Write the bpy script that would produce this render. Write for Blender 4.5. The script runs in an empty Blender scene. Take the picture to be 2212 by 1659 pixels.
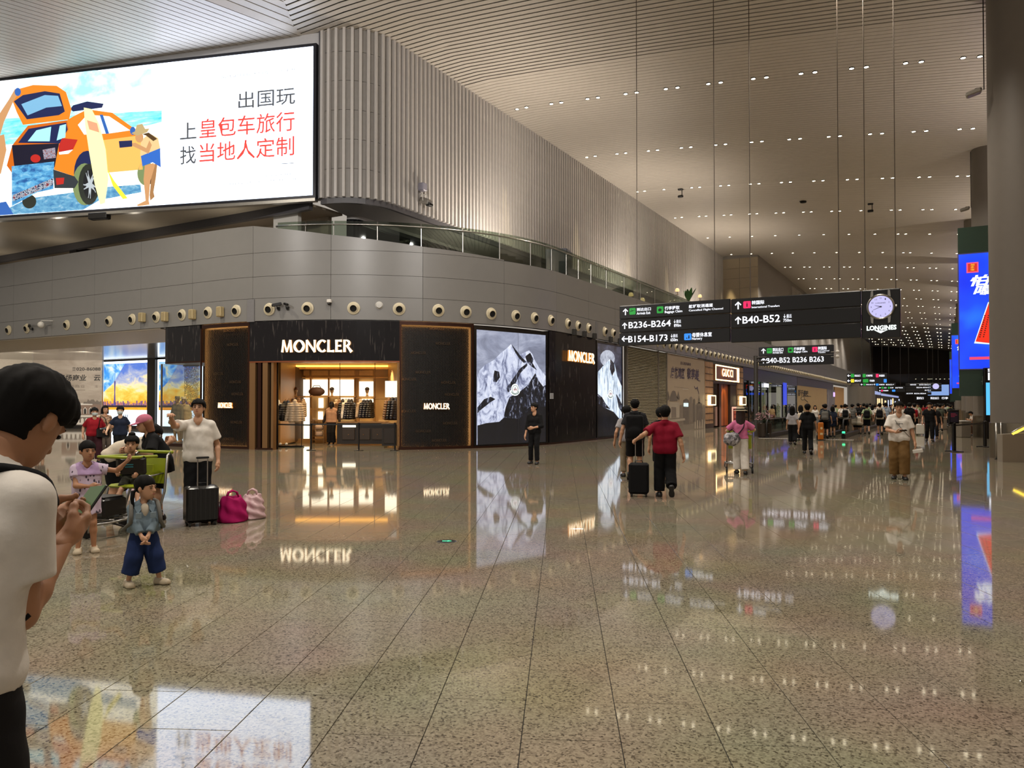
import bpy, bmesh, math, random
import numpy as np
from mathutils import Vector, Matrix
from math import pi, sin, cos, tan, atan2, radians, sqrt, hypot
random.seed(7)
SC = bpy.context.scene
COL = SC.collection
# ------------------------------------------------------------------ camera, world, exposure
F = 1650.0
CAMZ = 1.68
YAW = atan2(937.0, F)
PITCH = radians(1.0)
SH = 43.5 - F * tan(PITCH)
FW = Vector((-sin(YAW) * cos(PITCH), cos(YAW) * cos(PITCH), sin(PITCH)))
RT = Vector((cos(YAW), sin(YAW), 0))
UP = RT.cross(FW)
cam = bpy.data.cameras.new('camera')
camo = bpy.data.objects.new('camera', cam)
COL.objects.link(camo)
camo.location = (0, 0, CAMZ)
camo.rotation_euler = Matrix((RT, UP, -FW)).transposed().to_euler()
cam.sensor_width = 36.0
cam.lens = F / 2212.0 * 36.0
cam.shift_y = SH / 2212.0
cam.clip_end = 600
SC.camera = camo
SC.view_settings.view_transform = 'Standard'
SC.view_settings.look = 'None'
SC.view_settings.gamma = 1.0
SC.view_settings.use_curve_mapping = False
SC.view_settings.exposure = 0.0
W = bpy.data.worlds.new('world')
SC.world = W
W.use_nodes = True
W.node_tree.nodes['Background'].inputs[0].default_value = (1.0, 0.90, 0.78, 1)
W.node_tree.nodes['Background'].inputs[1].default_value = 0.42
try:
	SC.cycles.use_denoising = True
	SC.cycles.sample_clamp_indirect = 4.0
	SC.cycles.max_bounces = 10
	SC.cycles.diffuse_bounces = 4
	SC.cycles.glossy_bounces = 4
	SC.cycles.transparent_max_bounces = 8
	SC.cycles.caustics_reflective = False
	SC.cycles.caustics_refractive = False
except Exception:
	pass


def lamp(kind, name, loc, power, col=(1, .84, .62), rot=(0, 0, 0), **kw):
	l = bpy.data.lights.new(name, kind)
	l.energy = power
	l.color = col
	for k, v in kw.items():
		setattr(l, k, v)
	o = bpy.data.objects.new(name, l)
	o.location = loc
	o.rotation_euler = rot
	COL.objects.link(o)
	return o


# ------------------------------------------------------------------ rays of the camera: where a pixel meets a plane of the place
def ray(px, py):
	return FW * F + RT * (px - 1106.0) + UP * (829.5 - py + SH)


def on_y(px, py, Y):
	d = ray(px, py)
	s = Y / d.y
	return Vector((d.x * s, Y, CAMZ + d.z * s))


def on_x(px, py, X):
	d = ray(px, py)
	s = X / d.x
	return Vector((X, d.y * s, CAMZ + d.z * s))


def on_z(px, py, z=0.0):
	d = ray(px, py)
	s = (z - CAMZ) / d.z
	return Vector((d.x * s, d.y * s, z))


def at_depth(px, py, dep):
	d = ray(px, py)
	return Vector((0, 0, CAMZ)) + d * (dep / F)


# ------------------------------------------------------------------ materials
def lin(c):
	if isinstance(c, str):
		c = [int(c[i:i + 2], 16) / 255 for i in (0, 2, 4)]
	return tuple(v / 12.92 if v <= .04045 else ((v + .055) / 1.055) ** 2.4 for v in c)


MATS = {}


def M(name, col, rough=.5, metal=0.0, var=.12, scale=14.0, emit=0.0, spec=.5, bump=0.0, alpha=1.0, trans=0.0, tint=None, stretch=None, sample=True):
	if name in MATS:
		return MATS[name]
	m = bpy.data.materials.new(name)
	m.use_nodes = True
	nt = m.node_tree
	b = nt.nodes['Principled BSDF']
	c = lin(col)
	b.inputs['Roughness'].default_value = rough
	b.inputs['Metallic'].default_value = metal
	b.inputs['Specular IOR Level'].default_value = spec
	b.inputs['Base Color'].default_value = (*c, 1)
	if var > 0 or bump > 0:
		tc = nt.nodes.new('ShaderNodeTexCoord')
		mp = nt.nodes.new('ShaderNodeMapping')
		if stretch:
			mp.inputs['Scale'].default_value = stretch
		nz = nt.nodes.new('ShaderNodeTexNoise')
		nz.inputs['Scale'].default_value = scale
		nz.inputs['Detail'].default_value = 4
		nt.links.new(tc.outputs['Object'], mp.inputs[0])
		nt.links.new(mp.outputs[0], nz.inputs['Vector'])
		if var > 0:
			mx = nt.nodes.new('ShaderNodeMix')
			mx.data_type = 'RGBA'
			c2 = lin(tint) if tint else tuple(v * (1 - 1.6 * var) for v in c)
			mx.inputs[6].default_value = (*[min(1, v * (1 + .6 * var)) for v in c], 1)
			mx.inputs[7].default_value = (*c2, 1)
			nt.links.new(nz.outputs[0], mx.inputs[0])
			nt.links.new(mx.outputs[2], b.inputs['Base Color'])
			if emit:
				nt.links.new(mx.outputs[2], b.inputs['Emission Color'])
		if bump > 0:
			bp = nt.nodes.new('ShaderNodeBump')
			bp.inputs['Strength'].default_value = bump
			bp.inputs['Distance'].default_value = .02
			nt.links.new(nz.outputs[0], bp.inputs['Height'])
			nt.links.new(bp.outputs[0], b.inputs['Normal'])
	if emit:
		if not var:
			b.inputs['Emission Color'].default_value = (*c, 1)
		b.inputs['Emission Strength'].default_value = emit
		if not sample:
			try:
				m.cycles.emission_sampling = 'NONE'
			except Exception:
				pass
	if alpha < 1:
		b.inputs['Alpha'].default_value = alpha
	if trans:
		b.inputs['Transmission Weight'].default_value = trans
	MATS[name] = m
	return m


def E(name, col, s=1.0, sample=False):
	"""a flat thing that gives off light: screen, lit letter, lamp"""
	if name in MATS:
		return MATS[name]
	m = bpy.data.materials.new(name)
	m.use_nodes = True
	nt = m.node_tree
	b = nt.nodes['Principled BSDF']
	c = lin(col)
	b.inputs['Base Color'].default_value = (.02, .02, .02, 1)
	b.inputs['Roughness'].default_value = .3
	b.inputs['Emission Color'].default_value = (*c, 1)
	b.inputs['Emission Strength'].default_value = s
	if not sample:
		m.cycles.emission_sampling = 'NONE'
	MATS[name] = m
	return m


def GLASS(name='clear_glass', tint='e8f2ee', clear=.9):
	"""thin architectural glass: mostly see-through, mirror-like at a slant"""
	if name in MATS:
		return MATS[name]
	m = bpy.data.materials.new(name)
	m.use_nodes = True
	nt = m.node_tree
	out = nt.nodes['Material Output']
	nt.nodes.remove(nt.nodes['Principled BSDF'])
	tr = nt.nodes.new('ShaderNodeBsdfTransparent')
	gl = nt.nodes.new('ShaderNodeBsdfGlossy')
	mx = nt.nodes.new('ShaderNodeMixShader')
	fr = nt.nodes.new('ShaderNodeFresnel')
	ge = nt.nodes.new('ShaderNodeNewGeometry')
	io = nt.nodes.new('ShaderNodeMapRange')        # the same index seen from either side of the thin pane
	io.inputs[3].default_value = 1.5
	io.inputs[4].default_value = 1 / 1.5
	nt.links.new(ge.outputs['Backfacing'], io.inputs[0])
	nt.links.new(io.outputs[0], fr.inputs[0])
	tr.inputs[0].default_value = (*[v * clear for v in lin(tint)], 1)
	gl.inputs['Roughness'].default_value = .01
	nt.links.new(fr.outputs[0], mx.inputs[0])
	nt.links.new(tr.outputs[0], mx.inputs[1])
	nt.links.new(gl.outputs[0], mx.inputs[2])
	nt.links.new(mx.outputs[0], out.inputs[0])
	MATS[name] = m
	return m


# ------------------------------------------------------------------ mesh building
class MB:
	def __init__(s):
		s.v = []
		s.f = []
		s.mi = []
		s.cur = 0

	def add(s, vs, fs):
		o = len(s.v)
		s.v += [tuple(v) for v in vs]
		for f in fs:
			s.f.append(tuple(i + o for i in f))
			s.mi.append(s.cur)
		return s

	def box(s, c, d, rz=0.0, bev=0.0, mat=None):
		x, y, z = (k / 2 for k in d)
		if bev > 0:
			bev = min(bev, x * .9, y * .9, z * .9)
			pts = []
			for zz, q in ((-z, bev), (-z + bev, 0), (z - bev, 0), (z, bev)):
				xi, yi = x - q, y - q
				k = bev
				pts += [(-xi + k, -yi, zz), (xi - k, -yi, zz), (xi, -yi + k, zz), (xi, yi - k, zz), (xi - k, yi, zz), (-xi + k, yi, zz), (-xi, yi - k, zz), (-xi, -yi + k, zz)]
			fs = [tuple(range(7, -1, -1)), tuple(range(24, 32))]
			for r in range(3):
				for i in range(8):
					j = (i + 1) % 8
					fs.append((r * 8 + i, r * 8 + j, r * 8 + 8 + j, r * 8 + 8 + i))
		else:
			pts = [(a, b, q) for q in (-z, z) for a, b in ((-x, -y), (x, -y), (x, y), (-x, y))]
			fs = [(3, 2, 1, 0), (4, 5, 6, 7), (0, 1, 5, 4), (1, 2, 6, 5), (2, 3, 7, 6), (3, 0, 4, 7)]
		m = mat if mat is not None else Matrix.Rotation(rz, 3, 'Z')
		c = Vector(c)
		return s.add([c + m @ Vector(p) for p in pts], fs)

	def bx(s, x0, x1, y0, y1, z0, z1, bev=0.0):
		return s.box(((x0 + x1) / 2, (y0 + y1) / 2, (z0 + z1) / 2), (abs(x1 - x0), abs(y1 - y0), abs(z1 - z0)), 0, bev)

	def prism(s, pts, ext, caps=True):
		"""polygon of 3-D points pushed along the vector ext"""
		n = len(pts)
		e = Vector(ext)
		vs = [Vector(p) for p in pts] + [Vector(p) + e for p in pts]
		fs = [(i, (i + 1) % n, n + (i + 1) % n, n + i) for i in range(n)]
		if caps:
			fs += [tuple(range(n - 1, -1, -1)), tuple(range(n, 2 * n))]
		return s.add(vs, fs)

	def tube(s, path, r, n=8, closed=False, caps=True):
		P = [Vector(p) for p in path]
		R = r if isinstance(r, (list, tuple)) else [r] * len(P)
		vs = []
		fs = []
		m = len(P)
		up = None
		for i, p in enumerate(P):
			if closed:
				t = P[(i + 1) % m] - P[i - 1]
			else:
				t = P[min(i + 1, m - 1)] - P[max(i - 1, 0)]
			t.normalize()
			if up is None:
				up = Vector((0, 0, 1)) if abs(t.z) < .9 else Vector((1, 0, 0))
			a = t.cross(up).normalized()
			up = a.cross(t).normalized()
			for k in range(n):
				q = 2 * pi * k / n
				vs.append(p + (a * cos(q) + up * sin(q)) * R[i])
		mm = m if closed else m - 1
		for i in range(mm):
			for k in range(n):
				j = (k + 1) % n
				i2 = (i + 1) % m
				fs.append((i * n + k, i * n + j, i2 * n + j, i2 * n + k))
		if caps and not closed:
			fs.append(tuple(range(n - 1, -1, -1)))
			fs.append(tuple(range((m - 1) * n, m * n)))
		return s.add(vs, fs)

	def lathe(s, prof, n=16, o=(0, 0, 0), ax=None, caps=True):
		"""profile of (radius, height) turned about z, or about the matrix ax"""
		o = Vector(o)
		ax = ax or Matrix.Identity(3)
		vs = []
		fs = []
		for r, z in prof:
			for k in range(n):
				q = 2 * pi * k / n
				vs.append(o + ax @ Vector((r * cos(q), r * sin(q), z)))
		for i in range(len(prof) - 1):
			for k in range(n):
				j = (k + 1) % n
				fs.append((i * n + k, i * n + j, (i + 1) * n + j, (i + 1) * n + k))
		if caps:
			if prof[0][0] > 1e-6:
				fs.append(tuple(range(n - 1, -1, -1)))
			if prof[-1][0] > 1e-6:
				fs.append(tuple(range((len(prof) - 1) * n, len(prof) * n)))
		return s.add(vs, fs)

	def ball(s, c, r, nu=10, nv=7, ax=None):
		r = r if isinstance(r, (list, tuple)) else (r, r, r)
		c = Vector(c)
		ax = ax or Matrix.Identity(3)
		vs = []
		fs = []
		for i in range(nv + 1):
			t = pi * i / nv
			for k in range(nu):
				q = 2 * pi * k / nu
				vs.append(c + ax @ Vector((r[0] * sin(t) * cos(q), r[1] * sin(t) * sin(q), -r[2] * cos(t))))
		for i in range(nv):
			for k in range(nu):
				j = (k + 1) % nu
				fs.append((i * nu + k, i * nu + j, (i + 1) * nu + j, (i + 1) * nu + k))
		return s.add(vs, fs)

	def quad(s, a, b, c, d):
		return s.add([a, b, c, d], [(0, 1, 2, 3)])

	def mesh(s, name, mats, smooth=False):
		me = bpy.data.meshes.new(name)
		me.from_pydata(s.v, [], s.f)
		for m in (mats if isinstance(mats, (list, tuple)) else [mats]):
			me.materials.append(m)
		if any(s.mi):
			me.polygons.foreach_set('material_index', s.mi)
		if smooth:
			me.polygons.foreach_set('use_smooth', [True] * len(me.polygons))
			if smooth == 2:
				try:
					me.set_sharp_from_angle(angle=radians(40))
				except Exception:
					pass
		me.update()
		return me

	def build(s, name, mats, parent=None, smooth=False, loc=None, rz=0.0, **tags):
		return link(name, s.mesh(name, mats, smooth), parent, loc, rz, **tags)


def link(name, me, parent=None, loc=None, rz=0.0, **tags):
	o = bpy.data.objects.new(name, me)
	COL.objects.link(o)
	if parent is not None:
		o.parent = parent
	if loc is not None:
		o.location = loc
	if rz:
		o.rotation_euler = (0, 0, rz)
	for k, v in tags.items():
		if v is not None:
			o[k] = v
	return o


def thing(name, label, cat, loc=(0, 0, 0), rz=0.0, group=None):
	o = bpy.data.objects.new(name, None)
	COL.objects.link(o)
	o.empty_display_size = .1
	o.location = loc
	o.rotation_euler = (0, 0, rz)
	tag(o, label, cat, group)
	return o


def tag(o, label, cat, group=None):
	o['label'] = label
	o['category'] = cat
	if group:
		o['group'] = group
	return o


def struct(name, loc=None):
	o = bpy.data.objects.new(name, None)
	COL.objects.link(o)
	o['kind'] = 'structure'
	return o


def copy_tree(o, loc, rz=None, label=None, group=None):
	c = o.copy()
	COL.objects.link(c)
	c.location = loc
	if rz is not None:
		c.rotation_euler = (0, 0, rz)
	if label:
		c['label'] = label
	if group:
		c['group'] = group
	for ch in list(o.children):
		d = ch.copy()
		COL.objects.link(d)
		d.parent = c
		for g in list(ch.children):
			e = g.copy()
			COL.objects.link(e)
			e.parent = d
	return c


_txt = {}


def text_verts(s, bold=0.0, res=3, shear=0.0):
	k = (s, bold, res, shear)
	if k not in _txt:
		cu = bpy.data.curves.new('t', 'FONT')
		cu.body = s
		cu.offset = bold
		cu.resolution_u = res
		cu.shear = shear
		ob = bpy.data.objects.new('t', cu)
		me = ob.to_mesh()
		vs = [tuple(v.co) for v in me.vertices]
		fs = [tuple(p.vertices) for p in me.polygons]
		ob.to_mesh_clear()
		bpy.data.objects.remove(ob)
		bpy.data.curves.remove(cu)
		x0 = min(v[0] for v in vs)
		x1 = max(v[0] for v in vs)
		y0 = min(v[1] for v in vs)
		y1 = max(v[1] for v in vs)
		_txt[k] = (vs, fs, x0, x1, y0, y1)
	return _txt[k]


def add_text(mb, s, o, ux, uy, w=None, h=None, bold=0.0, depth=0.0, res=3, shear=0.0, mirror=False):
	"""letters laid on the plane at o (lower left corner), along ux and uy, fitted to width w and/or height h; depth pushes them out"""
	vs, fs, x0, x1, y0, y1 = text_verts(s, bold, res, shear)
	sy = h / (y1 - y0) if h else None
	sx = w / (x1 - x0) if w else None
	if sx is None:
		sx = sy
	if sy is None:
		sy = sx
	ux = Vector(ux)
	uy = Vector(uy)
	o = Vector(o)
	n = ux.cross(uy)
	if mirror:
		P = [o + ux * ((x1 - v[0]) * sx) + uy * ((v[1] - y0) * sy) + n * depth for v in vs]
	else:
		P = [o + ux * ((v[0] - x0) * sx) + uy * ((v[1] - y0) * sy) + n * depth for v in vs]
	mb.add(P, fs)
	if depth > 0:      # side walls along the outline
		cnt = {}
		for f in fs:
			for i in range(len(f)):
				e = (f[i], f[(i + 1) % len(f)])
				kk = (min(e), max(e))
				cnt[kk] = None if kk in cnt else e
		b = len(mb.v)
		for e in [e for e in cnt.values() if e]:
			p, q = P[e[0]], P[e[1]]
			mb.add([p - n * depth, q - n * depth, q, p], [(0, 1, 2, 3)])
	return (x1 - x0) * sx


def poly2(mb, pts, o, ux, uy, off=0.0):
	"""flat polygon given in (u, v) on the plane o, ux, uy, lifted by off"""
	ux = Vector(ux)
	uy = Vector(uy)
	n = ux.cross(uy)
	mb.add([Vector(o) + ux * a + uy * b + n * off for a, b in pts], [tuple(range(len(pts)))])
	return mb


# lettering with flared strokes for the shop sign, drawn in a 0..1 high box
def _stroke(a, b, w0, w1):
	a = Vector((*a, 0))
	b = Vector((*b, 0))
	t = (b - a).normalized()
	n = Vector((-t.y, t.x, 0))
	m = (a + b) / 2
	wm = (w0 + w1) / 2 * .84
	return [[(a + n * w0 / 2)[:2], (m + n * wm / 2)[:2], (b + n * w1 / 2)[:2], (b - n * w1 / 2)[:2], (m - n * wm / 2)[:2], (a - n * w0 / 2)[:2]]]


def _arc(cx, cy, rx, ry, a0, a1, tx, ty, n=14, end=1.0):
	out = []
	for i in range(n):
		p = []
		for k in (i, i + 1):
			q = radians(a0 + (a1 - a0) * k / n)
			p.append((q, tx * abs(cos(q)) + ty * abs(sin(q))))
		(q0, t0), (q1, t1) = p
		out.append([(cx + rx * cos(q0), cy + ry * sin(q0)), (cx + rx * cos(q1), cy + ry * sin(q1)), (cx + (rx - t1) * cos(q1), cy + (ry - t1) * sin(q1)), (cx + (rx - t0) * cos(q0), cy + (ry - t0) * sin(q0))])
	return out


def glyph(ch):
	S = _stroke
	if ch == 'M':
		return .98, S((.1, 0), (.2, 1), .19, .17) + S((.2, 1), (.49, .02), .17, .13) + S((.49, .02), (.78, 1), .13, .17) + S((.78, 1), (.88, 0), .2, .23)
	if ch == 'O':
		return 1.0, _arc(.5, .5, .5, .52, 0, 360, .2, .11, 26)
	if ch == 'N':
		return .86, S((.1, 0), (.1, 1), .19, .17) + S((.08, .98), (.78, .02), .19, .19) + S((.77, 0), (.77, 1), .15, .19)
	if ch == 'C':
		return .84, _arc(.5, .5, .5, .52, 52, 308, .2, .12, 20)
	if ch == 'L':
		return .62, S((.12, 0), (.12, 1), .23, .2) + S((.1, .07), (.6, .08), .14, .2)
	if ch == 'E':
		return .62, S((.12, 0), (.12, 1), .22, .22) + S((.1, .07), (.58, .08), .14, .2) + S((.1, .51), (.5, .51), .12, .17) + S((.1, .93), (.57, .92), .14, .19)
	if ch == 'R':
		return .8, S((.12, 0), (.12, 1), .22, .2) + _arc(.3, .73, .33, .27, -90, 90, .17, .1, 12) + S((.1, .95), (.32, .95), .1, .1) + S((.1, .5), (.32, .5), .1, .1) + S((.34, .5), (.72, 0), .18, .26)
	if ch == 'G':
		return .88, _arc(.5, .5, .5, .52, 50, 350, .2, .12, 20) + S((.55, .42), (.93, .42), .12, .12) + S((.85, .05), (.85, .45), .16, .16)
	if ch == 'U':
		return .85, S((.12, .35), (.12, 1), .2, .22) + S((.74, .35), (.74, 1), .2, .22) + _arc(.43, .37, .41, .39, 180, 360, .2, .12, 14)
	if ch == 'I':
		return .3, S((.15, 0), (.15, 1), .22, .22)
	if ch == 'S':
		return .66, _arc(.33, .74, .3, .27, 30, 270, .16, .11, 14) + _arc(.33, .26, .32, .28, -150, 90, .17, .11, 14)
	return .4, []


def add_sign_word(mb, word, o, ux, uy, w, h, depth=.05, gap=.06):
	ws = [glyph(c) for c in word]
	tot = sum(g[0] for g in ws) + gap * (len(word) - 1)
	sx = w / tot
	ux = Vector(ux)
	uy = Vector(uy)
	n = ux.cross(uy)
	x = 0
	for gw, polys in ws:
		for p in polys:
			pts = [Vector(o) + ux * ((x + a) * sx) + uy * (b * h) for a, b in p]
			if (pts[1] - pts[0]).cross(pts[2] - pts[0]).dot(n) < 0:
				pts.reverse()
			mb.cur = 1
			mb.prism(pts, n * depth, False)
			mb.cur = 0
			mb.add([q + n * depth for q in pts], [tuple(range(len(pts)))])
		x += gw + gap
	return mb
# ------------------------------------------------------------------ people: one continuous body surface grown from a field around the skeleton
def surface(fn, lo, hi, h):
	"""dual contouring-like mesh of fn < 0 in the box lo..hi with cell h"""
	lo = np.array(lo, float)
	n = np.maximum(np.ceil((np.array(hi) - lo) / h).astype(int) + 1, 3)
	ax = [(lo[i] + h * np.arange(n[i])).astype(np.float32) for i in range(3)]
	X, Y, Z = np.meshgrid(*ax, indexing='ij')
	P = np.stack([X.ravel(), Y.ravel(), Z.ravel()], 1)
	V = fn(P).reshape(n).astype(np.float32)
	V[0], V[-1], V[:, 0], V[:, -1], V[:, :, 0], V[:, :, -1] = [np.maximum(a, h * .4) for a in (V[0], V[-1], V[:, 0], V[:, -1], V[:, :, 0], V[:, :, -1])]
	S = V < 0
	c = n - 1
	cor = [(i, j, k) for i in (0, 1) for j in (0, 1) for k in (0, 1)]
	sl = lambda A, o: A[o[0]:o[0] + c[0], o[1]:o[1] + c[1], o[2]:o[2] + c[2]]
	cnt = sum(sl(S, o).astype(np.int8) for o in cor)
	act = (cnt > 0) & (cnt < 8)
	ii = np.argwhere(act)
	if len(ii) == 0:
		return np.zeros((0, 3)), []
	idx = -np.ones(c, int)
	idx[act] = np.arange(len(ii))
	acc = np.zeros((len(ii), 3))
	num = np.zeros(len(ii))
	for a in cor:
		for d in range(3):
			if a[d] == 0:
				b = list(a)
				b[d] = 1
				va = V[ii[:, 0] + a[0], ii[:, 1] + a[1], ii[:, 2] + a[2]]
				vb = V[ii[:, 0] + b[0], ii[:, 1] + b[1], ii[:, 2] + b[2]]
				m = (va < 0) != (vb < 0)
				t = np.where(m, va / np.where(m, va - vb, 1), 0)
				for q in range(3):
					acc[:, q] += np.where(m, a[q] + (t if q == d else 0), 0)
				num += m
	pos = lo + h * (ii + acc / num[:, None])
	faces = []
	for d in range(3):
		u, w = (d + 1) % 3, (d + 2) % 3
		s0 = [slice(None)] * 3
		s1 = [slice(None)] * 3
		s0[d] = slice(0, -1)
		s1[d] = slice(1, None)
		A, B = S[tuple(s0)], S[tuple(s1)]
		for flip, m in ((False, A & ~B), (True, ~A & B)):
			g = np.argwhere(m)
			ok = (g[:, u] > 0) & (g[:, w] > 0) & (g[:, u] < n[u] - 1) & (g[:, w] < n[w] - 1)
			g = g[ok]
			q = []
			for du, dw in ((-1, -1), (0, -1), (0, 0), (-1, 0)):
				k = g.copy()
				k[:, u] += du
				k[:, w] += dw
				q.append(idx[k[:, 0], k[:, 1], k[:, 2]])
			q = np.stack(q, 1)
			if flip:
				q = q[:, ::-1]
			faces.append(q)
	fs = np.concatenate(faces)
	fs = fs[(fs >= 0).all(1)]
	return pos, fs


def npmesh(name, parts, mat):
	vs = []
	fs = []
	o = 0
	for p, f in parts:
		if len(p) == 0:
			continue
		vs.append(p)
		fs.append(np.asarray(f) + o)
		o += len(p)
	me = bpy.data.meshes.new(name)
	v = np.concatenate(vs).astype(np.float32)
	f = np.concatenate(fs).astype(np.int32)
	me.vertices.add(len(v))
	me.vertices.foreach_set('co', v.ravel())
	me.loops.add(f.size)
	me.loops.foreach_set('vertex_index', f.ravel())
	me.polygons.add(len(f))
	me.polygons.foreach_set('loop_start', np.arange(0, f.size, 4, dtype=np.int32))
	me.polygons.foreach_set('use_smooth', [True] * len(f))
	me.update(calc_edges=True)
	me.validate()
	me.materials.append(mat)
	return me


def a3(v):
	return np.array([v[0], v[1], v[2]], np.float32)


def cone(P, a, b, ra, rb, cut=None):
	a, b = a3(a), a3(b)
	ba = b - a
	L2 = float(ba @ ba) + 1e-9
	pa = P - a
	t = pa @ ba / L2
	tc = np.clip(t, 0, 1)
	d = np.sqrt(((pa - tc[:, None] * ba) ** 2).sum(1)) - (ra + tc * (rb - ra))
	if cut is not None:
		L = sqrt(L2)
		if cut in ('b', 'ab'):
			d = np.maximum(d, (t - 1) * L)
		if cut in ('a', 'ab'):
			d = np.maximum(d, -t * L)
	return d


def ell(P, c, r, rot=None):
	q = P - a3(c)
	if rot is not None:
		q = q @ np.array(rot, np.float32)
	r = np.array(r, np.float32)
	k0 = np.sqrt(((q / r) ** 2).sum(1))
	k1 = np.sqrt(((q / (r * r)) ** 2).sum(1)) + 1e-9
	return k0 * (k0 - 1) / k1


def smin(ds, k):
	d = ds[0]
	for e in ds[1:]:
		hh = np.maximum(k - np.abs(d - e), 0) / k
		d = np.minimum(d, e) - hh * hh * k * .25
	return d


def plane(P, p, n):
	return (P - a3(p)) @ a3(Vector(n).normalized())


def ik(a, t, l1, l2, pole):
	a, t, pole = Vector(a), Vector(t), Vector(pole)
	d = t - a
	L = min(max(d.length, abs(l1 - l2) + .01), l1 + l2 - .004)
	d.normalize()
	t = a + d * L
	x = (l1 * l1 - l2 * l2 + L * L) / (2 * L)
	hgt = sqrt(max(l1 * l1 - x * x, 0))
	p = pole - d * pole.dot(d)
	if p.length < 1e-4:
		p = Vector((0, 1, 0))
	p.normalize()
	return a + d * x + p * hgt, t


_hands = {}


def hand_mesh(pose, cell):
	"""right hand: wrist at 0, fingers along +y, palm facing -z, thumb on the -x side; real size of an adult"""
	k = (pose, cell)
	if k in _hands:
		return _hands[k]
	curl = {'relax': (22, 30, 18), 'grip': (62, 78, 45), 'flat': (6, 8, 5), 'hold': (38, 48, 30)}[pose]
	segs = []
	for i, (bx, by, ln) in enumerate(((-.030, .088, .072), (-.010, .094, .080), (.011, .090, .074), (.030, .080, .058))):
		p = Vector((bx, by, 0))
		a = 0
		fr = (.48, .3, .22)
		for j in range(3):
			a += radians(curl[j] + (4 if j == 0 else 0) * (i - 1))
			q = p + Vector((bx * .12 * (1 if j == 0 else .3), cos(a) * ln * fr[j], -sin(a) * ln * fr[j]))
			segs.append((p, q, .0098 - .001 * j, .0092 - .001 * j))
			p = q
	cz = -.012 if pose in ('relax', 'flat') else -.034
	t0, t1, t2, t3 = Vector((-.022, .018, -.004)), Vector((-.044, .050, cz * .7)), Vector((-.050, .078, cz * 1.2)), Vector((-.046 if pose == 'flat' else -.034, .104, cz * 1.5))

	def fn(P):
		palm = smin([ell(P, (0, .052, 0), (.044, .054, .0165)), cone(P, (0, -.03, 0), (0, .03, 0), .026, .030), cone(P, (-.03, .085, .001), (.03, .078, .001), .0115, .0105)], .02)
		th = smin([cone(P, t0, t1, .017, .0135), cone(P, t1, t2, .0125, .0115), cone(P, t2, t3, .0112, .009)], .008)
		d = smin([palm, th], .014)
		return smin([d] + [cone(P, *sg) for sg in segs], .0035 if cell < .008 else .002)
	r = surface(fn, (-.075, -.05, -.10), (.06, .19, .04), cell)
	_hands[k] = r
	return r


def frame(y, z):
	y = Vector(y).normalized()
	z = Vector(z)
	z = (z - y * z.dot(y)).normalized()
	x = y.cross(z)
	return np.array([[x.x, y.x, z.x], [x.y, y.y, z.y], [x.z, y.z, z.z]])


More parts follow.
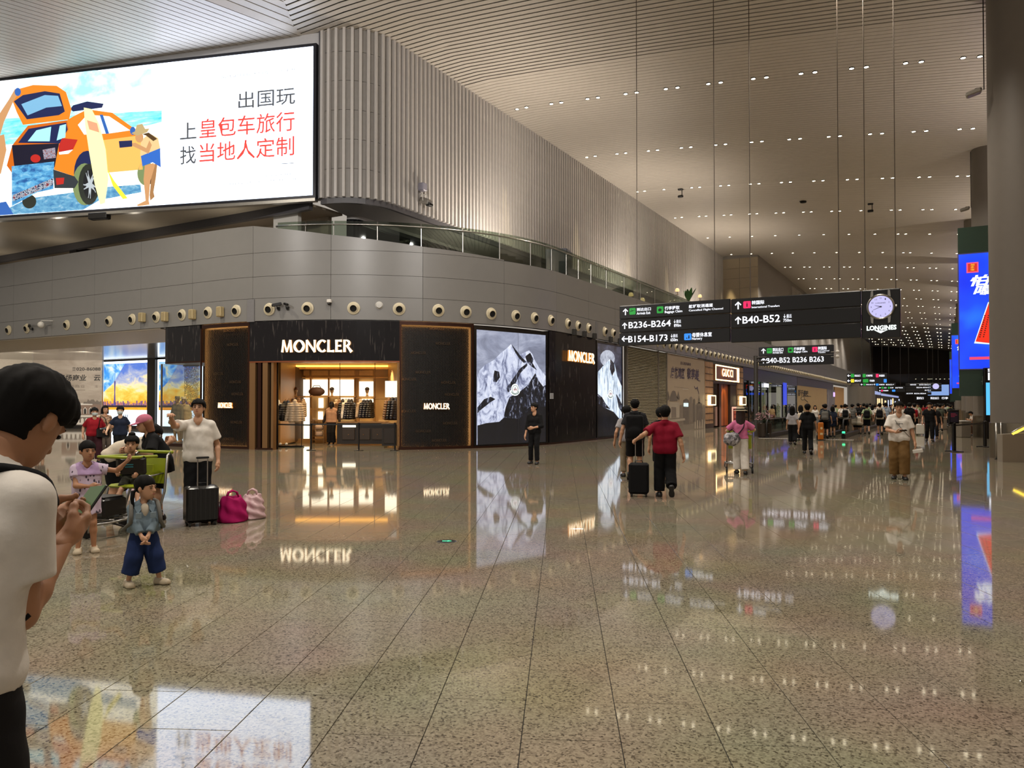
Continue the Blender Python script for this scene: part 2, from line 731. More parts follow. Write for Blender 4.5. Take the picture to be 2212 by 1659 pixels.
class Person:
	"""joints of a figure facing +y, feet near the origin, x to its right"""

	def __init__(s, h=1.7, head=.236, w=.94, fem=False, kid=False, cell=.017, pelvis=(0, 0), ph=None, lean=0, side=0, bend=0, twist=0, hy=0, hp=0, hr=0,
				 hl=None, hrr=None, el=None, er=None, fl=None, fr=None, kl=(0, 1, 0), kr=(0, 1, 0), tl=8, tr=8, pl=0, pr=0, hand=('relax', 'relax'), pal=None, par=None, belly=0.0, leg=None, handscale=None):
		s.h, s.hs, s.w, s.cell, s.fem, s.kid = h, head, w, cell, fem, kid
		q = h / 1.72
		s.q = q
		hz = (leg or (.53 if not kid else .475)) * h
		s.legl = hz - .045 * h
		pz = ph if ph is not None else hz
		s.pel = Vector((pelvis[0], pelvis[1], pz))
		rl = Matrix.Rotation(radians(-lean), 3, 'X') @ Matrix.Rotation(radians(side), 3, 'Y')
		rb = Matrix.Rotation(radians(-lean - bend), 3, 'X') @ Matrix.Rotation(radians(side), 3, 'Y') @ Matrix.Rotation(radians(twist), 3, 'Z')
		tor = (h - head * 1.44) - hz          # hip to shoulder line
		s.tor = tor
		up1 = rl @ Vector((0, 0, 1))
		up2 = rb @ Vector((0, 0, 1))
		s.up1, s.up2, s.rb = up1, up2, rb
		s.fwd = rb @ Vector((0, 1, 0))
		s.waist = s.pel + up1 * tor * .36
		s.chest = s.waist + up2 * tor * .34
		s.neck0 = s.chest + up2 * (tor * .30 + .012 * q)
		sw = (.168 if not fem else .146) * q * w * (.92 if kid else 1)
		s.sw = sw
		lat = rb @ Vector((1, 0, 0))
		s.lat = lat
		s.shl = s.neck0 - lat * sw - up2 * .05 * q
		s.shr = s.neck0 + lat * sw - up2 * .05 * q
		rh = rb @ Matrix.Rotation(radians(hy), 3, 'Z') @ Matrix.Rotation(radians(-hp), 3, 'X') @ Matrix.Rotation(radians(hr), 3, 'Y')
		if lean + bend > 40:
			rh = Matrix.Rotation(radians(-(lean + bend) * .45), 3, 'X') @ Matrix.Rotation(radians(hy), 3, 'Z') @ Matrix.Rotation(radians(-hp), 3, 'X')
		s.rh = rh
		s.k = head / .228
		nk = .055 * q + head * .08
		nd = (up2 * .8 + (rh @ Vector((0, 0, 1))) * .4).normalized()
		s.neck1 = s.neck0 + nd * nk
		s.hc = s.neck1 + rh @ Vector((0, .022 * s.k, .098 * s.k)) + nd * .012 * s.k
		ua, fa = (.172 * h, .150 * h) if not kid else (.155 * h, .135 * h)
		s.ua, s.fa = ua, fa
		dl = s.shl + Vector((-.10 * q, .02, -(ua + fa) * .96))
		dr = s.shr + Vector((.10 * q, .02, -(ua + fa) * .96))
		s.ell_, s.wrl = ik(s.shl, Vector(hl) if hl else dl, ua, fa, el or (-.3, -1, 0))
		s.elr_, s.wrr = ik(s.shr, Vector(hrr) if hrr else dr, ua, fa, er or (.3, -1, 0))
		hw = (.083 if not fem else .088) * q * w * (.85 if kid else 1)
		pr2 = Matrix.Rotation(radians(twist * .3), 3, 'Z')
		s.hipl = s.pel + pr2 @ Vector((-hw, 0, 0))
		s.hipr = s.pel + pr2 @ Vector((hw, 0, 0))
		az = .045 * h
		fl = Vector(fl) if fl else Vector((-hw * 1.05, pelvis[1], az))
		fr = Vector(fr) if fr else Vector((hw * 1.05, pelvis[1], az))
		lk = s.legl * .5 + .006
		s.knl, s.anl = ik(s.hipl, fl, lk, lk, kl)
		s.knr, s.anr = ik(s.hipr, fr, lk, lk, kr)
		s.toe = ((tl, pl), (tr, pr))
		s.hand = hand
		s.pal, s.par = pal, par
		s.belly = belly
		s.handscale = handscale or (.75 + .25 * q) * q ** .3 * (.84 if kid else 1)

	def torso(s, P, o=0.0, wide=0.0, sag=0.0):
		q, w = s.q, s.w
		lat, f = s.lat, s.fwd
		b = s.belly
		L = []
		cx = (.088 if not s.fem else .070) * q * w
		wx = (.070 if not s.fem else .052) * q * w
		px = (.072 if not s.fem else .080) * q * w
		lp = Vector((1, 0, 0))
		for sg in (-1, 1):
			L.append(cone(P, s.pel + lp * sg * px, s.waist + lat * sg * wx, .098 * q * w + o + sag, .090 * q * w + o + wide + b * .5))
			L.append(cone(P, s.waist + lat * sg * wx, s.chest + lat * sg * cx, .090 * q * w + o + wide + b * .5, .098 * q * w + o))
			sh = s.shl if sg < 0 else s.shr
			L.append(cone(P, s.chest + lat * sg * cx, sh - s.up2 * .01 * q - lat * sg * .035 * q, .092 * q * w + o, .046 * q + o))
			L.append(cone(P, s.neck0 + s.up2 * .016 * q, sh + s.up2 * .004 * q, .044 * q + o * .8, .036 * q + o * .8))
		if b:
			L.append(ell(P, s.waist + f * (.05 + b * .5) - s.up1 * .03, (.13 * w + o, .10 + b + o, .14)))
		if s.fem and not s.kid:
			for sg in (-1, 1):
				L.append(ell(P, s.chest + lat * sg * .068 * q + f * .075 * q - s.up2 * .01, (.058 * q + o, .05 * q + o, .06 * q + o)))
		return smin(L, .05 * q)

	def arm(s, P, side, o=0.0, e=None):
		sh, elb, wr = (s.shl, s.ell_, s.wrl) if side < 0 else (s.shr, s.elr_, s.wrr)
		q = s.q * (1 + (s.w - 1) * .6)
		m = elb.lerp(wr, .3)
		return smin([cone(P, sh, elb, .049 * q + o, .037 * q + o), cone(P, elb, m, .037 * q + o, .038 * q + o), cone(P, m, wr, .038 * q + o, .025 * q + o)], .02)

	def leg(s, P, side, o=0.0):
		hp, kn, an = (s.hipl, s.knl, s.anl) if side < 0 else (s.hipr, s.knr, s.anr)
		q = s.q * (1 + (s.w - 1) * .7)
		d = (an - kn)
		back = Vector((0, -1, 0)) - d * (Vector((0, -1, 0)).dot(d) / max(d.length_squared, 1e-6))
		cf = kn.lerp(an, .32) + back * .014 * q
		return smin([cone(P, hp, kn, .087 * q + o, .053 * q + o), cone(P, kn, cf, .050 * q + o, .053 * q + o), cone(P, cf, an, .053 * q + o, .034 * q + o)], .03 * q)

	def headf(s, P, o=0.0):
		k = s.k
		Q = (P - a3(s.hc)) @ np.array(s.rh, np.float32) / k
		L = [ell(Q, (0, -.012, .026), (.076 + o, .094 + o, .090 + o)), ell(Q, (0, .022, -.038), (.060 + o, .068 + o, .074 + o)), ell(Q, (0, .044, -.082), (.034, .034, .026))]
		d = smin(L, .03)
		if o == 0:
			nose = smin([cone(Q, (0, .088, .004), (0, .104, -.024), .0085, .0125), ell(Q, (0, .098, -.028), (.017, .012, .009))], .01)
			d = smin([d, nose], .012)
			lips = ell(Q, (0, .086, -.055), (.022, .010, .010))
			brow = cone(Q, (-.04, .078, .022), (.04, .078, .022), .010, .010)
			d = smin([d, lips, brow], .012)
			for sg in (-1, 1):
				d = np.maximum(d, -ell(Q, (sg * .031, .094, .004), (.015, .012, .009)))
				d = smin([d, ell(Q, (sg * .079, -.008, -.010), (.010, .019, .031))], .008)
		return d * k

	def body(s, P):
		q = s.q
		L = [s.torso(P, -.006)]
		L += [s.arm(P, -1), s.arm(P, 1), s.leg(P, -1), s.leg(P, 1)]
		d = smin(L, .035 * q)
		d = smin([d, cone(P, s.neck0 - s.up2 * .004 * q + s.fwd * .018 * q, s.neck1 + s.rh @ Vector((0, 0, .03)), .050 * q, .052 * q)], .03 * q)
		for an, (ty, tp) in ((s.anl, s.toe[0]), (s.anr, s.toe[1])):
			sg = -1 if an is s.anl else 1
			f, u = s.footdir(sg)
			d = smin([d, cone(P, an - f * .025 * q - u * .02 * q, an + f * .12 * q - u * .045 * q, .034 * q, .024 * q)], .02)
		return smin([d, s.headf(P)], .015)

	def footdir(s, sg):
		ty, tp = s.toe[0] if sg < 0 else s.toe[1]
		r = Matrix.Rotation(radians(-ty * sg), 3, 'Z') @ Matrix.Rotation(radians(tp), 3, 'X')
		return r @ Vector((0, 1, 0)), r @ Vector((0, 0, 1))

	def bounds(s, pad=.16):
		pts = [s.pel, s.waist, s.chest, s.neck0, s.hc, s.shl, s.shr, s.ell_, s.elr_, s.wrl, s.wrr, s.hipl, s.hipr, s.knl, s.knr, s.anl, s.anr]
		lo = [min(p[i] for p in pts) - pad for i in range(3)]
		hi = [max(p[i] for p in pts) + pad for i in range(3)]
		return lo, hi

	def box(s, pts, pad):
		return [min(p[i] for p in pts) - pad for i in range(3)], [max(p[i] for p in pts) + pad for i in range(3)]

	def body_parts(s, hand_cell=.006):
		lo, hi = s.bounds()
		hd = s.box([s.hc], .15 * s.k)
		parts = [surface(s.body, lo, hi, s.cell)]
		for sg, wr, elb, pose, pal in ((-1, s.wrl, s.ell_, s.hand[0], s.pal), (1, s.wrr, s.elr_, s.hand[1], s.par)):
			p, f = hand_mesh(pose, hand_cell)
			y = (wr - elb).normalized()
			if isinstance(pal, tuple) and len(pal) == 2:
				y = Vector(pal[1])
				pal = pal[0]
			z = -Vector(pal) if pal else Vector((-1 if sg < 0 else 1, .25, 0))      # back of the hand
			R = frame(y, z)
			p = p.copy() * s.handscale
			f = np.asarray(f)
			if sg < 0:
				p[:, 0] *= -1
				f = f[:, ::-1]
			p = p @ R.T + np.array(wr)
			parts.append((p, f))
		return parts

	# clothes ------------------------------------------------------------
	def shirt(s, P, o=.014, sleeve=.62, hem=-.03, wide=.008, so=.018, neck=.0, vee=0, sag=.020):
		q = s.q
		t = s.torso(P, o, wide, sag)
		if hem < -.08:
			e = s.pel - s.up1 * (-hem) * s.h * 1.0
			for sg in (-1, 1):
				t = smin([t, cone(P, s.pel + Vector((sg * .06 * q * s.w, 0, 0)), e + Vector((sg * .075 * q * s.w, 0, 0)), .10 * q * s.w + o + sag, .105 * q * s.w + o + sag)], .05)
		t = t + .0035 * np.sin(P[:, 2] * 37 + P[:, 0] * 22 + 1.3 * np.sin(P[:, 1] * 31)) * np.sin(P[:, 0] * 29 - P[:, 2] * 13)
		t = np.maximum(t, -plane(P, s.pel + s.up1 * hem * s.h, s.up1))
		L = [t]
		for sg in (-1, 1):
			sh, elb, wr = (s.shl, s.ell_, s.wrl) if sg < 0 else (s.shr, s.elr_, s.wrr)
			if sleeve <= 0:
				continue
			if sleeve <= 1:
				L.append(cone(P, sh, sh.lerp(elb, sleeve), .044 * q + so * .7, .046 * q + so * 1.4, 'b'))
			else:
				L.append(cone(P, sh, elb, .052 * q + so * .6, .044 * q + so * .6))
				L.append(cone(P, elb, elb.lerp(wr, sleeve - 1), .044 * q + so * .6, .038 * q + so * .5, 'b'))
		d = smin(L, .03 * q)
		# neckline
		d = np.maximum(d, -cone(P, s.neck0 + s.up2 * (.016 + neck) * q + s.fwd * .034 * q, s.neck0 + s.up2 * .2 + s.fwd * .03, .056 * q, .075 * q))
		if vee:
			d = np.maximum(d, -cone(P, s.neck0 - s.up2 * vee + s.fwd * .13 * q, s.neck0 + s.up2 * .06 + s.fwd * .06, .008, .06 * q))
		return d

	def pants(s, P, o=.014, length=1.0, flare=.01, waist=.04, wide=.0):
		q = s.q * (1 + (s.w - 1) * .7)
		L = []
		for sg in (-1, 1):
			hp, kn, an = (s.hipl, s.knl, s.anl) if sg < 0 else (s.hipr, s.knr, s.anr)
			if length <= 1:
				e = hp.lerp(kn, length)
				r1 = .087 * q + (.053 - .087) * q * length
				L.append(cone(P, hp, e, .090 * q + o, r1 + o + flare, 'b'))
			else:
				e = kn.lerp(an, length - 1)
				L.append(smin([cone(P, hp, kn, .090 * q + o, .057 * q + o + flare * .5 + wide), cone(P, kn, e, .057 * q + o + flare * .5 + wide, .047 * q + o + flare, 'b')], .015))
		d = np.minimum(L[0], L[1]) if length > .3 else smin(L, .03)
		lp = Vector((1, 0, 0))
		px = (.072 if not s.fem else .082) * s.q * s.w
		w = s.pel.lerp(s.waist, .45)
		pe = smin([cone(P, s.pel + lp * sg * px, w + lp * sg * px * .9, .099 * s.q * s.w + o * .5, .088 * s.q * s.w + o * .4) for sg in (-1, 1)], .05)
		pe = np.maximum(pe, plane(P, s.pel + s.up1 * waist * s.h, s.up1))
		d = smin([d, pe], .04 * s.q)
		return d + .003 * np.sin(P[:, 2] * 41 + P[:, 0] * 30) * np.sin(P[:, 1] * 33 + P[:, 2] * 9)

	def skirt(s, P, o=.02, end=.30, flare=.10):
		"""dress from the chest down to height end"""
		t = s.torso(P, o, .01)
		e = Vector((s.pel.x, s.pel.y + .01, end))
		L = [t]
		for sg in (-1, 1):
			L.append(cone(P, s.waist + s.lat * sg * .05 * s.q, e + Vector((sg * flare * .6, 0, 0)), .09 * s.q + o, .09 * s.q + flare, None))
		d = smin(L, .05)
		d = np.maximum(d, end - P[:, 2])
		a = np.arctan2(P[:, 1] - s.pel.y, P[:, 0] - s.pel.x)
		d = d + .010 * np.sin(a * 9) * np.clip((s.waist.z - P[:, 2]) * 2, 0, 1)
		so = .02
		for sg in (-1, 1):
			sh, elb = (s.shl, s.ell_) if sg < 0 else (s.shr, s.elr_)
			d = smin([d, cone(P, sh, sh.lerp(elb, .5), .06 * s.q + so, .058 * s.q + so, 'b')], .02)
		return np.maximum(d, -cone(P, s.neck0 + s.fwd * .012, s.neck0 + s.up2 * .2 + s.fwd * .05, .062 * s.q, .10 * s.q))

	def hair(s, P, style='short'):
		k = s.k
		Q = (P - a3(s.hc)) @ np.array(s.rh, np.float32) / k
		n = .004 * np.sin(Q[:, 0] * 90 + Q[:, 2] * 30) * np.sin(Q[:, 1] * 80 + Q[:, 2] * 50)
		fz = .046 if style != 'fringe' else .026
		if style in ('short', 'fade'):
			sk = smin([ell(Q, (0, -.012, .026), (.076, .094, .090)), ell(Q, (0, -.030, -.020), (.062, .066, .075))], .03)
			lo_, hi_ = (-.075, .05) if style == 'short' else (-.06, .075)
			t = np.clip((Q[:, 2] - lo_) / (hi_ - lo_), 0, 1)
			th = .003 + (.020 if style == 'short' else .024) * t * t * (3 - 2 * t) + .008 * np.clip((Q[:, 1] - .02) * 12, 0, 1) * t
			sp = .0045 * np.sin(Q[:, 0] * 130 + 3 * np.sin(Q[:, 1] * 60)) * np.sin(Q[:, 1] * 120 + Q[:, 2] * 40) * t
			d = sk - th + sp
			d = np.maximum(d, -np.maximum(.046 - Q[:, 1], Q[:, 2] - fz))           # face
			d = np.maximum(d, -np.maximum(np.maximum(-.028 - Q[:, 1], Q[:, 2] - .012), .050 - np.abs(Q[:, 0])))   # round the ears
			d = np.maximum(d, -.074 - Q[:, 2])
		else:
			d = ell(Q, (0, -.016, .034), (.086, .104, .097)) + n
			ln = {'fringe': -.07, 'bob': -.13, 'long': -.26, 'tail': -.05}[style]
			if style in ('bob', 'long'):
				d = smin([d, cone(Q, (-.045, -.04, 0), (-.06, -.05, ln), .06, .05), cone(Q, (.045, -.04, 0), (.06, -.05, ln), .06, .05), cone(Q, (0, -.06, 0), (0, -.065, ln), .06, .05)], .03)
				d = np.maximum(d, ln - Q[:, 2])
			face = np.maximum(np.maximum(.030 - Q[:, 1], Q[:, 2] - fz), np.abs(Q[:, 0]) - .066)
			d = np.maximum(d, -face)
			if style in ('fringe', 'tail'):
				d = np.maximum(d, ln - Q[:, 2])
				d = np.maximum(d, -np.maximum(np.maximum(-.02 - Q[:, 1], Q[:, 2] + .02), .05 - np.abs(Q[:, 0])))
			if style == 'tail':
				d = np.minimum(d, np.minimum(ell(Q, (0, -.13, .05), (.03, .045, .035)), cone(Q, (0, -.15, .04), (0, -.15, -.13), .027, .012)))
		return d * k

	def shoe(s, P, sg, o=.012, top=.03):
		an = s.anl if sg < 0 else s.anr
		q = s.q
		f, u = s.footdir(sg)
		base = an - u * .045 * s.h
		L = [cone(P, base - f * .035 * q + u * .03 * q, base + f * .135 * q + u * .026 * q, .032 * q + o, .026 * q + o), cone(P, base - f * .028 * q + u * .03 * q, base - f * .01 * q + u * (.05 * q + top), .034 * q + o, .036 * q + o, 'b')]
		d = smin(L, .03)
		lat = f.cross(u)
		for m in (-1, 1):
			L.append(cone(P, base + f * .09 * q + lat * m * .016 * q + u * .022 * q, base + f * .125 * q + lat * m * .012 * q + u * .022 * q, .026 * q + o, .024 * q + o))
		d = smin(L, .03)
		return np.maximum(d, -plane(P, base + u * .001, u))


def sdfmesh(name, fn, lo, hi, cell, mat, parent, **tags):
	p, f = surface(fn, lo, hi, cell)
	if len(p) == 0:
		return None
	return link(name, npmesh(name, [(p, f)], mat), parent, **tags)


SKIN = [M('skin_warm', 'b98c6e', .55, var=.06), M('skin_tan', 'a47555', .55, var=.06), M('skin_fair', 'd0a88a', .55, var=.06)]
HAIRM = M('hair_black', '0d0b0a', .75, spec=.15, var=.3, scale=60, stretch=(1, 1, .15))
EYE = M('eye_dark', '120d0a', .25, var=0)
LIP = M('lip', '8e4c44', .5, var=0)


def dress_person(p, root, skin, tops=(), bottoms=(), hair='short', shoes=None, face=True, hair_mat=None, cell=None, sole=None, hand_cell=.006, brows=True):
	"""body + hair + clothes as children of the empty root"""
	c = cell or p.cell
	bd = link('body', npmesh('body', p.body_parts(hand_cell), skin), root)
	if hair:
		lo, hi = p.box([p.hc], .145 * p.k)
		if hair in ('bob', 'long', 'tail'):
			lo[2] -= .2 * p.k
			lo[1] -= .12
			hi[1] += .05
		sdfmesh('hair', lambda P: p.hair(P, hair), lo, hi, min(c, .012), hair_mat or HAIRM, root)
	for name, kw, mat in tops:
		lo, hi = p.bounds(.17)
		if 'end' in kw:
			sdfmesh(name, lambda P: p.skirt(P, **kw), lo, hi, c, mat, root)
		else:
			sl = kw.get('sleeve', .62)
			pts = [p.pel - p.up1 * (.12 * p.h), p.neck0, p.shl, p.shr, p.chest]
			for sh, e, w in ((p.shl, p.ell_, p.wrl), (p.shr, p.elr_, p.wrr)):
				pts.append(sh.lerp(e, min(max(sl, 0), 1)))
				if sl > 1:
					pts.append(w)
			if kw.get('hem', 0) < -.1:
				pts.append(p.pel + p.up1 * kw['hem'] * p.h)
			lo, hi = p.box(pts, .19 * p.w)
			sdfmesh(name, lambda P: p.shirt(P, **kw), lo, hi, c, mat, root)
	for name, kw, mat in bottoms:
		ln = kw.get('length', 1)
		pts = [p.waist, p.pel, p.hipl, p.hipr, p.knl, p.knr] + ([p.anl, p.anr] if ln > 1 else [])
		lo, hi = p.box(pts, .21 * p.w)
		sdfmesh(name, lambda P: p.pants(P, **kw), lo, hi, c, mat, root)
	if shoes:
		for sg, an in ((-1, p.anl), (1, p.anr)):
			lo, hi = p.box([an], .24 * max(p.q, .7))
			sdfmesh('shoe', lambda P: p.shoe(P, sg), lo, hi, min(c, .013), shoes, root)
	if face:
		k = p.k
		R = p.rh
		for sg in (-1, 1):
			mb = MB()
			mb.ball(p.hc + R @ Vector((sg * .031, .0835, .004)) * k, (.0115 * k, .006 * k, .0062 * k), 8, 5, R)
			mb.build('eye', EYE, bd, True)
			if brows:
				mb = MB()
				mb.tube([p.hc + R @ Vector((sg * a, b, z)) * k for a, b, z in ((.014, .091, .021), (.031, .0885, .0265), (.048, .078, .021))], .0034 * k, 5)
				mb.build('eyebrow', HAIRM, bd, True)
		mb = MB()
		mb.ball(p.hc + R @ Vector((0, .091, -.056)) * k, (.020 * k, .007 * k, .0065 * k), 8, 5, R)
		mb.build('mouth', LIP, bd, True)
	return root


def face_rot(loc, turn):
	"""z rotation so that local +y points at the camera, then turned (degrees, + = towards the picture's right)"""
	d = Vector((-loc[0], -loc[1]))
	return atan2(-d.x, d.y) + radians(turn)
# ------------------------------------------------------------------ lamps of the hall: downlights in rows across the ceiling, plus added unseen fill lamps
ROWS = [33.3 + 8.6 * k for k in range(21)]
for k, Yr in enumerate(ROWS[:6]):
	lamp('SPOT', 'wall_washer', (-18.85, Yr, 16.2), 6500, (1, .80, .45), (0, radians(-4), 0), spot_size=radians(26), spot_blend=.7, shadow_soft_size=.06)
for k, Yr in enumerate([-1.1, 7.5, 16.1, 24.7] + ROWS[:14]):
	for X in (-13.0, -3.0):
		lamp('SPOT', 'downlight_beam', (X, Yr, 15.0), 2700, (1, .91, .79), (0, 0, 0), spot_size=radians(125), spot_blend=.8, shadow_soft_size=.2)
for k in range(7):
	lamp('SPOT', 'ceiling_fill_left', (-16.6, 30 + 17 * k, 7.6), 2400, (1, .88, .75), (radians(180), radians(-18), 0), spot_size=radians(150), spot_blend=1, shadow_soft_size=.3)  # added lamp hidden behind the fascia to brighten the ceiling
	lamp('SPOT', 'ceiling_fill_right', (8.5, 14 + 22 * k, 6.0), 5600, (1, .88, .77), (radians(180), radians(8), 0), spot_size=radians(150), spot_blend=1, shadow_soft_size=.3)  # added unseen lamp that lifts the ceiling from the right
for X, Y, Z, w in ((-24, 14, 13, 2500), (-34, 11, 13, 2500), (-34, 24.5, 4.6, 1100), (-41, 25, 4.6, 1100)):
	lamp('SPOT', 'passage_beam', (X, Y, Z), w, (1, .90, .74), (0, 0, 0), spot_size=radians(150), spot_blend=.8, shadow_soft_size=.15)
for X, Y, Z, w in ((-6, -2, 13.5, 8000), (4, 8, 13.0, 5000), (-22, -2, 13, 4000)):          # added unseen fill lamps behind the viewer, turned to the corner
	lamp('SPOT', 'corner_fill', (X, Y, Z), w, (1, .95, .90), spot_size=radians(80), spot_blend=1, shadow_soft_size=.1).rotation_euler = (Vector((-24, 24, 9)) - Vector((X, Y, Z))).to_track_quat('-Z', 'Y').to_euler()
for X in (-26, -32, -38, -44):
	lamp('POINT', 'recess_fill', (X, 21.6, 8.3), 24, (1, .90, .76), shadow_soft_size=.05)  # added point lamps that brighten the recess
for X, Y in ((-46.5, 24.5), (-49.5, 23), (-43, 26)):
	lamp('SPOT', 'mural_fill', (X, Y, 4.5), 1150, (1, .91, .78), spot_size=radians(120), spot_blend=.8, shadow_soft_size=.08).rotation_euler = (Vector((-53, 30.5, 1.6)) - Vector((X, Y, 4.5))).to_track_quat('-Z', 'Y').to_euler()  # added lamps aimed to brighten the passage mural
# ------------------------------------------------------------------ plan of the place (metres; concourse runs along +y)
def proj(v):
	r = Vector(v) - Vector((0, 0, CAMZ))
	d = r.dot(FW)
	return 1106 + F * r.dot(RT) / d, 829.5 + SH - F * r.dot(UP) / d


BC = Vector((-24.13, 29.6, 0))      # centre of the rounded corner
BR = 9.85
BL = BR * pi / 2


def band(s, off=0.0):
	"""point, tangent and outward normal of the shop front line; s = 0 where the corner begins"""
	if s < 0:
		return Vector((BC.x + s, BC.y - BR - off, 0)), Vector((1, 0, 0)), Vector((0, -1, 0))
	if s < BL:
		q = -pi / 2 + s / BR
		n = Vector((cos(q), sin(q), 0))
		return BC + n * (BR + off), Vector((-sin(q), cos(q), 0)), n
	return Vector((BC.x + BR + off, BC.y + s - BL, 0)), Vector((0, 1, 0)), Vector((1, 0, 0))


def s_at(px, off=0.0, z=3.0):
	a, b = -38.0, 190.0
	for _ in range(50):
		m = (a + b) / 2
		p = band(m, off)[0]
		p.z = z
		if proj(p)[0] < px:
			a = m
		else:
			b = m
	return (a + b) / 2


def slab(mb, s0, s1, z0, z1, off=0.0, th=.05, n=None):
	"""a slab that follows the shop front line; z0/z1 may be functions of s"""
	n = n or max(1, int(abs(s1 - s0) / (.55 if (s1 > 0 and s0 < BL) else 60)) + 1)
	f0 = z0 if callable(z0) else (lambda s: z0)
	f1 = z1 if callable(z1) else (lambda s: z1)
	vs = []
	fs = []
	for i in range(n + 1):
		s = s0 + (s1 - s0) * i / n
		a = band(s, off)[0]
		b = band(s, off - th)[0]
		for p, z in ((a, f0(s)), (a, f1(s)), (b, f1(s)), (b, f0(s))):
			vs.append((p.x, p.y, z))
	for i in range(n):
		for k in range(4):
			j = (k + 1) % 4
			fs.append((i * 4 + k, (i + 1) * 4 + k, (i + 1) * 4 + j, i * 4 + j))
	fs += [(0, 1, 2, 3), (n * 4 + 3, n * 4 + 2, n * 4 + 1, n * 4)]
	return mb.add(vs, fs)


# materials of the place
m_panel = M('painted_metal_panel', '716f6c', .33, var=.05, scale=3)
m_joint = M('dark_joint', '2c2a29', .8, var=.1)
m_ceil = M('ceiling_plank_paint', 'ccc4b9', .38, var=.05, scale=2)
m_void = M('dark_void', '15130f', .9, var=.1)
m_fin = M('fin_paint', 'bcb7b2', .28, var=.06, scale=5)
m_finb = M('fin_backing', '8f8a84', .45, var=.08, scale=5)
m_steel = M('brushed_steel', 'a9a6a0', .28, metal=1, var=.08, scale=30, stretch=(1, 1, .05))
m_dsteel = M('dark_metal', '2a2726', .35, metal=.6, var=.1)
m_black = M('black_lacquer', '0b0a0b', .25, var=.1)
m_white = M('white_paint', 'c9c5bd', .45, var=.05)
m_grey = M('grey_paint', '7c7977', .5, var=.08)
m_beige = M('beige_wall', 'ab9d8a', .6, var=.08)
m_rub = M('black_rubber', '141312', .6, var=.15)


def marble():
	m = M('black_marble', '17161a', .2, var=0, spec=.22)
	nt = m.node_tree
	b = nt.nodes['Principled BSDF']
	tc = nt.nodes.new('ShaderNodeTexCoord')
	mp = nt.nodes.new('ShaderNodeMapping')
	mp.inputs['Rotation'].default_value = (0, .75, .4)
	mp.inputs['Scale'].default_value = (7, 7, .9)
	n1 = nt.nodes.new('ShaderNodeTexNoise')
	n1.inputs['Scale'].default_value = 1.7
	n1.inputs['Detail'].default_value = 5
	n1.inputs['Distortion'].default_value = .5
	r = nt.nodes.new('ShaderNodeValToRGB')
	e = r.color_ramp.elements
	e[0].position = .60
	e[0].color = (.008, .007, .008, 1)
	e[1].position = .74
	e[1].color = (.07, .06, .055, 1)
	nt.links.new(tc.outputs['Object'], mp.inputs[0])
	nt.links.new(mp.outputs[0], n1.inputs['Vector'])
	nt.links.new(n1.outputs[0], r.inputs[0])
	nt.links.new(r.outputs[0], b.inputs['Base Color'])
	return m


m_marble = marble()


def granite():
	m = M('speckled_granite', '8f887c', .06, var=0)
	nt = m.node_tree
	b = nt.nodes['Principled BSDF']
	tc = nt.nodes.new('ShaderNodeNewGeometry')
	v = nt.nodes.new('ShaderNodeTexVoronoi')
	v.inputs['Scale'].default_value = 80
	n = nt.nodes.new('ShaderNodeTexNoise')
	n.inputs['Scale'].default_value = 70
	n.inputs['Detail'].default_value = 3
	big = nt.nodes.new('ShaderNodeTexNoise')
	big.inputs['Scale'].default_value = .8
	r = nt.nodes.new('ShaderNodeValToRGB')
	els = r.color_ramp.elements
	els[0].position = .0
	els[0].color = (*lin('2a251d'), 1)
	els[1].position = 1
	els[1].color = (*lin('a89d89'), 1)
	for p, c in ((.22, '473f33'), (.34, '7b7160'), (.62, '948a76')):
		els.new(p).color = (*lin(c), 1)
	sep = nt.nodes.new('ShaderNodeSeparateColor')
	mx = nt.nodes.new('ShaderNodeMix')
	mx.inputs[0].default_value = .45
	nt.links.new(tc.outputs['Position'], v.inputs['Vector'])
	nt.links.new(tc.outputs['Position'], n.inputs['Vector'])
	nt.links.new(tc.outputs['Position'], big.inputs['Vector'])
	nt.links.new(v.outputs['Color'], sep.inputs[0])
	nt.links.new(sep.outputs[0], mx.inputs[2])
	nt.links.new(n.outputs[0], mx.inputs[3])
	nt.links.new(mx.outputs[0], r.inputs[0])
	m2 = nt.nodes.new('ShaderNodeMix')
	m2.data_type = 'RGBA'
	m2.blend_type = 'MULTIPLY'
	m2.inputs[0].default_value = .35
	nt.links.new(r.outputs[0], m2.inputs[6])
	nt.links.new(big.outputs['Color'], m2.inputs[7])
	nt.links.new(m2.outputs[2], b.inputs['Base Color'])
	b.inputs['Roughness'].default_value = .045
	b.inputs['Specular IOR Level'].default_value = .5
	return m


m_floor = granite()

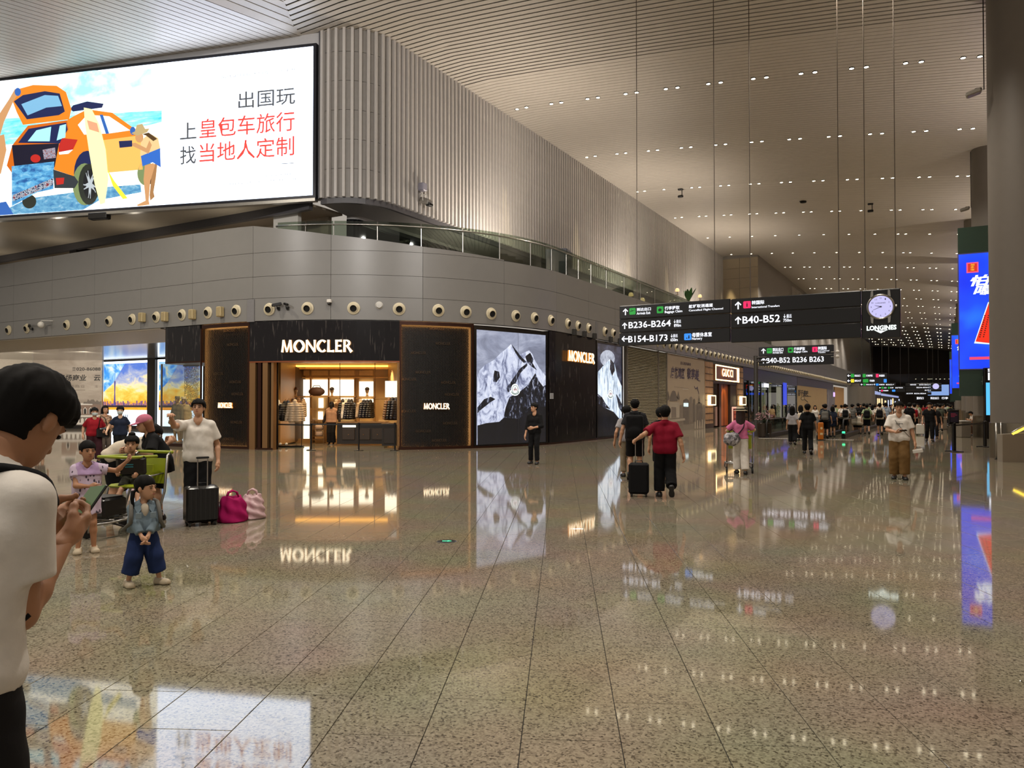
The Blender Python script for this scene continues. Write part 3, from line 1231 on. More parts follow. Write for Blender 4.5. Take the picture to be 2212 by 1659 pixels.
# ------------------------------------------------------------------ floor: running-bond stone tiles
floor = struct('floor')
GA = atan2(937, F) - radians(3.68)             # the joints run 3.7 degrees left of the view
gu = Vector((cos(GA), sin(GA), 0))             # across
gv = Vector((-sin(GA), cos(GA), 0))            # away
TW, TL, GAP = .497, 1.0, .0045
V0 = 5.86                                      # the continuous cross joint
U0 = gu.dot(on_z(1016, 1345))
tiles = []
for i in range(-150, 150):
	for j in range(-8, 60):
		u = U0 + i * TW
		off = (i % 2) * .5 if j >= 0 else ((i + 1) % 2) * .5
		v = V0 + j * TL + off
		v1 = v + TL
		if j < 0:
			v1 = min(v1, V0)
		if j == 0 and off:
			tiles.append((u, V0, TW, .5))
		c = gu * (u + TW / 2) + gv * ((v + v1) / 2)
		tiles.append((u, v, TW, v1 - v))
near = []
rest = []
for t in tiles:
	if t[3] < .05:
		continue
	c = gu * (t[0] + t[2] / 2) + gv * (t[1] + t[3] / 2)
	if c.y > 60 or c.x < -52 or c.x > 14 or c.y < -3:
		continue
	d = c.dot(FW)
	vis = False
	if d > 1.2:
		px, py = proj((c.x, c.y, 0))
		vis = -160 < px < 2360 and py < 1900
	if vis:
		near.append((d, t))
	elif d > -2:
		rest.append(t)
near.sort(key=lambda a: a[0])
rest += [t for d, t in near[300:]]
meshes = {}
for d, t in near[:300]:
	key = (round(t[2], 3), round(t[3], 3))
	if key not in meshes:
		mb = MB()
		mb.box((0, 0, -.02), (t[2] - GAP, t[3] - GAP, .04), 0, .0015)
		meshes[key] = mb.mesh('tile', m_floor)
	c = gu * (t[0] + t[2] / 2) + gv * (t[1] + t[3] / 2)
	link('tile', meshes[key], floor, c, GA)
mb = MB()
for t in rest:
	a = [gu * (t[0] + p) + gv * (t[1] + q) for p, q in ((GAP / 2, GAP / 2), (t[2] - GAP / 2, GAP / 2), (t[2] - GAP / 2, t[3] - GAP / 2), (GAP / 2, t[3] - GAP / 2))]
	mb.add(a, [(0, 1, 2, 3)])
mb.build('tile_field', m_floor, floor, kind='stuff')
mb = MB()
mb.bx(-75, 20, -6, 60, -.12, -.008)
mb.build('joint_bed', m_joint, floor)
mb = MB()
mb.bx(-60, 20, 59.5, 340, -.1, -.0005)
mb.build('far_paving', m_floor, floor)

# ------------------------------------------------------------------ ceiling of curved planks
def zr(X):
	t = X + 18.4
	b = 14.85 + (-.0638 * t - .00149 * t * t if t > 0 else .03 * t)
	return CAMZ + b


def crease_y(X):
	return 21.8 - (X + 22.2) / .684 if X > -22.2 else 22.45 + .303 * (X + 21.9)


def zl(X, Y):
	return zr(X) - .14 * max(0, crease_y(X) - Y)


ceiling = struct('ceiling')


def plank_x(mb, y0, y1, xa, xb, th=.03):
	n = max(2, int((xb - xa) / 2.4))
	vs = []
	fs = []
	for i in range(n + 1):
		x = xa + (xb - xa) * i / n
		z = zr(x)
		vs += [(x, y0, z), (x, y1, z), (x, y1, z + th), (x, y0, z + th)]
	for i in range(n):
		for k in range(4):
			j = (k + 1) % 4
			fs.append((i * 4 + k, i * 4 + j, (i + 1) * 4 + j, (i + 1) * 4 + k))
	fs += [(3, 2, 1, 0), (n * 4, n * 4 + 1, n * 4 + 2, n * 4 + 3)]
	mb.add(vs, fs)


def plank_y(mb, x0, x1, ya, yb, th=.03):
	n = max(1, int((ya - yb) / 5))
	vs = []
	fs = []
	for i in range(n + 1):
		y = ya + (yb - ya) * i / n
		k = 0 if i < n else 0
		za, zb = zl(x0, y), zl(x1, y)
		if i == 0:
			y0, y1 = (crease_y(x0), crease_y(x1))
			za, zb = zr(x0), zr(x1)
		else:
			y0 = y1 = y
		vs += [(x0, y0, za), (x1, y1, zb), (x1, y1, zb + th), (x0, y0, za + th)]
	for i in range(n):
		for k in range(4):
			j = (k + 1) % 4
			fs.append((i * 4 + k, i * 4 + j, (i + 1) * 4 + j, (i + 1) * 4 + k))
	fs += [(3, 2, 1, 0), (n * 4, n * 4 + 1, n * 4 + 2, n * 4 + 3)]
	mb.add(vs, fs)


YW = 29.35       # where the open joints give way to tight ones
y = 8.0
while y < 50:
	wide = y < YW
	g = .085 if wide else .034
	xa = -20.6 if y > 26 else (-22.6 if y > 21.8 else -22.2 + .684 * (21.8 - y - .15))
	mb = MB()
	plank_x(mb, y, y + .3 - g, xa, 12)
	mb.build('plank', m_ceil, ceiling)
	y += .3
mb = MB()
while y < 214:
	plank_x(mb, y, y + .582, -20.6, 12)
	y += .6
mb.build('plank_field', m_ceil, ceiling, kind='stuff')
x = -52.0
while x < -12.6:
	mb = MB()
	plank_y(mb, x, x + .284, crease_y(x + .15), 3.0)
	mb.build('plank', m_ceil, ceiling)
	x += .33
mb = MB()
for i in range(16):
	x0, x1 = -24 + 2.3 * i, -24 + 2.3 * (i + 1)
	mb.quad((x0, 2, zr(x0) + .35), (x0, 215, zr(x0) + .35), (x1, 215, zr(x1) + .35), (x1, 2, zr(x1) + .35))
mb.quad((-54, 2, 16.4), (-54, 24, 16.6), (-22, 24, 17), (-22, 2, 16.8))
mb.build('void', m_void, ceiling)
# the roof beyond the far end of the bright ceiling, lower and dark
mb = MB()
mb.bx(-24, 14, 214, 214.6, 9.4, 17)
mb.bx(-24, 14, 214, 340, 9.2, 9.4)
mb.build('bulkhead', M('dark_brown_soffit', '3a322b', .7), ceiling)

# ------------------------------------------------------------------ upper slatted wall with its rounded corner
SX, SCX, SCY, SR = -19.5, -21.45, 24.4, 1.95
ZB = 9.8


def scurve(s, off=0.0):
	"""s = 0 at the corner's end by the billboard; grows along the concourse"""
	L = SR * pi / 2
	if s < L:
		q = -pi / 2 + s / SR
		n = Vector((cos(q), sin(q), 0))
		return Vector((SCX, SCY, 0)) + n * (SR + off), n
	return Vector((SX + off, SCY + s - L, 0)), Vector((1, 0, 0))


wall_l = struct('wall_left')
SEND = 77 - SCY + SR * pi / 2
fin = MB()
fin.box((0, 0, (ZB + 16.75) / 2), (.16, .12, 16.75 - ZB), 0, .012)
finm = fin.mesh('fin', m_fin)
s = .12
while s < SEND:
	p, n = scurve(s, .08)
	link('fin', finm, wall_l, p, atan2(n.y, n.x))
	s += .3
rows = [ZB + 1.16 * k for k in range(7)]
for z in rows:
	mb = MB()
	pts = []
	ss = [SR * pi / 2 * k / 10 for k in range(11)] + [SEND]
	vs = []
	fs = []
	for q in ss:
		for off, zz in ((0, z), (0, z + 1.145), (-.06, z + 1.145), (-.06, z)):
			p = scurve(q, off)[0]
			vs.append((p.x, p.y, zz))
	for i in range(len(ss) - 1):
		for k in range(4):
			j = (k + 1) % 4
			fs.append((i * 4 + k, (i + 1) * 4 + k, (i + 1) * 4 + j, i * 4 + j))
	mb.add(vs, fs)
	mb.build('panel', m_finb, wall_l)
# underside, edge trim and the recessed wall below the slats
mb = MB()
for z0, z1, o0, o1 in ((ZB - .22, ZB, .02, -.12),):
	vs = []
	fs = []
	for q in ss:
		for off, zz in ((o0, z0), (o0, z1), (o1, z1), (o1, z0)):
			p = scurve(q, off)[0]
			vs.append((p.x, p.y, zz))
	for i in range(len(ss) - 1):
		for k in range(4):
			j = (k + 1) % 4
			fs.append((i * 4 + k, (i + 1) * 4 + k, (i + 1) * 4 + j, i * 4 + j))
	mb.add(vs, fs)
mb.build('edge_trim', M('slate_trim', '4b494c', .4), wall_l)
mb = MB()
vs = []
fs = []
for q in ss:
	for off, zz in ((-.1, ZB - .2), (-1.5, ZB - .35), (-1.5, 6.9)):
		p = scurve(q, off)[0]
		vs.append((p.x, p.y, zz))
for i in range(len(ss) - 1):
	for k in range(2):
		fs.append((i * 3 + k, (i + 1) * 3 + k, (i + 1) * 3 + k + 1, i * 3 + k + 1))
mb.add(vs, fs)
mb.build('recess', m_grey, wall_l)
# dark windows in the recess at the corner
for a, b in ((.1, 1.9), (1.95, 4.0), (4.06, 7.5), (7.56, 11)):
	mb = MB()
	k = 6
	vs = []
	fs = []
	for i in range(k + 1):
		p = scurve(a + (b - a) * i / k, -1.46)[0]
		vs += [(p.x, p.y, 7.5), (p.x, p.y, ZB - .5)]
	for i in range(k):
		fs.append((i * 2, i * 2 + 2, i * 2 + 3, i * 2 + 1))
	mb.add(vs, fs)
	mb.build('dark_pane', M('black_glass', '08090d', .06, var=0), wall_l)

# block at the far end of the slatted wall, panelled, standing forward
mb = MB()
mb.bx(-22, -15.95, 77.06, 214, 6, 16.6)
mb.build('far_block', m_finb, wall_l)
for k in range(9):
	for q in range(2):
		mb = MB()
		mb.bx(-19.5 + q * 1.79, -19.5 + q * 1.79 + 1.77, 77.0, 77.06, 7.2 + k * 1.0, 7.2 + k * 1.0 + .985)
		mb.build('panel', M('far_panel', 'a3947c', .4), wall_l)
fin2 = MB()
fin2.box((0, 0, 11), (.14, .2, 9.6))
fm2 = fin2.mesh('fin', m_fin)
for k in range(70):
	link('fin', fm2, wall_l, (-15.88, 96 + k * .9, 0))

# ------------------------------------------------------------------ billboard wall of the cross hall (turned 17 degrees), soffit below it
wall_b = struct('wall_billboard')
BD = Vector((-.9568, -.2907, 0)).normalized()
BN = Vector((.2907, -.9568, 0)).normalized()       # towards the hall
BO = Vector((-21.42, 22.42, 0))


def bw(t, z, off=0.0):
	return BO + BD * t + BN * off + Vector((0, 0, z))


mb = MB()
mb.prism([bw(.06, ZB), bw(30, ZB), bw(30, 16.4), bw(.06, 16.75)], BN * -.3)
mb.build('plaster', M('light_plaster', 'b4b3b4', .5, var=.04), wall_b)
mb = MB()
mb.prism([bw(-.02, ZB), bw(.06, ZB), bw(.06, 16.7), bw(-.02, 16.7)], BN * .12)
mb.build('corner_strip', M('slate_trim', '4b494c'), wall_b)
mb = MB()
a, b = bw(0, ZB), bw(30, ZB)
mb.prism([a, (-21.9, 22.5, ZB), (b.x, 22.5, ZB), b], (0, 0, .1))
mb.build('soffit', M('soffit_light', 'c4b8a4', .5, var=.05), wall_b)
mb = MB()
mb.bx(-62, -22.05, 22.4, 22.62, ZB - .34, ZB)
mb.build('edge_trim', M('slate_trim', '4b494c'), wall_b)
mb = MB()
mb.bx(-62, -22.6, 24.1, 24.3, 6.5, 9.9)
mb.bx(-62, -22, 22.6, 24.3, 9.6, 9.7)
mb.build('recess', m_beige, wall_b)
mb = MB()
mb.bx(-38.6, -38.0, 22.5, 23.3, 6.5, 9.6)
mb.build('recess_pier', m_black, wall_b)
mb = MB()
for k in range(150):
	mb.bx(-45 + k * .14, -45 + k * .14 + .07, 24.02, 24.1, 8.75, 9.0)
mb.build('grille', m_void, wall_b, kind='stuff')
# white return wall beside the dark corner window
mb = MB()
mb.bx(-24.4, -23.0, 22.75, 22.95, 6.5, 9.62)
mb.build('white_return', m_white, wall_b)

# ------------------------------------------------------------------ shop-front fascia: curved metal panels, top edge sweeping up to the left
B = [CAMZ + b for b in (3.08, 3.92, 4.73, 5.62)]
s545, s714, s913, s1089 = s_at(545), s_at(714), s_at(913), s_at(1089)
_tp = [(-60, 6.78), (s545 - 6, 6.70), (s545, 6.64), (s714, 6.19), (s913, 5.85), (s1089, 5.66), (s1089 + 4, 5.635), (300, 5.635)]


def ftop(s):
	for (a, p), (b, q) in zip(_tp, _tp[1:]):
		if s <= b:
			return CAMZ + p + (q - p) * (s - a) / (b - a)
	return CAMZ + 5.635


cols = [s545 - 3.2 * k for k in range(11, 0, -1)] + [s545, s714, s913, s1089] + [s1089 + 3.27 * k for k in range(1, 28)]
fascia = struct('wall_fascia')
for a, b in zip(cols, cols[1:]):
	for r in range(4):
		z0 = B[r] + .006
		z1 = (B[r + 1] - .006) if r < 3 else ftop
		if r == 3 and ftop(a) - B[3] < .05 and ftop(b) - B[3] < .05:
			continue
		mb = MB()
		slab(mb, a + .006, b - .006, z0, (z1 if r < 3 else (lambda s: max(ftop(s), B[3] + .02))), 0, .05, 5 if (b > 0 and a < BL) else 1)
		mb.build('panel', m_panel, fascia, 2)
mb = MB()
slab(mb, cols[0], cols[-1], B[0], lambda s: min(ftop(s) - .02, 99), -.055, .12, 120)
mb.build('joint_backing', m_joint, fascia)
mb = MB()
slab(mb, cols[-1], 190, B[0], CAMZ + 5.635, 0, .1, 2)
mb.build('far_panel', m_panel, fascia)
# slim grey posts that divide the vent band
for px in (541.5, 1289, 1461, 1526):
	s = s_at(px)
	w = .16 if px < 600 else .12
	mb = MB()
	slab(mb, s - w, s + w, B[0] - .02, B[1] - .03, .03, .06, 1)
	mb.build('band_post', M('slate_post', '6d6b6c', .4), fascia)
# balcony floor behind the fascia top, soffit of the left passage
mb = MB()
n = 24
for i in range(n):
	sa, sb = -12 + (75 + 12) * i / n, -12 + (75 + 12) * (i + 1) / n
	p, q = band(sa, -.2)[0], band(sb, -.2)[0]
	k, l = scurve(max(.0, (sa + 12) * .72), -1.6)[0], scurve(max(.0, (sb + 12) * .72), -1.6)[0]
	mb.quad((p.x, p.y, 7.1), (q.x, q.y, 7.1), (l.x, l.y, 7.1), (k.x, k.y, 7.1))
mb.build('balcony_floor', m_grey, fascia)
mb = MB()
mb.bx(-62, -27.6, 19.8, 24.2, 4.72, 4.76)
mb.build('soffit', M('soffit_paint', 'b3a793', .5), fascia)
corridor = struct('wall_corridor')
mb = MB()
mb.bx(-64, -27.6, 24.2, 34, 4.72, 4.8)
mb.build('polished_ceiling', M('polished_ceiling', '8f8a80', .16, metal=.5, var=.1, stretch=(.2, 3, 1)), corridor)
mb = MB()
mb.bx(-53, -27, 32.3, 32.6, 0, 4.8)
mb.build('back_wall', m_dsteel, corridor)
mb = MB()
mb.bx(-72, -56, 14, 14.3, 0, 4.8)
mb.build('side_wall', m_beige, corridor)

# ------------------------------------------------------------------ glass railing on the fascia
rail = thing('glass_railing', 'long curved glass balustrade with a steel handrail along the balcony edge', 'railing', (0, 0, 0))
HR = CAMZ + 6.60
sr = [s_at(p) for p in (592, 655, 717, 814, 911, 1003, 1084, 1152, 1198, 1230, 1256, 1283, 1316)]
while sr[-1] < 60:
	sr.append(sr[-1] + 2.4)
mb = MB()
mb.tube([Vector((*band(sr[0] + (sr[-1] - sr[0]) * k / 90, -.10)[0][:2], HR)) for k in range(91)], .024, 8)
mb.build('handrail', m_steel, rail, True)
mg = GLASS('railing_glass', 'd3dcd2', .86)
for a, b in zip(sr, sr[1:]):
	mb = MB()
	slab(mb, a + .02, b - .02, lambda s: ftop(s) - .05, HR + .14, -.17, .014, 4 if a < BL else 1)
	mb.build('glass_pane', mg, rail)
for a in sr:
	p, t, nn = band(a, -.15)
	mb = MB()
	mb.tube([(p.x, p.y, ftop(a) - .1), (p.x, p.y, HR)], .016, 6)
	mb.box((p.x + nn.x * .03, p.y + nn.y * .03, HR - .02), (.05, .05, .05))
	mb.build('baluster', m_steel, rail)

# ------------------------------------------------------------------ columns on the right with steel bases
wall_r = struct('wall_right')
m_col = M('column_paint', '726b63', .5, var=.05, scale=3)
for i in range(8):
	cx, cy = 2.42, 28.6 + 17.2 * i
	mb = MB()
	mb.lathe([(1.2, 1.1), (1.2, 14.9)], 40, (cx, cy, 0), caps=False)
	mb.build('column', m_col, None, 2, kind='structure')
	mb = MB()
	mb.lathe([(1.235, 0), (1.235, 1.1), (1.2, 1.11)], 40, (cx, cy, 0), caps=False)
	mb.build('column_base', M('base_steel', '8f8778', .3, metal=.9, var=.06), None, 2, kind='structure')
# right-hand side of the hall beyond the columns
mb = MB()
mb.bx(13.5, 14, 5, 214, 0, 15)
mb.build('far_side', m_beige, wall_r)
mb = MB()
mb.bx(-24, 14, 330, 330.4, 0, 9.4)
mb.build('end_wall', M('far_end_wall', '4a4038', .7), wall_r)
# ------------------------------------------------------------------ pictures on flat panels
def art(name, ramp, scale=4.0, detail=6, dist=.5, stretch=(1, 1, 1), s=1.0, rough_=.62):
	"""printed or shown picture texture: noise through a colour ramp, given off as light"""
	if name in MATS:
		return MATS[name]
	m = bpy.data.materials.new(name)
	m.use_nodes = True
	nt = m.node_tree
	b = nt.nodes['Principled BSDF']
	tc = nt.nodes.new('ShaderNodeTexCoord')
	mp = nt.nodes.new('ShaderNodeMapping')
	mp.inputs['Scale'].default_value = stretch
	n = nt.nodes.new('ShaderNodeTexNoise')
	n.inputs['Scale'].default_value = scale
	n.inputs['Detail'].default_value = detail
	n.inputs['Roughness'].default_value = rough_
	n.inputs['Distortion'].default_value = dist
	r = nt.nodes.new('ShaderNodeValToRGB')
	els = r.color_ramp.elements
	els[0].position, els[0].color = ramp[0][0], (*lin(ramp[0][1]), 1)
	els[1].position, els[1].color = ramp[-1][0], (*lin(ramp[-1][1]), 1)
	for p, c in ramp[1:-1]:
		els.new(p).color = (*lin(c), 1)
	nt.links.new(tc.outputs['Object'], mp.inputs[0])
	nt.links.new(mp.outputs[0], n.inputs['Vector'])
	nt.links.new(n.outputs[0], r.inputs[0])
	if s > 0:
		b.inputs['Base Color'].default_value = (.02, .02, .02, 1)
		nt.links.new(r.outputs[0], b.inputs['Emission Color'])
		b.inputs['Emission Strength'].default_value = s
		b.inputs['Roughness'].default_value = .15
		m.cycles.emission_sampling = 'NONE'
	else:
		nt.links.new(r.outputs[0], b.inputs['Base Color'])
		b.inputs['Roughness'].default_value = .5
	MATS[name] = m
	return m


def art_z(name, ramp, z0, z1, amount, scale=1.0, stretch=(1, 1, 1), s=1.0):
	"""picture whose colour runs with height, broken up by noise"""
	m = art(name, ramp, scale, 6, .6, stretch, s)
	nt = m.node_tree
	r = [n for n in nt.nodes if n.type == 'VALTORGB'][0]
	n = [n for n in nt.nodes if n.type == 'TEX_NOISE'][0]
	tc = [n for n in nt.nodes if n.type == 'TEX_COORD'][0]
	sp = nt.nodes.new('ShaderNodeSeparateXYZ')
	mr = nt.nodes.new('ShaderNodeMapRange')
	mr.inputs[1].default_value, mr.inputs[2].default_value = z0, z1
	nt.links.new(tc.outputs['Object'], sp.inputs[0])
	nt.links.new(sp.outputs[2], mr.inputs[0])
	mx = nt.nodes.new('ShaderNodeMix')
	mx.inputs[0].default_value = amount
	nt.links.new(mr.outputs[0], mx.inputs[2])
	nt.links.new(n.outputs[0], mx.inputs[3])
	nt.links.new(mx.outputs[0], r.inputs[0])
	return m


class Flat:
	"""a flat picture panel: o lower-left corner, ux to the right, uy up; hit() finds where a photo pixel falls on it"""

	def __init__(s, o, ux, n=None, uy=(0, 0, 1)):
		s.o, s.ux, s.uy = Vector(o), Vector(ux).normalized(), Vector(uy).normalized()
		s.n = s.ux.cross(s.uy)
		s.clip = None

	def hit(s, px, py):
		d = ray(px, py)
		c = Vector((0, 0, CAMZ))
		t = (s.o - c).dot(s.n) / d.dot(s.n)
		p = c + d * t - s.o
		return p.dot(s.ux), p.dot(s.uy)

	def poly(s, name, pts, mat, off, parent, pixels=True, scale=1.0, ox=0, oy=0):
		q = [s.hit(ox + a / scale, oy + b / scale) for a, b in pts] if pixels else pts
		if s.clip:
			for ax, lim, sg in ((0, 0, 1), (0, s.clip[0], -1), (1, 0, 1), (1, s.clip[1], -1)):
				out = []
				for i in range(len(q)):
					a, b = q[i - 1], q[i]
					ia, ib = (a[ax] - lim) * sg >= 0, (b[ax] - lim) * sg >= 0
					if ia != ib:
						t = (lim - a[ax]) / (b[ax] - a[ax])
						out.append((a[0] + (b[0] - a[0]) * t, a[1] + (b[1] - a[1]) * t))
					if ib:
						out.append(b)
				q = out
		ar = sum(q[i][0] * q[(i + 1) % len(q)][1] - q[(i + 1) % len(q)][0] * q[i][1] for i in range(len(q)))
		if ar < 0:
			q = q[::-1]
		mb = MB()
		poly2(mb, q, s.o, s.ux, s.uy, off)
		return mb.build(name, mat, parent)

	def text(s, name, t, x0, y0, x1, y1, mat, off, parent, bold=0.0, depth=.004, shear=0.0):
		"""fit text between the photo pixels (x0, y0) lower left and (x1, y1) upper right"""
		a = s.hit(x0, y0)
		b = s.hit(x1, y1)
		mb = MB()
		add_text(mb, t, s.o + s.ux * a[0] + s.uy * a[1] + s.n * off, s.ux, s.uy, b[0] - a[0], b[1] - a[1], bold, depth, 2, shear)
		return mb.build(name, mat, parent)


def disc(cx, cy, rx, ry, n=20, a0=0):
	return [(cx + rx * cos(2 * pi * k / n + a0), cy + ry * sin(2 * pi * k / n + a0)) for k in range(n)]


# ------------------------------------------------------------------ the large lit billboard
bb = thing('billboard', 'huge bright lightbox advert with orange car and red Chinese slogan, upper left', 'billboard', bw(0, 0))
bb.location = (0, 0, 0)
BF = Flat(bw(18.0, 9.9, .26), -BD)
W_, H_ = 17.76, 5.9
BF.clip = (W_, H_)
mb = MB()
mb.prism([bw(18.35, 9.78, .02), bw(.12, 9.78, .02), bw(.12, 15.93, .02), bw(18.35, 15.93, .02)], BN * .2)
mb.build('housing', M('billboard_frame', '232329', .3, metal=.3), bb)
mb = MB()
mb.prism([bw(18.35, 9.66, .02), bw(.12, 9.66, .02), bw(.12, 9.78, .02), bw(18.35, 9.78, .02)], BN * .25)
mb.build('lower_lip', m_steel, bb)
e_bw = E('lightbox_white', 'dde9ff', 3.8, sample=True)
mb = MB()
poly2(mb, [(0, 0), (W_, 0), (W_, H_), (0, H_)], BF.o, BF.ux, BF.uy, -.02)
bsc = mb.build('screen', e_bw, bb)
S3 = 2.962
ea = lambda n, c, s=1.15: E('ad_' + n, c, s)
orange, orange2, dblue, mblue = ea('orange', 'f08a1c'), ea('orange_dark', 'd8690c'), ea('dark_blue', '1b2a63', .8), ea('mid_blue', '2f66b8')
cyan, pale, skin_, yel, yel2 = ea('cyan', '9fe6f2', 1.5), ea('pale', 'd6f4f8', 1.7), ea('skin', 'd9a06a', 1.1), ea('board', 'efe9a0', 1.7), ea('board_yellow', 'f0e03a', 1.4)
redl, darkg, grn = ea('red', 'd22a22', 1.0), ea('tyre', '31382f', .7), ea('tyre_green', '8fa36a', .9)
sand = art('ad_sand', [(.2, 'f2e9c8'), (.5, 'fffdf0'), (.8, 'ffffff')], 2, s=1.9)
sky_ = art('ad_sky', [(.3, '8fdcf5'), (.48, 'd9f5fb'), (.58, 'ffffff'), (.9, 'ffffff')], .55, 4, .4, (1, 1, 1.6), 1.9)
P_ = lambda name, pts, m, k: BF.poly(name, pts, m, .002 + k * .003, bb, True, S3)
LX = -560       # the picture runs on beyond the frame's edge
P_('sky', [(LX, 480), (1035, 440), (1035, 770), (LX, 900)], sky_, 0)
P_('sea', [(LX, 790), (1035, 708), (1035, 790), (LX, 1010)], art('ad_sea', [(.3, '3fc3dc'), (.55, '8fe4ee'), (.8, 'e8fbfd')], 1.4, 4, .3, (1, 1, 5), 1.5), 1)
P_('sand', [(LX, 1010), (560, 900), (1035, 780), (1035, 1330), (LX, 1440)], sand, 1)
P_('shadow', [(60, 1330), (180, 1270), (480, 1230), (640, 1200), (900, 1180), (905, 1230), (640, 1280), (520, 1350), (60, 1385)], art('ad_shadow', [(.3, '3b7fb5'), (.55, '6fb2d6'), (.8, 'd8e9ee')], 3, 5, .5, (1, 1, 2), 1.1), 2)
P_('shadow', [(LX, 1390), (40, 1290), (95, 1385), (60, 1392), (LX, 1445)], mblue, 3)
P_('car_side', [(430, 770), (470, 745), (560, 700), (720, 722), (800, 780), (870, 830), (905, 900), (915, 1085), (780, 1090), (640, 1110), (600, 1050), (560, 1010), (505, 1060), (480, 1130), (345, 1085), (372, 920)], orange, 3)
P_('car_side', [(640, 900), (870, 870), (905, 920), (915, 1085), (640, 1110)], ea('orange_light', 'f7b45a', 1.4), 4)
P_('car_rear', [(45, 1060), (80, 930), (180, 805), (430, 770), (440, 830), (375, 925), (345, 1090), (80, 1110)], orange2, 4)
P_('rear_window', [(118, 915), (185, 825), (425, 785), (435, 830), (385, 918)], dblue, 5)
P_('rear_window', [(180, 905), (235, 835), (330, 812), (320, 905)], cyan, 6)
P_('rear_window', [(365, 900), (385, 805), (425, 795), (420, 880)], cyan, 6)
P_('boot', [(78, 930), (380, 918), (352, 1070), (95, 1075)], ea('boot', '1c1a3a', .6), 6)
P_('red_cap', disc(230, 1015, 32, 26), redl, 7)
P_('bag', [(275, 960), (355, 945), (360, 1010), (285, 1020)], art('ad_check', [(.35, '8c2b2b'), (.5, 'c9c3d0'), (.7, '34407a')], 14, 2, 0, (1, 1, 1), .9), 7)
P_('towel', [(78, 1065), (350, 1035), (345, 1210), (240, 1232), (135, 1290), (80, 1320)], art('ad_towel', [(.3, '245b9c'), (.5, '57a7d8'), (.75, '9fd7ea')], 2.6, 4, .6, (1, 1, 2), 1.2), 8)
P_('towel_band', [(85, 1250), (345, 1140), (345, 1185), (85, 1290)], art('ad_band', [(.4, '1b2450'), (.5, 'c8dbe8'), (.6, '8c2f3a')], 9, 2, 0, (1, 1, 1), 1), 9)
P_('tail_light', [(378, 935), (400, 885), (500, 895), (470, 958), (380, 975)], redl, 8)
P_('tail_light', [(380, 975), (470, 958), (440, 985), (382, 990)], pale, 8)
P_('bumper', [(343, 1085), (480, 1130), (505, 1165), (480, 1205), (352, 1205)], ea('bumper', '3a4148', .8), 8)
P_('reflector', [(360, 1140), (415, 1138), (410, 1178), (365, 1185)], redl, 9)
P_('tailgate', [(80, 640), (130, 568), (215, 545), (365, 550), (425, 590), (460, 700), (445, 765), (150, 800), (110, 720)], orange, 7)
P_('tailgate_glass', [(92, 650), (150, 610), (290, 585), (385, 600), (418, 715), (380, 738), (175, 765)], dblue, 8)
P_('tailgate_glass', [(140, 668), (290, 610), (375, 615), (400, 680), (300, 690), (180, 740)], ea('sky_pane', '7fb9dd', 1.2), 9)
P_('side_window', [(500, 800), (560, 735), (700, 745), (835, 835), (700, 855), (540, 862)], pale, 5)
P_('window_post', [(640, 735), (660, 735), (700, 855), (680, 858)], mblue, 6)
P_('roof_rack', [(450, 700), (470, 675), (560, 650), (665, 665), (655, 690), (470, 715)], dblue, 6)
P_('mirror', disc(852, 838, 18, 26), mblue, 6)
P_('wheel_arch', disc(560, 1110, 85, 145), dblue, 5)
P_('tyre', disc(545, 1180, 78, 135), grn, 6)
P_('tyre', disc(572, 1180, 68, 132), darkg, 7)
P_('rim', disc(580, 1180, 46, 98), ea('rim_dark', '20242a', .5), 8)
for k in range(5):
	q = 2 * pi * k / 5 + .4
	for dq in (-.16, .16):
		P_('spoke', [(580 + 8 * cos(q + 1.5), 1180 + 16 * sin(q + 1.5)), (580 + 43 * cos(q + dq), 1180 + 92 * sin(q + dq)), (580 + 43 * cos(q + dq + .09), 1180 + 92 * sin(q + dq + .09)), (580 - 8 * cos(q + 1.5), 1180 - 16 * sin(q + 1.5))], ea('spoke', 'c9d2d6', 1.0), 9)
P_('rear_tyre', disc(190, 1290, 45, 45), darkg, 7)
P_('far_wheel', disc(935, 1110, 55, 78), grn, 4)
P_('far_rim', disc(960, 1120, 32, 60), ea('rim_dark', '20242a', .5), 5)
P_('surfboard', [(540, 690), (590, 700), (640, 800), (680, 960), (697, 1150), (675, 1300), (645, 1310), (610, 1180), (575, 980), (548, 800)], yel, 10)
P_('surfboard_stripe', [(560, 770), (625, 790), (640, 850), (575, 830)], ea('stripe', 'e8a27a', 1.3), 11)
P_('surfboard', [(690, 1085), (735, 1160), (820, 1270), (790, 1275), (725, 1190)], yel2, 10)
P_('swimmer_arm', [(-60, 900), (-20, 760), (60, 640), (100, 570), (125, 590), (90, 650), (30, 780), (-10, 920)], skin_, 10)
P_('swimmer_body', [(LX, 900), (-30, 880), (30, 860), (45, 960), (10, 1110), (-60, 1180), (LX, 1180)], skin_, 9)
P_('wristband', disc(118, 590, 20, 26), mblue, 11)
P_('leg', [(930, 1060), (985, 1045), (995, 1060), (965, 1160), (955, 1285), (960, 1310), (885, 1322), (880, 1312), (935, 1285), (922, 1150)], skin_, 10)
P_('leg', [(965, 1060), (1010, 1045), (1000, 1140), (985, 1230), (992, 1260), (965, 1285), (960, 1250), (970, 1150)], ea('skin_shade', 'b98552', 1.0), 9)
P_('shorts', [(905, 1000), (1028, 950), (1032, 1072), (980, 1040), (915, 1065)], ea('shorts', '2f6fd0', 1.1), 11)
P_('torso', [(905, 900), (960, 855), (1015, 885), (1030, 960), (960, 1010), (900, 1000)], ea('tan_top', 'e6c48a', 1.3), 10)
P_('arm', [(960, 900), (975, 930), (955, 985), (850, 935), (840, 920), (870, 915), (940, 950)], skin_, 12)
P_('face', disc(895, 880, 26, 34), skin_, 11)
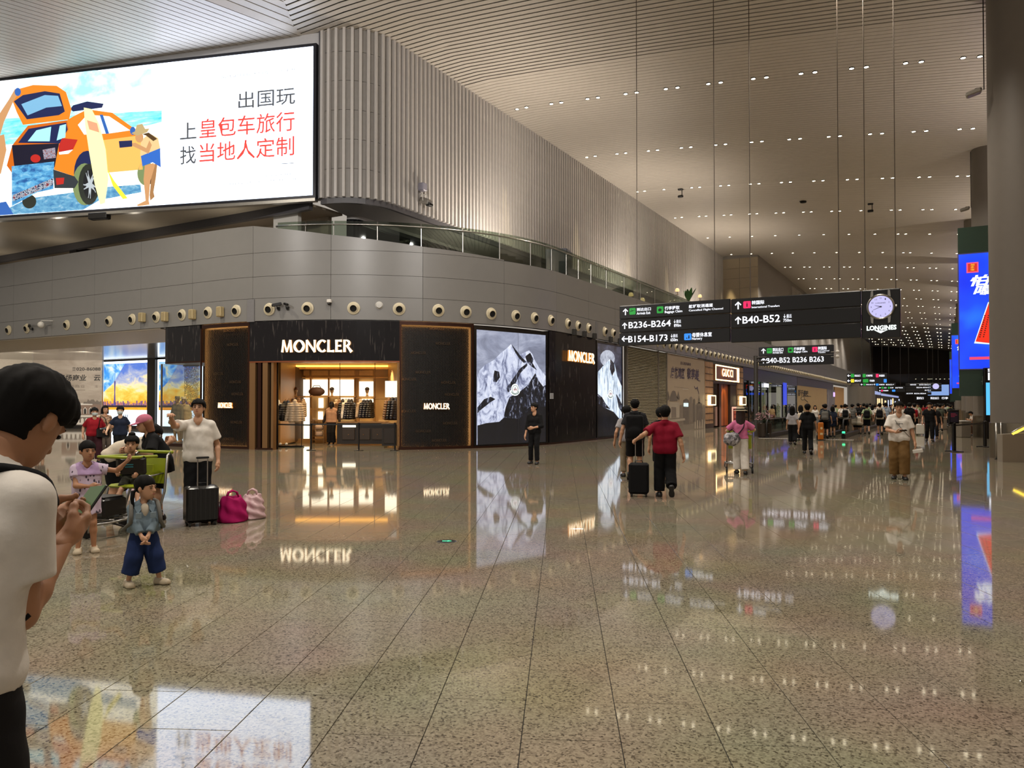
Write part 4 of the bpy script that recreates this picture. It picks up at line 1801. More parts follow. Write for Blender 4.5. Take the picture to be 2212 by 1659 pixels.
P_('hair', [(915, 860), (955, 850), (1010, 890), (985, 905), (940, 870)], ea('hair', '6a4a22', .7), 12)
P_('hat_brim', [(845, 855), (890, 830), (960, 825), (945, 850), (880, 870)], ea('hat', 'c9b07a', 1.1), 13)
P_('hat', [(868, 840), (880, 802), (915, 795), (935, 830), (900, 850)], ea('hat', 'c9b07a', 1.1), 14)
P_('camera_print', [(765, 905), (850, 900), (850, 940), (770, 948)], dblue, 13)
e_gr = E('ad_grey_letter', '55585c', .9)
e_rd = E('ad_red_letter', 'f0483c', 1.1)
BF.text('slogan', '出国玩', 515, 236, 638, 187, e_gr, .006, bsc, .006)
BF.text('slogan', '上', 389, 302, 425, 263, e_gr, .006, bsc, .006)
BF.text('slogan', '皇包车旅行', 431, 300, 637, 239, e_rd, .006, bsc, .006)
BF.text('slogan', '找', 389, 356, 424, 314, e_gr, .006, bsc, .006)
BF.text('slogan', '当地人定制', 431, 352, 636, 293, e_rd, .006, bsc, .006)
e_lg = E('ad_pale_letter', 'a4aaae', .9)
BF.text('small_print', '一路线定制·接大包车 签证速办', 465, 172, 639, 147, e_lg, .005, bsc)
P_('rule', [(1798, 1047), (1880, 1042), (1880, 1046), (1798, 1051)], e_gr, 2)
random.seed(4)
for (xa, xb, ya, yb) in ((1680, 1865, 1128, 1112), (1430, 1890, 1182, 1142)):
	x = xa
	mb = MB()
	while x < xb:
		w = random.uniform(3, 9)
		yy = ya + (yb - ya) * (x - xa) / (xb - xa) + random.uniform(-3, 3)
		q = [BF.hit(a / S3, b / S3) for a, b in ((x, yy + 2), (x + w, yy + 2), (x + w, yy - 2), (x, yy - 2))]
		poly2(mb, q, BF.o, BF.ux, BF.uy, .005)
		x += w + random.uniform(3, 10)
	mb.build('tiny_print', e_lg, bb, kind='stuff')
t = thing('flood_lamp', 'small black floodlight box fixed under the billboard lower edge', 'lamp', bw(10.1, 9.62, .14), atan2(BN.y, BN.x) + pi / 2)
mb = MB()
mb.box((0, 0, 0), (.9, .3, .26), 0, .02)
mb.build('housing', m_black, t)
mb = MB()
mb.box((0, 0, -.135), (.8, .22, .02))
mb.build('lens', M('lamp_lens', '30343a', .1), t)

# ------------------------------------------------------------------ corner boutique
S_ = lambda px: s_at(px, 0, 2.5)
m_bronze = M('bronze', '3a2218', .35, metal=.75, var=.1)
m_bronzeL = M('bronze_light', '8a6844', .4, metal=.7, var=.12, scale=3, stretch=(6, 6, .4))
m_chip = M('chain_chip', '15100c', .5, metal=.4, var=.15)
e_led = E('led_warm', 'ffb768', 42.0, sample=True)
e_sign = [E('sign_letter', 'ffedc8', 2.6), E('sign_side', 'ff9f3a', 1.0)]
shop = thing('boutique_facade', 'black marble boutique facade wrapping the rounded corner, lit doorway in its middle', 'shop front', (0, 0, 0))
T_ = CAMZ + 3.06
MS, MH = 'marble_header', 'marble_panel'


def sl(name, px0, px1, z0, z1, off, th, mat, parent=None, n=None):
	mb = MB()
	slab(mb, S_(px0), S_(px1), z0, z1, off, th, n)
	return mb.build(name, mat, parent or shop)


sl(MS, 538, 863, 3.27, T_, -.02, .35, m_marble)
sl(MH, 1188, 1289, .06, T_, -.04, .3, m_marble)
sl('plinth', 431, 588, 0, .06, -.02, .3, m_bronze)
sl('plinth', 861, 1353, 0, .07, -.02, .3, m_bronze)
sl('lintel_trim', 538, 863, 3.22, 3.27, -.01, .25, M('copper_trim', '9a5a3c', .3, metal=.8), shop)
# door jambs: layers of bronze and dark glass folding back into the shop
for a, b, off, mm in ((538, 550.5, -.02, m_bronzeL), (550.5, 556, -.14, m_black), (556, 563, -.02, m_bronze), (563, 566, -.14, m_dsteel), (566, 577, -.03, m_bronzeL), (577, 584, -.2, m_black), (584, 589, -.05, m_bronzeL), (858.5, 861.5, -.03, m_bronzeL)):
	sl('door_jamb', a, b, 0, 3.22, off, .22, mm, None, 1)


def chain_panel(px0, px1, ztop, words, sign):
	sa, sb = S_(px0), S_(px1)
	z0, z1 = .10, ztop
	mb = MB()
	w = .07
	for a, b, c, d in ((sa, sa + w, 0, T_), (sb - w, sb, 0, T_), (sa, sb, 0, z0), (sa, sb, z1, T_)):
		slab(mb, a, b, c, d, -.02, .045)
	mb.build('panel_frame', m_bronze, shop)
	mb = MB()
	slab(mb, sa, sb, 0, T_, -.22, .1)
	mb.build('panel_back', M('panel_back', '0d0b0a', .5), shop)
	mb = MB()
	random.seed(int(px0))
	ns, nz = int((sb - sa - .16) / .055), int((z1 - z0 - .04) / .05)
	for i in range(ns):
		for j in range(nz):
			s = sa + .09 + (i + .5 * (j % 2)) * .055
			z = z0 + .03 + j * .05
			p, t, n = band(s, -.22)
			e = .02 + .012 * random.random()
			a_, b_ = t * .021, Vector((0, 0, .019))
			if (i + j) % 2:
				a_, b_ = t * .012, Vector((0, 0, .026))
			c = p + Vector((0, 0, z))
			q = [c - a_ - b_, c + a_ - b_, c + a_ + b_, c - a_ + b_]
			r = [v + n * e for v in q]
			mb.add(q + r, [(4, 5, 6, 7), (0, 1, 5, 4), (1, 2, 6, 5), (2, 3, 7, 6), (3, 0, 4, 7)])
	mb.build('chain_relief', m_chip, shop, kind='stuff')
	mb = MB()
	g = .03
	slab(mb, sa + .006, sa + .034, z0, z1, -.068, .02)
	slab(mb, sb - .034, sb - .006, z0, z1, -.068, .02)
	slab(mb, sa + w, sb - w, z0 - .06, z0 - .03, -.068, .02)
	slab(mb, sa + w, sb - w, z1 + .03, z1 + .06, -.068, .02)
	mb.build('light_strip', e_led, shop)
	mid = (sa + sb) / 2
	for px, py in words:
		s = S_(px)
		p, t, n = band(s, -.188)
		d = (p - Vector((0, 0, 0))).dot(FW)
		z = CAMZ + (873 - py) * d / F
		mb = MB()
		add_sign_word(mb, 'MONCLER', p - t * .29 + Vector((0, 0, z - .05)), t, (0, 0, 1), .58, .10, .012)
		mb.build('relief_word', [M('relief_word', '3a2d20', .5, metal=.4)] * 2, shop)
	px, py, w_, h_ = sign
	p, t, n = band(S_(px), -.13)
	d = p.dot(FW)
	z = CAMZ + (873 - py) * d / F
	mb = MB()
	add_sign_word(mb, 'MONCLER', p - t * w_ / 2 + Vector((0, 0, z - h_ / 2)), t, (0, 0, 1), w_, h_, .05)
	mb.build('lit_word', e_sign, shop)


chain_panel(431, 537.5, CAMZ + 2.92, [(486, 714), (494, 744), (462, 807), (500, 825), (505, 851), (503, 912), (486, 948)], (482.5, 875.5, .76, .2))
chain_panel(863, 1024, CAMZ + 2.93, [(947, 710), (960, 742), (906, 762), (916, 804), (884, 819), (972, 826), (980, 852), (883, 888), (976, 914), (917, 931), (952, 951)], (945, 877.5, 1.0, .22))


def chord_sign(word, pxa, pxb, py, hz, off=.10, depth=.06):
	a, b = band(S_(pxa), off)[0], band(S_(pxb), off)[0]
	t = (b - a).normalized()
	d = ((a + b) / 2).dot(FW)
	z = CAMZ + (873 - py) * d / F
	mb = MB()
	add_sign_word(mb, word, a + Vector((0, 0, z - hz / 2)), t, (0, 0, 1), (b - a).length, hz, depth)
	return mb.build('lit_word', e_sign, shop)


chord_sign('MONCLER', 611, 763, 747.5, .445)
chord_sign('MONCLER', 1223, 1280, 771.5, .46, .06)
# amber glow plates behind the lettering
# left corner: marble header that turns the corner, glazed window below
xl = -27.55
mb = MB()
xr = band(S_(431), -.02)[0].x
ol = [(xr, 19.77), (xl + .45, 19.77)] + [(xl + .45 - .45 * sin(pi / 2 * k / 6), 20.22 - .45 * cos(pi / 2 * k / 6)) for k in range(1, 7)] + [(xl, 27), (xl + .5, 27), (xl + .5, 20.4), (xr, 20.3)]
mb.prism([(a, b, 3.36) for a, b in ol], (0, 0, T_ - 3.36))
mb.build(MS, m_marble, shop)
mb = MB()
mb.prism([(a, b, 0) for a, b in ol[:8] + [(xl, 27), (xr, 27)]], (0, 0, .12))
mb.build('window_base', m_bronze, shop)
mb = MB()
mb.prism([(a, b, 3.30) for a, b in ol[:8] + [(xl, 27), (xr, 27)]], (0, 0, .06))
mb.build('window_head', m_bronze, shop)
gm = GLASS('shop_glass', 'f2f6f6', .95)
mb = MB()
mb.bx(xl + .06, xr, 19.80, 19.815, .12, 3.3)
mb.build('glass_pane', gm, shop)
mb = MB()
mb.bx(xl + .03, xl + .045, 19.9, 27, .12, 3.3)
mb.build('glass_pane', gm, shop)
mb = MB()
mb.bx(xl, xl + .06, 19.79, 19.85, .12, 3.3)
mb.build('window_post', m_steel, shop)
mb = MB()
add_sign_word(mb, 'MONCLER', (xl - .02, 23.0, 3.75), (0, -1, 0), (0, 0, 1), 2.6, .45, .14)
mb.build('lit_word', e_sign, shop)
# backing wall between window and shop so nothing shows through
sl('panel_back', 431, 590, 0, T_, -.32, .06, m_black)
sl('panel_back', 860, 1353, 0, T_, -.36, .06, m_black)

# -------------------------------------------------- mountain screens
e_fr = M('screen_frame', '0a090a', .2, var=0)
snow = art('snow', [(.30, '1b1d2c'), (.40, '7d84a4'), (.50, 'c9d0e8'), (.62, 'e9eefc'), (.8, 'ffffff')], 2.6, 10, 1.0, (1, 1, .6), 1.05, .7)
rock = art('rock', [(.40, '07080d'), (.52, '171a26'), (.58, '4a5068'), (.64, 'cdd3ea'), (.75, 'e8edff')], 5, 10, 1.2, (1, 1, .5), .9, .72)
cloudy = art('cloudy_sky', [(.25, '6f7488'), (.5, '9ba1b8'), (.75, 'c9cee2')], .7, 5, .8, (1, 1, 2.2), .95)
darkv = art('dark_valley', [(.3, '06070c'), (.6, '0d0f18'), (.8, '1a1d2a')], 1.2, 5, .5, (1, 1, .4), 1.0)
dsky = art('night_sky', [(.3, '1c1f2e'), (.5, '34384a'), (.8, '6a7088')], 1.0, 5, .8, (1, 1, 2), .9)
ice = art('ice', [(.30, '26303f'), (.42, '94a6bd'), (.52, 'd6e4f2'), (.7, 'ffffff')], 2.2, 8, 1.5, (1.2, 1.2, .35), 1.15)


def emblem(F_, cx, cy, rx, ry, parent, off):
	ring = [(cx + rx * cos(a), cy + ry * (sin(a) * (1 if sin(a) < 0 else .8)) - (0 if sin(a) < 0 else .0)) for a in [2 * pi * k / 24 for k in range(24)]]
	out = disc(cx, cy - ry * .12, rx * .78, ry * .92, 20)
	low = [(cx - rx, cy + ry * .02), (cx - rx * .82, cy - ry * .02)] + [(cx + rx * cos(a), cy + ry * .02 + ry * .86 * sin(a)) for a in [pi - pi * k / 14 for k in range(15)]] + [(cx + rx * .82, cy - ry * .02)]
	wm, gmx, rd = E('emblem_white', 'f2f4f8', 1.3), E('emblem_green', '7f9a8c', .8), E('emblem_red', 'c04a50', .9)
	F_.poly('emblem', low, wm, off, parent)
	F_.poly('emblem', out, wm, off + .002, parent)
	F_.poly('emblem_ring', disc(cx, cy - ry * .12, rx * .60, ry * .72, 18), gmx, off + .004, parent)
	F_.poly('emblem_ring', disc(cx, cy - ry * .12, rx * .50, ry * .62, 18), wm, off + .006, parent)
	F_.poly('emblem_ring', [(cx + rx * .8 * cos(a), cy + ry * .1 + ry * .62 * sin(a)) for a in [pi * .95 - pi * .9 * k / 10 for k in range(11)]] + [(cx + rx * .62 * cos(a), cy + ry * .1 + ry * .5 * sin(a)) for a in [pi * .05 + pi * .9 * k / 10 for k in range(11)]], gmx, off + .008, parent)
	for k in (-1, 0, 1):
		F_.poly('emblem_mark', disc(cx + rx * .2 * k, cy - ry * (.1 if k else .24), rx * .09, ry * (.2 if k else .32), 8), rd if k else gmx, off + .010, parent)


def screen(label, pxa, pxb, zt, zb, build, off=-.06):
	a, b = band(S_(pxa), off)[0], band(S_(pxb), off)[0]
	t = thing('video_screen', label, 'screen', (0, 0, 0))
	u = (b - a).normalized()
	Fl = Flat(a + Vector((0, 0, zb)), u)
	w, h = (b - a).length, zt - zb
	mb = MB()
	poly2(mb, [(0, 0), (w, 0), (w, h), (0, h)], Fl.o, Fl.ux, Fl.uy, .0)
	n = Fl.n
	mb = MB()
	f = .12
	for x0, x1, y0, y1 in ((-f, 0, -.05, h + .14), (w, w + f, -.05, h + .14), (0, w, h, h + .14), (0, w, -.05, 0)):
		mb.prism([Fl.o + u * p + Vector((0, 0, q)) - n * .1 for p, q in ((x0, y0), (x1, y0), (x1, y1), (x0, y1))], n * .13)
	mb.build('frame', e_fr, t)
	build(Fl, t, w, h)
	return t


def art1(Fl, t, w, h):
	full = [(0, 0), (w, 0), (w, h), (0, h)]
	Fl.poly('sky', full, cloudy, 0, t, False)
	A = lambda n, p, m, k: Fl.poly(n, p, m, k * .003, t)
	A('mountain', [(1031, 815), (1036, 800), (1048, 788), (1068, 777), (1080, 764), (1094, 753), (1104, 743), (1110, 750), (1116, 758), (1124, 766), (1131, 762), (1143, 757), (1150, 765), (1154, 776), (1165, 795), (1181, 815), (1181, 968), (1031, 972)], snow, 1)
	A('rock_face', [(1104, 743), (1110, 750), (1120, 763), (1127, 772), (1138, 782), (1131, 784), (1121, 774), (1112, 760)], rock, 2)
	A('rock_face', [(1134, 770), (1145, 762), (1152, 776), (1150, 784), (1160, 800), (1148, 792), (1138, 782)], rock, 2)
	A('rock_face', [(1094, 838), (1110, 815), (1124, 795), (1139, 784), (1139, 790), (1124, 806), (1115, 825), (1108, 840), (1097, 848)], rock, 2)
	A('rock_face', [(1068, 800), (1078, 803), (1080, 815), (1072, 826), (1065, 824), (1066, 810)], rock, 2)
	A('rock_face', [(1031, 880), (1046, 862), (1060, 857), (1070, 862), (1058, 870), (1040, 884), (1031, 893)], rock, 2)
	A('ridge', [(1087, 905), (1092, 880), (1100, 858), (1120, 848), (1140, 832), (1156, 806), (1163, 822), (1173, 835), (1181, 830), (1181, 900), (1150, 905), (1120, 912)], rock, 3)
	A('valley', [(1031, 919), (1050, 914), (1078, 911), (1088, 902), (1120, 905), (1150, 880), (1181, 878), (1181, 980), (1031, 980)], darkv, 4)
	emblem(Fl, 1112, 843, 11, 13.5, t, .016)
	mb = MB()
	q = Fl.hit(1118, 900)
	poly2(mb, [(q[0], 0), (q[0] + .012, 0), (q[0] + .012, h), (q[0], h)], Fl.o, Fl.ux, Fl.uy, .03)
	mb.build('seam', M('seam_grey', '3a3c46', .4), t)


def art2(Fl, t, w, h):
	Fl.poly('sky', [(0, 0), (w, 0), (w, h), (0, h)], dsky, 0, t, False)
	A = lambda n, p, m, k: Fl.poly(n, p, m, k * .003, t)
	A('cloud', disc(1312, 774, 16, 18, 14), art('peak_cloud', [(.3, '8d95aa'), (.6, 'd3daea'), (.8, 'f2f5ff')], 2, 4, .5, s=.9), 1)
	A('mountain', [(1290, 805), (1303, 790), (1318, 775), (1328, 788), (1333, 812), (1346, 842), (1346, 905), (1338, 905), (1326, 890), (1305, 880), (1290, 868)], ice, 2)
	A('rock_face', [(1318, 775), (1326, 785), (1328, 800), (1322, 812), (1317, 798)], rock, 3)
	A('rock_face', [(1290, 850), (1300, 858), (1308, 872), (1318, 884), (1303, 880), (1290, 868)], rock, 3)
	A('rock_face', [(1330, 850), (1338, 862), (1346, 880), (1346, 896), (1336, 880)], rock, 3)
	A('valley', [(1290, 869), (1304, 881), (1324, 890), (1338, 906), (1352, 905), (1352, 960), (1288, 960)], darkv, 4)
	emblem(Fl, 1318, 852, 7, 11, t, .016)


screen('tall video screen showing a snowy mountain under grey clouds with white emblem', 1030, 1181, CAMZ + 2.86, .12, art1)
screen('narrow video screen showing an icy peak with a cloud cap', 1292.5, 1345, CAMZ + 2.9, .14, art2)
t = thing('wall_notice', 'small pale notice plate on black marble beside the mountain screen', 'notice', (0, 0, 0))
mb = MB()
slab(mb, S_(1189.5), S_(1196.5), CAMZ + .22, CAMZ + .46, -.02, .02)
mb.build('plate', M('pale_plate', 'a7a9ad', .4), t)
mb = MB()
for k in range(5):
	slab(mb, S_(1190.3), S_(1195.8), CAMZ + .25 + k * .04, CAMZ + .265 + k * .04, -.015, .006)
mb.build('print', m_grey, t, kind='stuff')

# -------------------------------------------------- inside of the boutique (its back wall lies square to the doorway chord)
ZC = 3.42
m_wood = M('cream_wood', 'd2ab72', .45, var=.06, scale=3)
m_wood2 = M('oak_wood', 'a67c4a', .45, var=.12, scale=6, stretch=(1, 1, 6))
e_nich = E('niche_light', 'fff1d2', 2.2, sample=True)
e_cove = E('cove_light', 'ffb84a', 3.2, sample=True)


def at_px(px, py, d):
	return at_depth(px, py, d)


def pbox(name, x0, x1, y0, y1, d, th, mat, parent, bev=0.0):
	"""box whose front face, at depth d, spans the given picture rectangle"""
	c = at_depth((x0 + x1) / 2, (y0 + y1) / 2, d) + Vector((-sin(YAW), cos(YAW), 0)) * (th / 2)
	mb = MB()
	mb.box(c, (abs(x1 - x0) * d / F, th, abs(y1 - y0) * d / F), YAW, bev)
	return mb.build(name, mat, parent)


inside = thing('boutique_interior', 'warmly lit cream panelled wall unit with glowing niches inside the boutique', 'wall unit', (0, 0, 0))
pbox('back_wall', 575, 862, 783, 957, 33.6, .2, m_wood, inside)
pbox('side_wall', 592, 606, 780, 960, 31.0, 2.6, m_wood2, inside)
c = at_depth(724, 780, 31.4)
mb = MB()
mb.box((c.x, c.y, ZC + .05), (4.9, 4.6, .1), YAW)
mb.build('shop_ceiling', M('shop_ceiling', 'e2c9a0', .6), inside)
mb = MB()
p = at_depth(838, 873, 33.4)
q = at_depth(868, 873, 29.3)
mb.prism([(p.x, p.y, 0), (q.x, q.y, 0), (q.x, q.y, ZC), (p.x, p.y, ZC)], RT * .15)
mb.build('side_wall', m_wood, inside)
for a, b in ((609, 668), (672, 708), (712, 766), (775, 806)):
	pbox('frieze_panel', a, b, 799, 812, 33.52, .08, M('frieze', 'dcb67c', .45), inside, .02)
pbox('cornice', 592, 840, 795, 797.5, 33.3, .3, m_wood, inside)
pbox('cornice', 592, 840, 814, 817, 33.45, .15, m_wood, inside)
pbox('cove_strip', 594, 838, 788.5, 793, 33.2, .05, e_cove, inside)
for a, b, c_, d_ in ((611, 669, 820, 855), (643, 669, 859, 949), (673, 709, 820, 854), (688, 698, 860, 881), (687, 697, 889, 906), (712, 764, 820, 855), (736, 763, 859, 906), (776, 806, 824, 856), (777, 806, 862, 880), (611, 641, 938, 950)):
	pbox('lit_niche', a, b, c_, d_, 33.5, .06, e_nich, inside)
for a in (608, 670.5, 709.5, 766, 773, 808):
	pbox('pilaster', a - 1.6, a + 1.6, 817, 955, 33.35, .2, m_wood2, inside)
for a, b, y in ((609, 669, 857), (671, 709, 856), (711, 766, 857), (774, 808, 858), (672, 700, 884), (672, 700, 908), (609, 641, 864)):
	pbox('shelf', a, b, y - .9, y + .9, 33.0, .5, m_wood2, inside)
pbox('plinth', 592, 840, 948, 957, 33.2, .4, m_wood2, inside)
pbox('lit_niche', 832, 859, 823, 858, 30.6, .05, e_nich, inside)
pbox('lit_niche', 834, 850, 866, 905, 30.9, .05, e_nich, inside)
for px in (620, 690, 760, 825):
	for d in (29.8, 32.0):
		q = at_depth(px, 800, d)
		q.z = ZC - .06
		lamp('SPOT', 'boutique_spot', q, 160, (1, .74, .42), (0, 0, 0), spot_size=radians(120), spot_blend=.7, shadow_soft_size=.05)
# hanging rails
for px in (734.5, 810):
	t = thing('hanging_rail', 'slim brass rod hanging from the boutique ceiling ' + ('near the standing mannequin' if px < 800 else 'in front of the narrow wall niche'), 'rail', (0, 0, 0))
	mb = MB()
	a = at_depth(px, 784, 31.5)
	b = at_depth(px, 862, 31.5)
	mb.tube([a, b], .014, 6)
	mb.build('rod', m_bronzeL, t)
	mb = MB()
	mb.tube([b, b + RT * .9], .014, 6)
	mb.build('arm', m_bronzeL, t)

# garments
_jk = {}


def jacket_mesh(kind):
	if kind not in _jk:
		def fn(P):
			t = smin([cone(P, (-.09, 0, -.14), (-.11, 0, -.62), .115, .125), cone(P, (.09, 0, -.14), (.11, 0, -.62), .115, .125), cone(P, (-.17, 0, -.09), (.17, 0, -.09), .06, .06)], .05)
			a = [cone(P, (sg * .19, 0, -.10), (sg * .30, .02, -.62), .075, .055) for sg in (-1, 1)]
			d = smin([t] + a, .02)
			d = d + .013 * np.cos(P[:, 2] * 2 * pi / .085) if kind else d + .004 * np.sin(P[:, 2] * 30 + P[:, 0] * 20)
			d = np.maximum(d, -.70 - P[:, 2])
			return smin([d, cone(P, (0, -.01, -.06), (0, -.01, .03), .085, .075)], .03)
		p, f = surface(fn, (-.45, -.22, -.78), (.45, .22, .16), .021)
		_jk[kind] = npmesh('jacket', [(p, f)], m_black)
		mb = MB()
		mb.tube([(-.2, 0, -.05), (0, 0, .02), (.2, 0, -.05)], .008, 5)
		mb.tube([(0, 0, .02), (0, 0, .12), (.03, 0, .16), (.06, 0, .14)], .006, 5)
		_jk['h'] = mb.mesh('hanger', m_bronzeL)
	return _jk[kind]


def jacket(label, px, py, d, rz, mat, kind=1, sc=1.0, group=None):
	t = thing('jacket', label, 'jacket', at_depth(px, py, d), YAW + radians(rz), group)
	t.scale = (sc, sc, sc)
	o = link('shell', jacket_mesh(kind), t)
	o.material_slots[0].link = 'OBJECT'
	o.material_slots[0].material = mat
	link('hanger', _jk['h'], t)


j_w, j_b, j_c, j_t, j_n, j_br = M('puffer_white', 'd8d0c2', .5), M('puffer_black', '131214', .4), M('puffer_cream', 'b9a184', .5), M('puffer_tan', '7a5738', .5), M('puffer_navy', '1c1d29', .4), M('puffer_brown', '4a2e22', .5)
rack = thing('garment_rack', 'slim black clothes rack with puffer jackets at left of boutique entrance', 'clothes rack', (0, 0, 0))
mb = MB()
A, Bq = at_depth(593, 873, 30.0), at_depth(652, 873, 30.0)
for p in (A, Bq):
	mb.tube([(p.x, p.y, .02), (p.x, p.y, 1.72)], .014, 6)
mb.build('post', m_black, rack)
mb = MB()
mb.tube([(A.x, A.y, 1.72), (Bq.x, Bq.y, 1.72)], .014, 6)
mb.build('top_bar', m_black, rack)
mb = MB()
mb.box(((A.x + Bq.x) / 2, (A.y + Bq.y) / 2, .03), (1.2, .35, .05), YAW, .01)
mb.build('base', m_black, rack)
jacket('white quilted puffer jacket at the left end of the front clothes rack', 600, 869, 29.9, 65, j_w)
jacket('black puffer jacket between the white and cream ones on the rack', 615, 871, 29.95, 55, j_b)
jacket('black puffer jacket close behind the cream one on the rack', 622, 870, 30.1, 62, j_n)
jacket('cream puffer jacket at the right of the front clothes rack', 637, 869, 29.7, 15, j_c, 1, 1.12)
for k, (px, py, m_, kd) in enumerate(((612, 866, j_w, 0), (622, 865, j_b, 1), (632, 866, j_br, 0), (645, 864, j_t, 1), (655, 866, j_c, 1))):
	jacket('%s hanging on the left wall rail behind the front rack' % ('white jacket, leftmost', 'black puffer, second from left', 'brown jacket, third from left', 'tan puffer, fourth from left', 'cream puffer, rightmost')[k], px, py, 32.6, 70 + 5 * k, m_, kd, 1, 'jackets on the left wall rail')
for k, (px, m_, kd) in enumerate(((726, j_c, 0), (733, j_t, 0), (740, j_b, 1), (747, j_w, 0), (753, j_n, 1), (759, j_b, 1))):
	jacket('%s hanging on the centre wall rail beside the mannequin' % ('cream jacket, first from left', 'tan jacket, second from left', 'black puffer, third from left', 'white jacket, fourth from left', 'navy puffer, fifth from left', 'black puffer, rightmost')[k], px, 868, 32.6, 75, m_, kd, 1.08, 'jackets on the centre wall rail')
for k, (px, m_, kd) in enumerate(((779, j_c, 0), (786, j_n, 1), (793, j_n, 1), (800, j_b, 1))):
	jacket('%s hanging in the narrow niche right of the centre rail' % ('cream jacket', 'navy puffer, second from left', 'navy puffer, third from left', 'black puffer, rightmost')[k], px, 868, 32.6, 70, m_, kd, 1, 'jackets in the narrow niche')
for k, (px, m_) in enumerate(((840, j_t), (847, j_b), (855, j_n))):
	jacket('%s hanging on the rail beside the right door jamb' % ('tan puffer', 'black puffer', 'navy puffer')[k], px, 864, 30.4, 70, m_, 1, 1.15, 'jackets on the right rail')
# display heads with caps on the upper shelf
for k, (px, py, lab, cm) in enumerate(((639, 846, 'brown cap on cream display head, left of the upper shelf', 'brown'), (717, 846, 'dark cap on cream display head above the mannequin', 'dark'), (793, 849, 'dark peaked cap on display head in the narrow niche', 'dark'), (622, 850, 'black cap turned sideways on a display head, far left of the upper shelf', 'black'))):
	b = at_depth(px, 856, 33.1)
	t = thing('cap_stand', lab, 'cap stand', b, YAW)
	mb = MB()
	mb.lathe([(.07, 0), (.05, .05), (.05, .14)], 10)
	mb.ball((0, 0, .25), (.085, .10, .13), 10, 8)
	mb.build('head', M('head_cream', 'c2a27c', .5), t, True)
	mb = MB()
	mb.ball((0, .01, .31), (.10, .115, .09), 10, 8)
	mb.box((0, -.14, .30), (.16, .12, .015), 0, .006)
	mb.build('cap', M('cap_' + cm, {'brown': '5c3420', 'dark': '2a1c18', 'black': '141214'}[cm], .6), t, True)
t = thing('shoulder_bag', 'dark brown rounded bag on the second niche shelf', 'bag', at_depth(684, 855.5, 33.1), YAW)
mb = MB()
mb.ball((0, 0, .19), (.36, .14, .2), 14, 8)
mb.build('body', M('bag_brown', '4a2d20', .6), t, True)
mb = MB()
mb.tube([(-.2, 0, .33), (-.12, 0, .45), (.12, 0, .45), (.2, 0, .33)], .018, 6)
mb.build('handle', m_bronze, t)
# counters
m_ctr = M('counter_dark', '1e1814', .35, var=.1)
t = thing('display_counter', 'long dark panelled drawer counter in the boutique, glass top with goods', 'counter', (0, 0, 0))
pbox('body', 728, 830, 914, 959, 31.2, .8, m_ctr, t)
for a, b in ((739, 766), (771, 799), (803, 827)):
	pbox('drawer', a, b, 926, 950, 31.14, .07, M('drawer_dark', '2b221c', .35), t, .01)
	pbox('knob', (a + b) / 2 - 1, (a + b) / 2 + 1, 938, 939.5, 31.1, .05, m_bronzeL, t)
pbox('top', 726, 832, 911.5, 914, 31.1, .9, m_bronzeL, t)
pbox('light_tray', 740, 768, 915.5, 923, 31.12, .05, e_nich, t)
t = thing('display_counter', 'short dark counter by the right hand edge of the boutique doorway', 'counter', (0, 0, 0))
pbox('body', 825, 856, 917, 963, 29.6, .8, m_ctr, t)
pbox('top', 823, 858, 914.5, 917, 29.5, .9, m_bronzeL, t)
pbox('panel', 829, 853, 924, 958, 29.56, .06, M('drawer_dark', '2b221c', .35), t, .01)
for k, (px, py, lab) in enumerate(((690, 923, 'pale handbag on the low shelf left of the mannequin'), (689, 937, 'cream shoulder bag standing below the pale handbag'))):
	t = thing('handbag', lab, 'bag', at_depth(px, py + 5, 32.6), YAW)
	mb = MB()
	mb.box((0, 0, .11), (.34, .14, .22), 0, .04)
	mb.build('body', M('pale_bag', 'c9a88c', .5), t, True)
	mb = MB()
	mb.tube([(-.1, 0, .2), (-.06, 0, .32), (.06, 0, .32), (.1, 0, .2)], .012, 6)
	mb.build('handle', m_bronzeL, t)
t = thing('low_shelf', 'low metal shelf with bags left of the boutique mannequin', 'shelf', (0, 0, 0))
for y in (928.5, 942.5, 950):
	pbox('board', 674, 700, y - .6, y + .6, 32.5, .4, m_bronzeL, t)
for x in (674.5, 699.5):
	pbox('upright', x - .6, x + .6, 906, 957, 32.5, .4, m_bronzeL, t)
t = thing('shoe_pair', 'pale sneakers on the base of the front clothes rack', 'shoes', at_depth(612, 962, 29.9), YAW)
for sx in (-.12, .12):
	mb = MB()
	mb.ball((sx, 0, .05), (.05, .13, .055), 10, 6)
	mb.build('shoe', j_w, t, True)


def stanchion(label, px, py, hgt, belt=None, board=None, d=None, base='disc'):
	g = on_z(px, py)
	t = thing('belt_post', label, 'barrier post', g, YAW)
	mb = MB()
	mb.lathe([(.17, 0), (.17, .02), (.05, .035), (.032, .05), (.032, hgt - .1), (.042, hgt - .1), (.042, hgt), (.03, hgt + .01)], 14)
	mb.build('post', m_black, t, 2)
	if belt is not None:
		e = on_z(*belt)
		l = Matrix.Rotation(-YAW, 3, 'Z') @ (e - g)
		mb = MB()
		a = Vector((0, 0, hgt - .08))
		b = Vector((l.x, l.y, hgt - .08))
		mb.prism([a, b, b + Vector((0, 0, .05)), a + Vector((0, 0, .05))], (0, .004, 0))
		mb.build('belt', m_rub, t)
	return t


stanchion('black belt post at the left of the boutique doorway, front row', 672, 972.5, .97, (594, 969))
stanchion('black belt post standing in the middle of the boutique doorway', 775, 973.5, 1.0, (672, 972.5))
stanchion('black belt post at the right edge of the boutique doorway', 853, 973.5, 1.0, (775, 973.5))

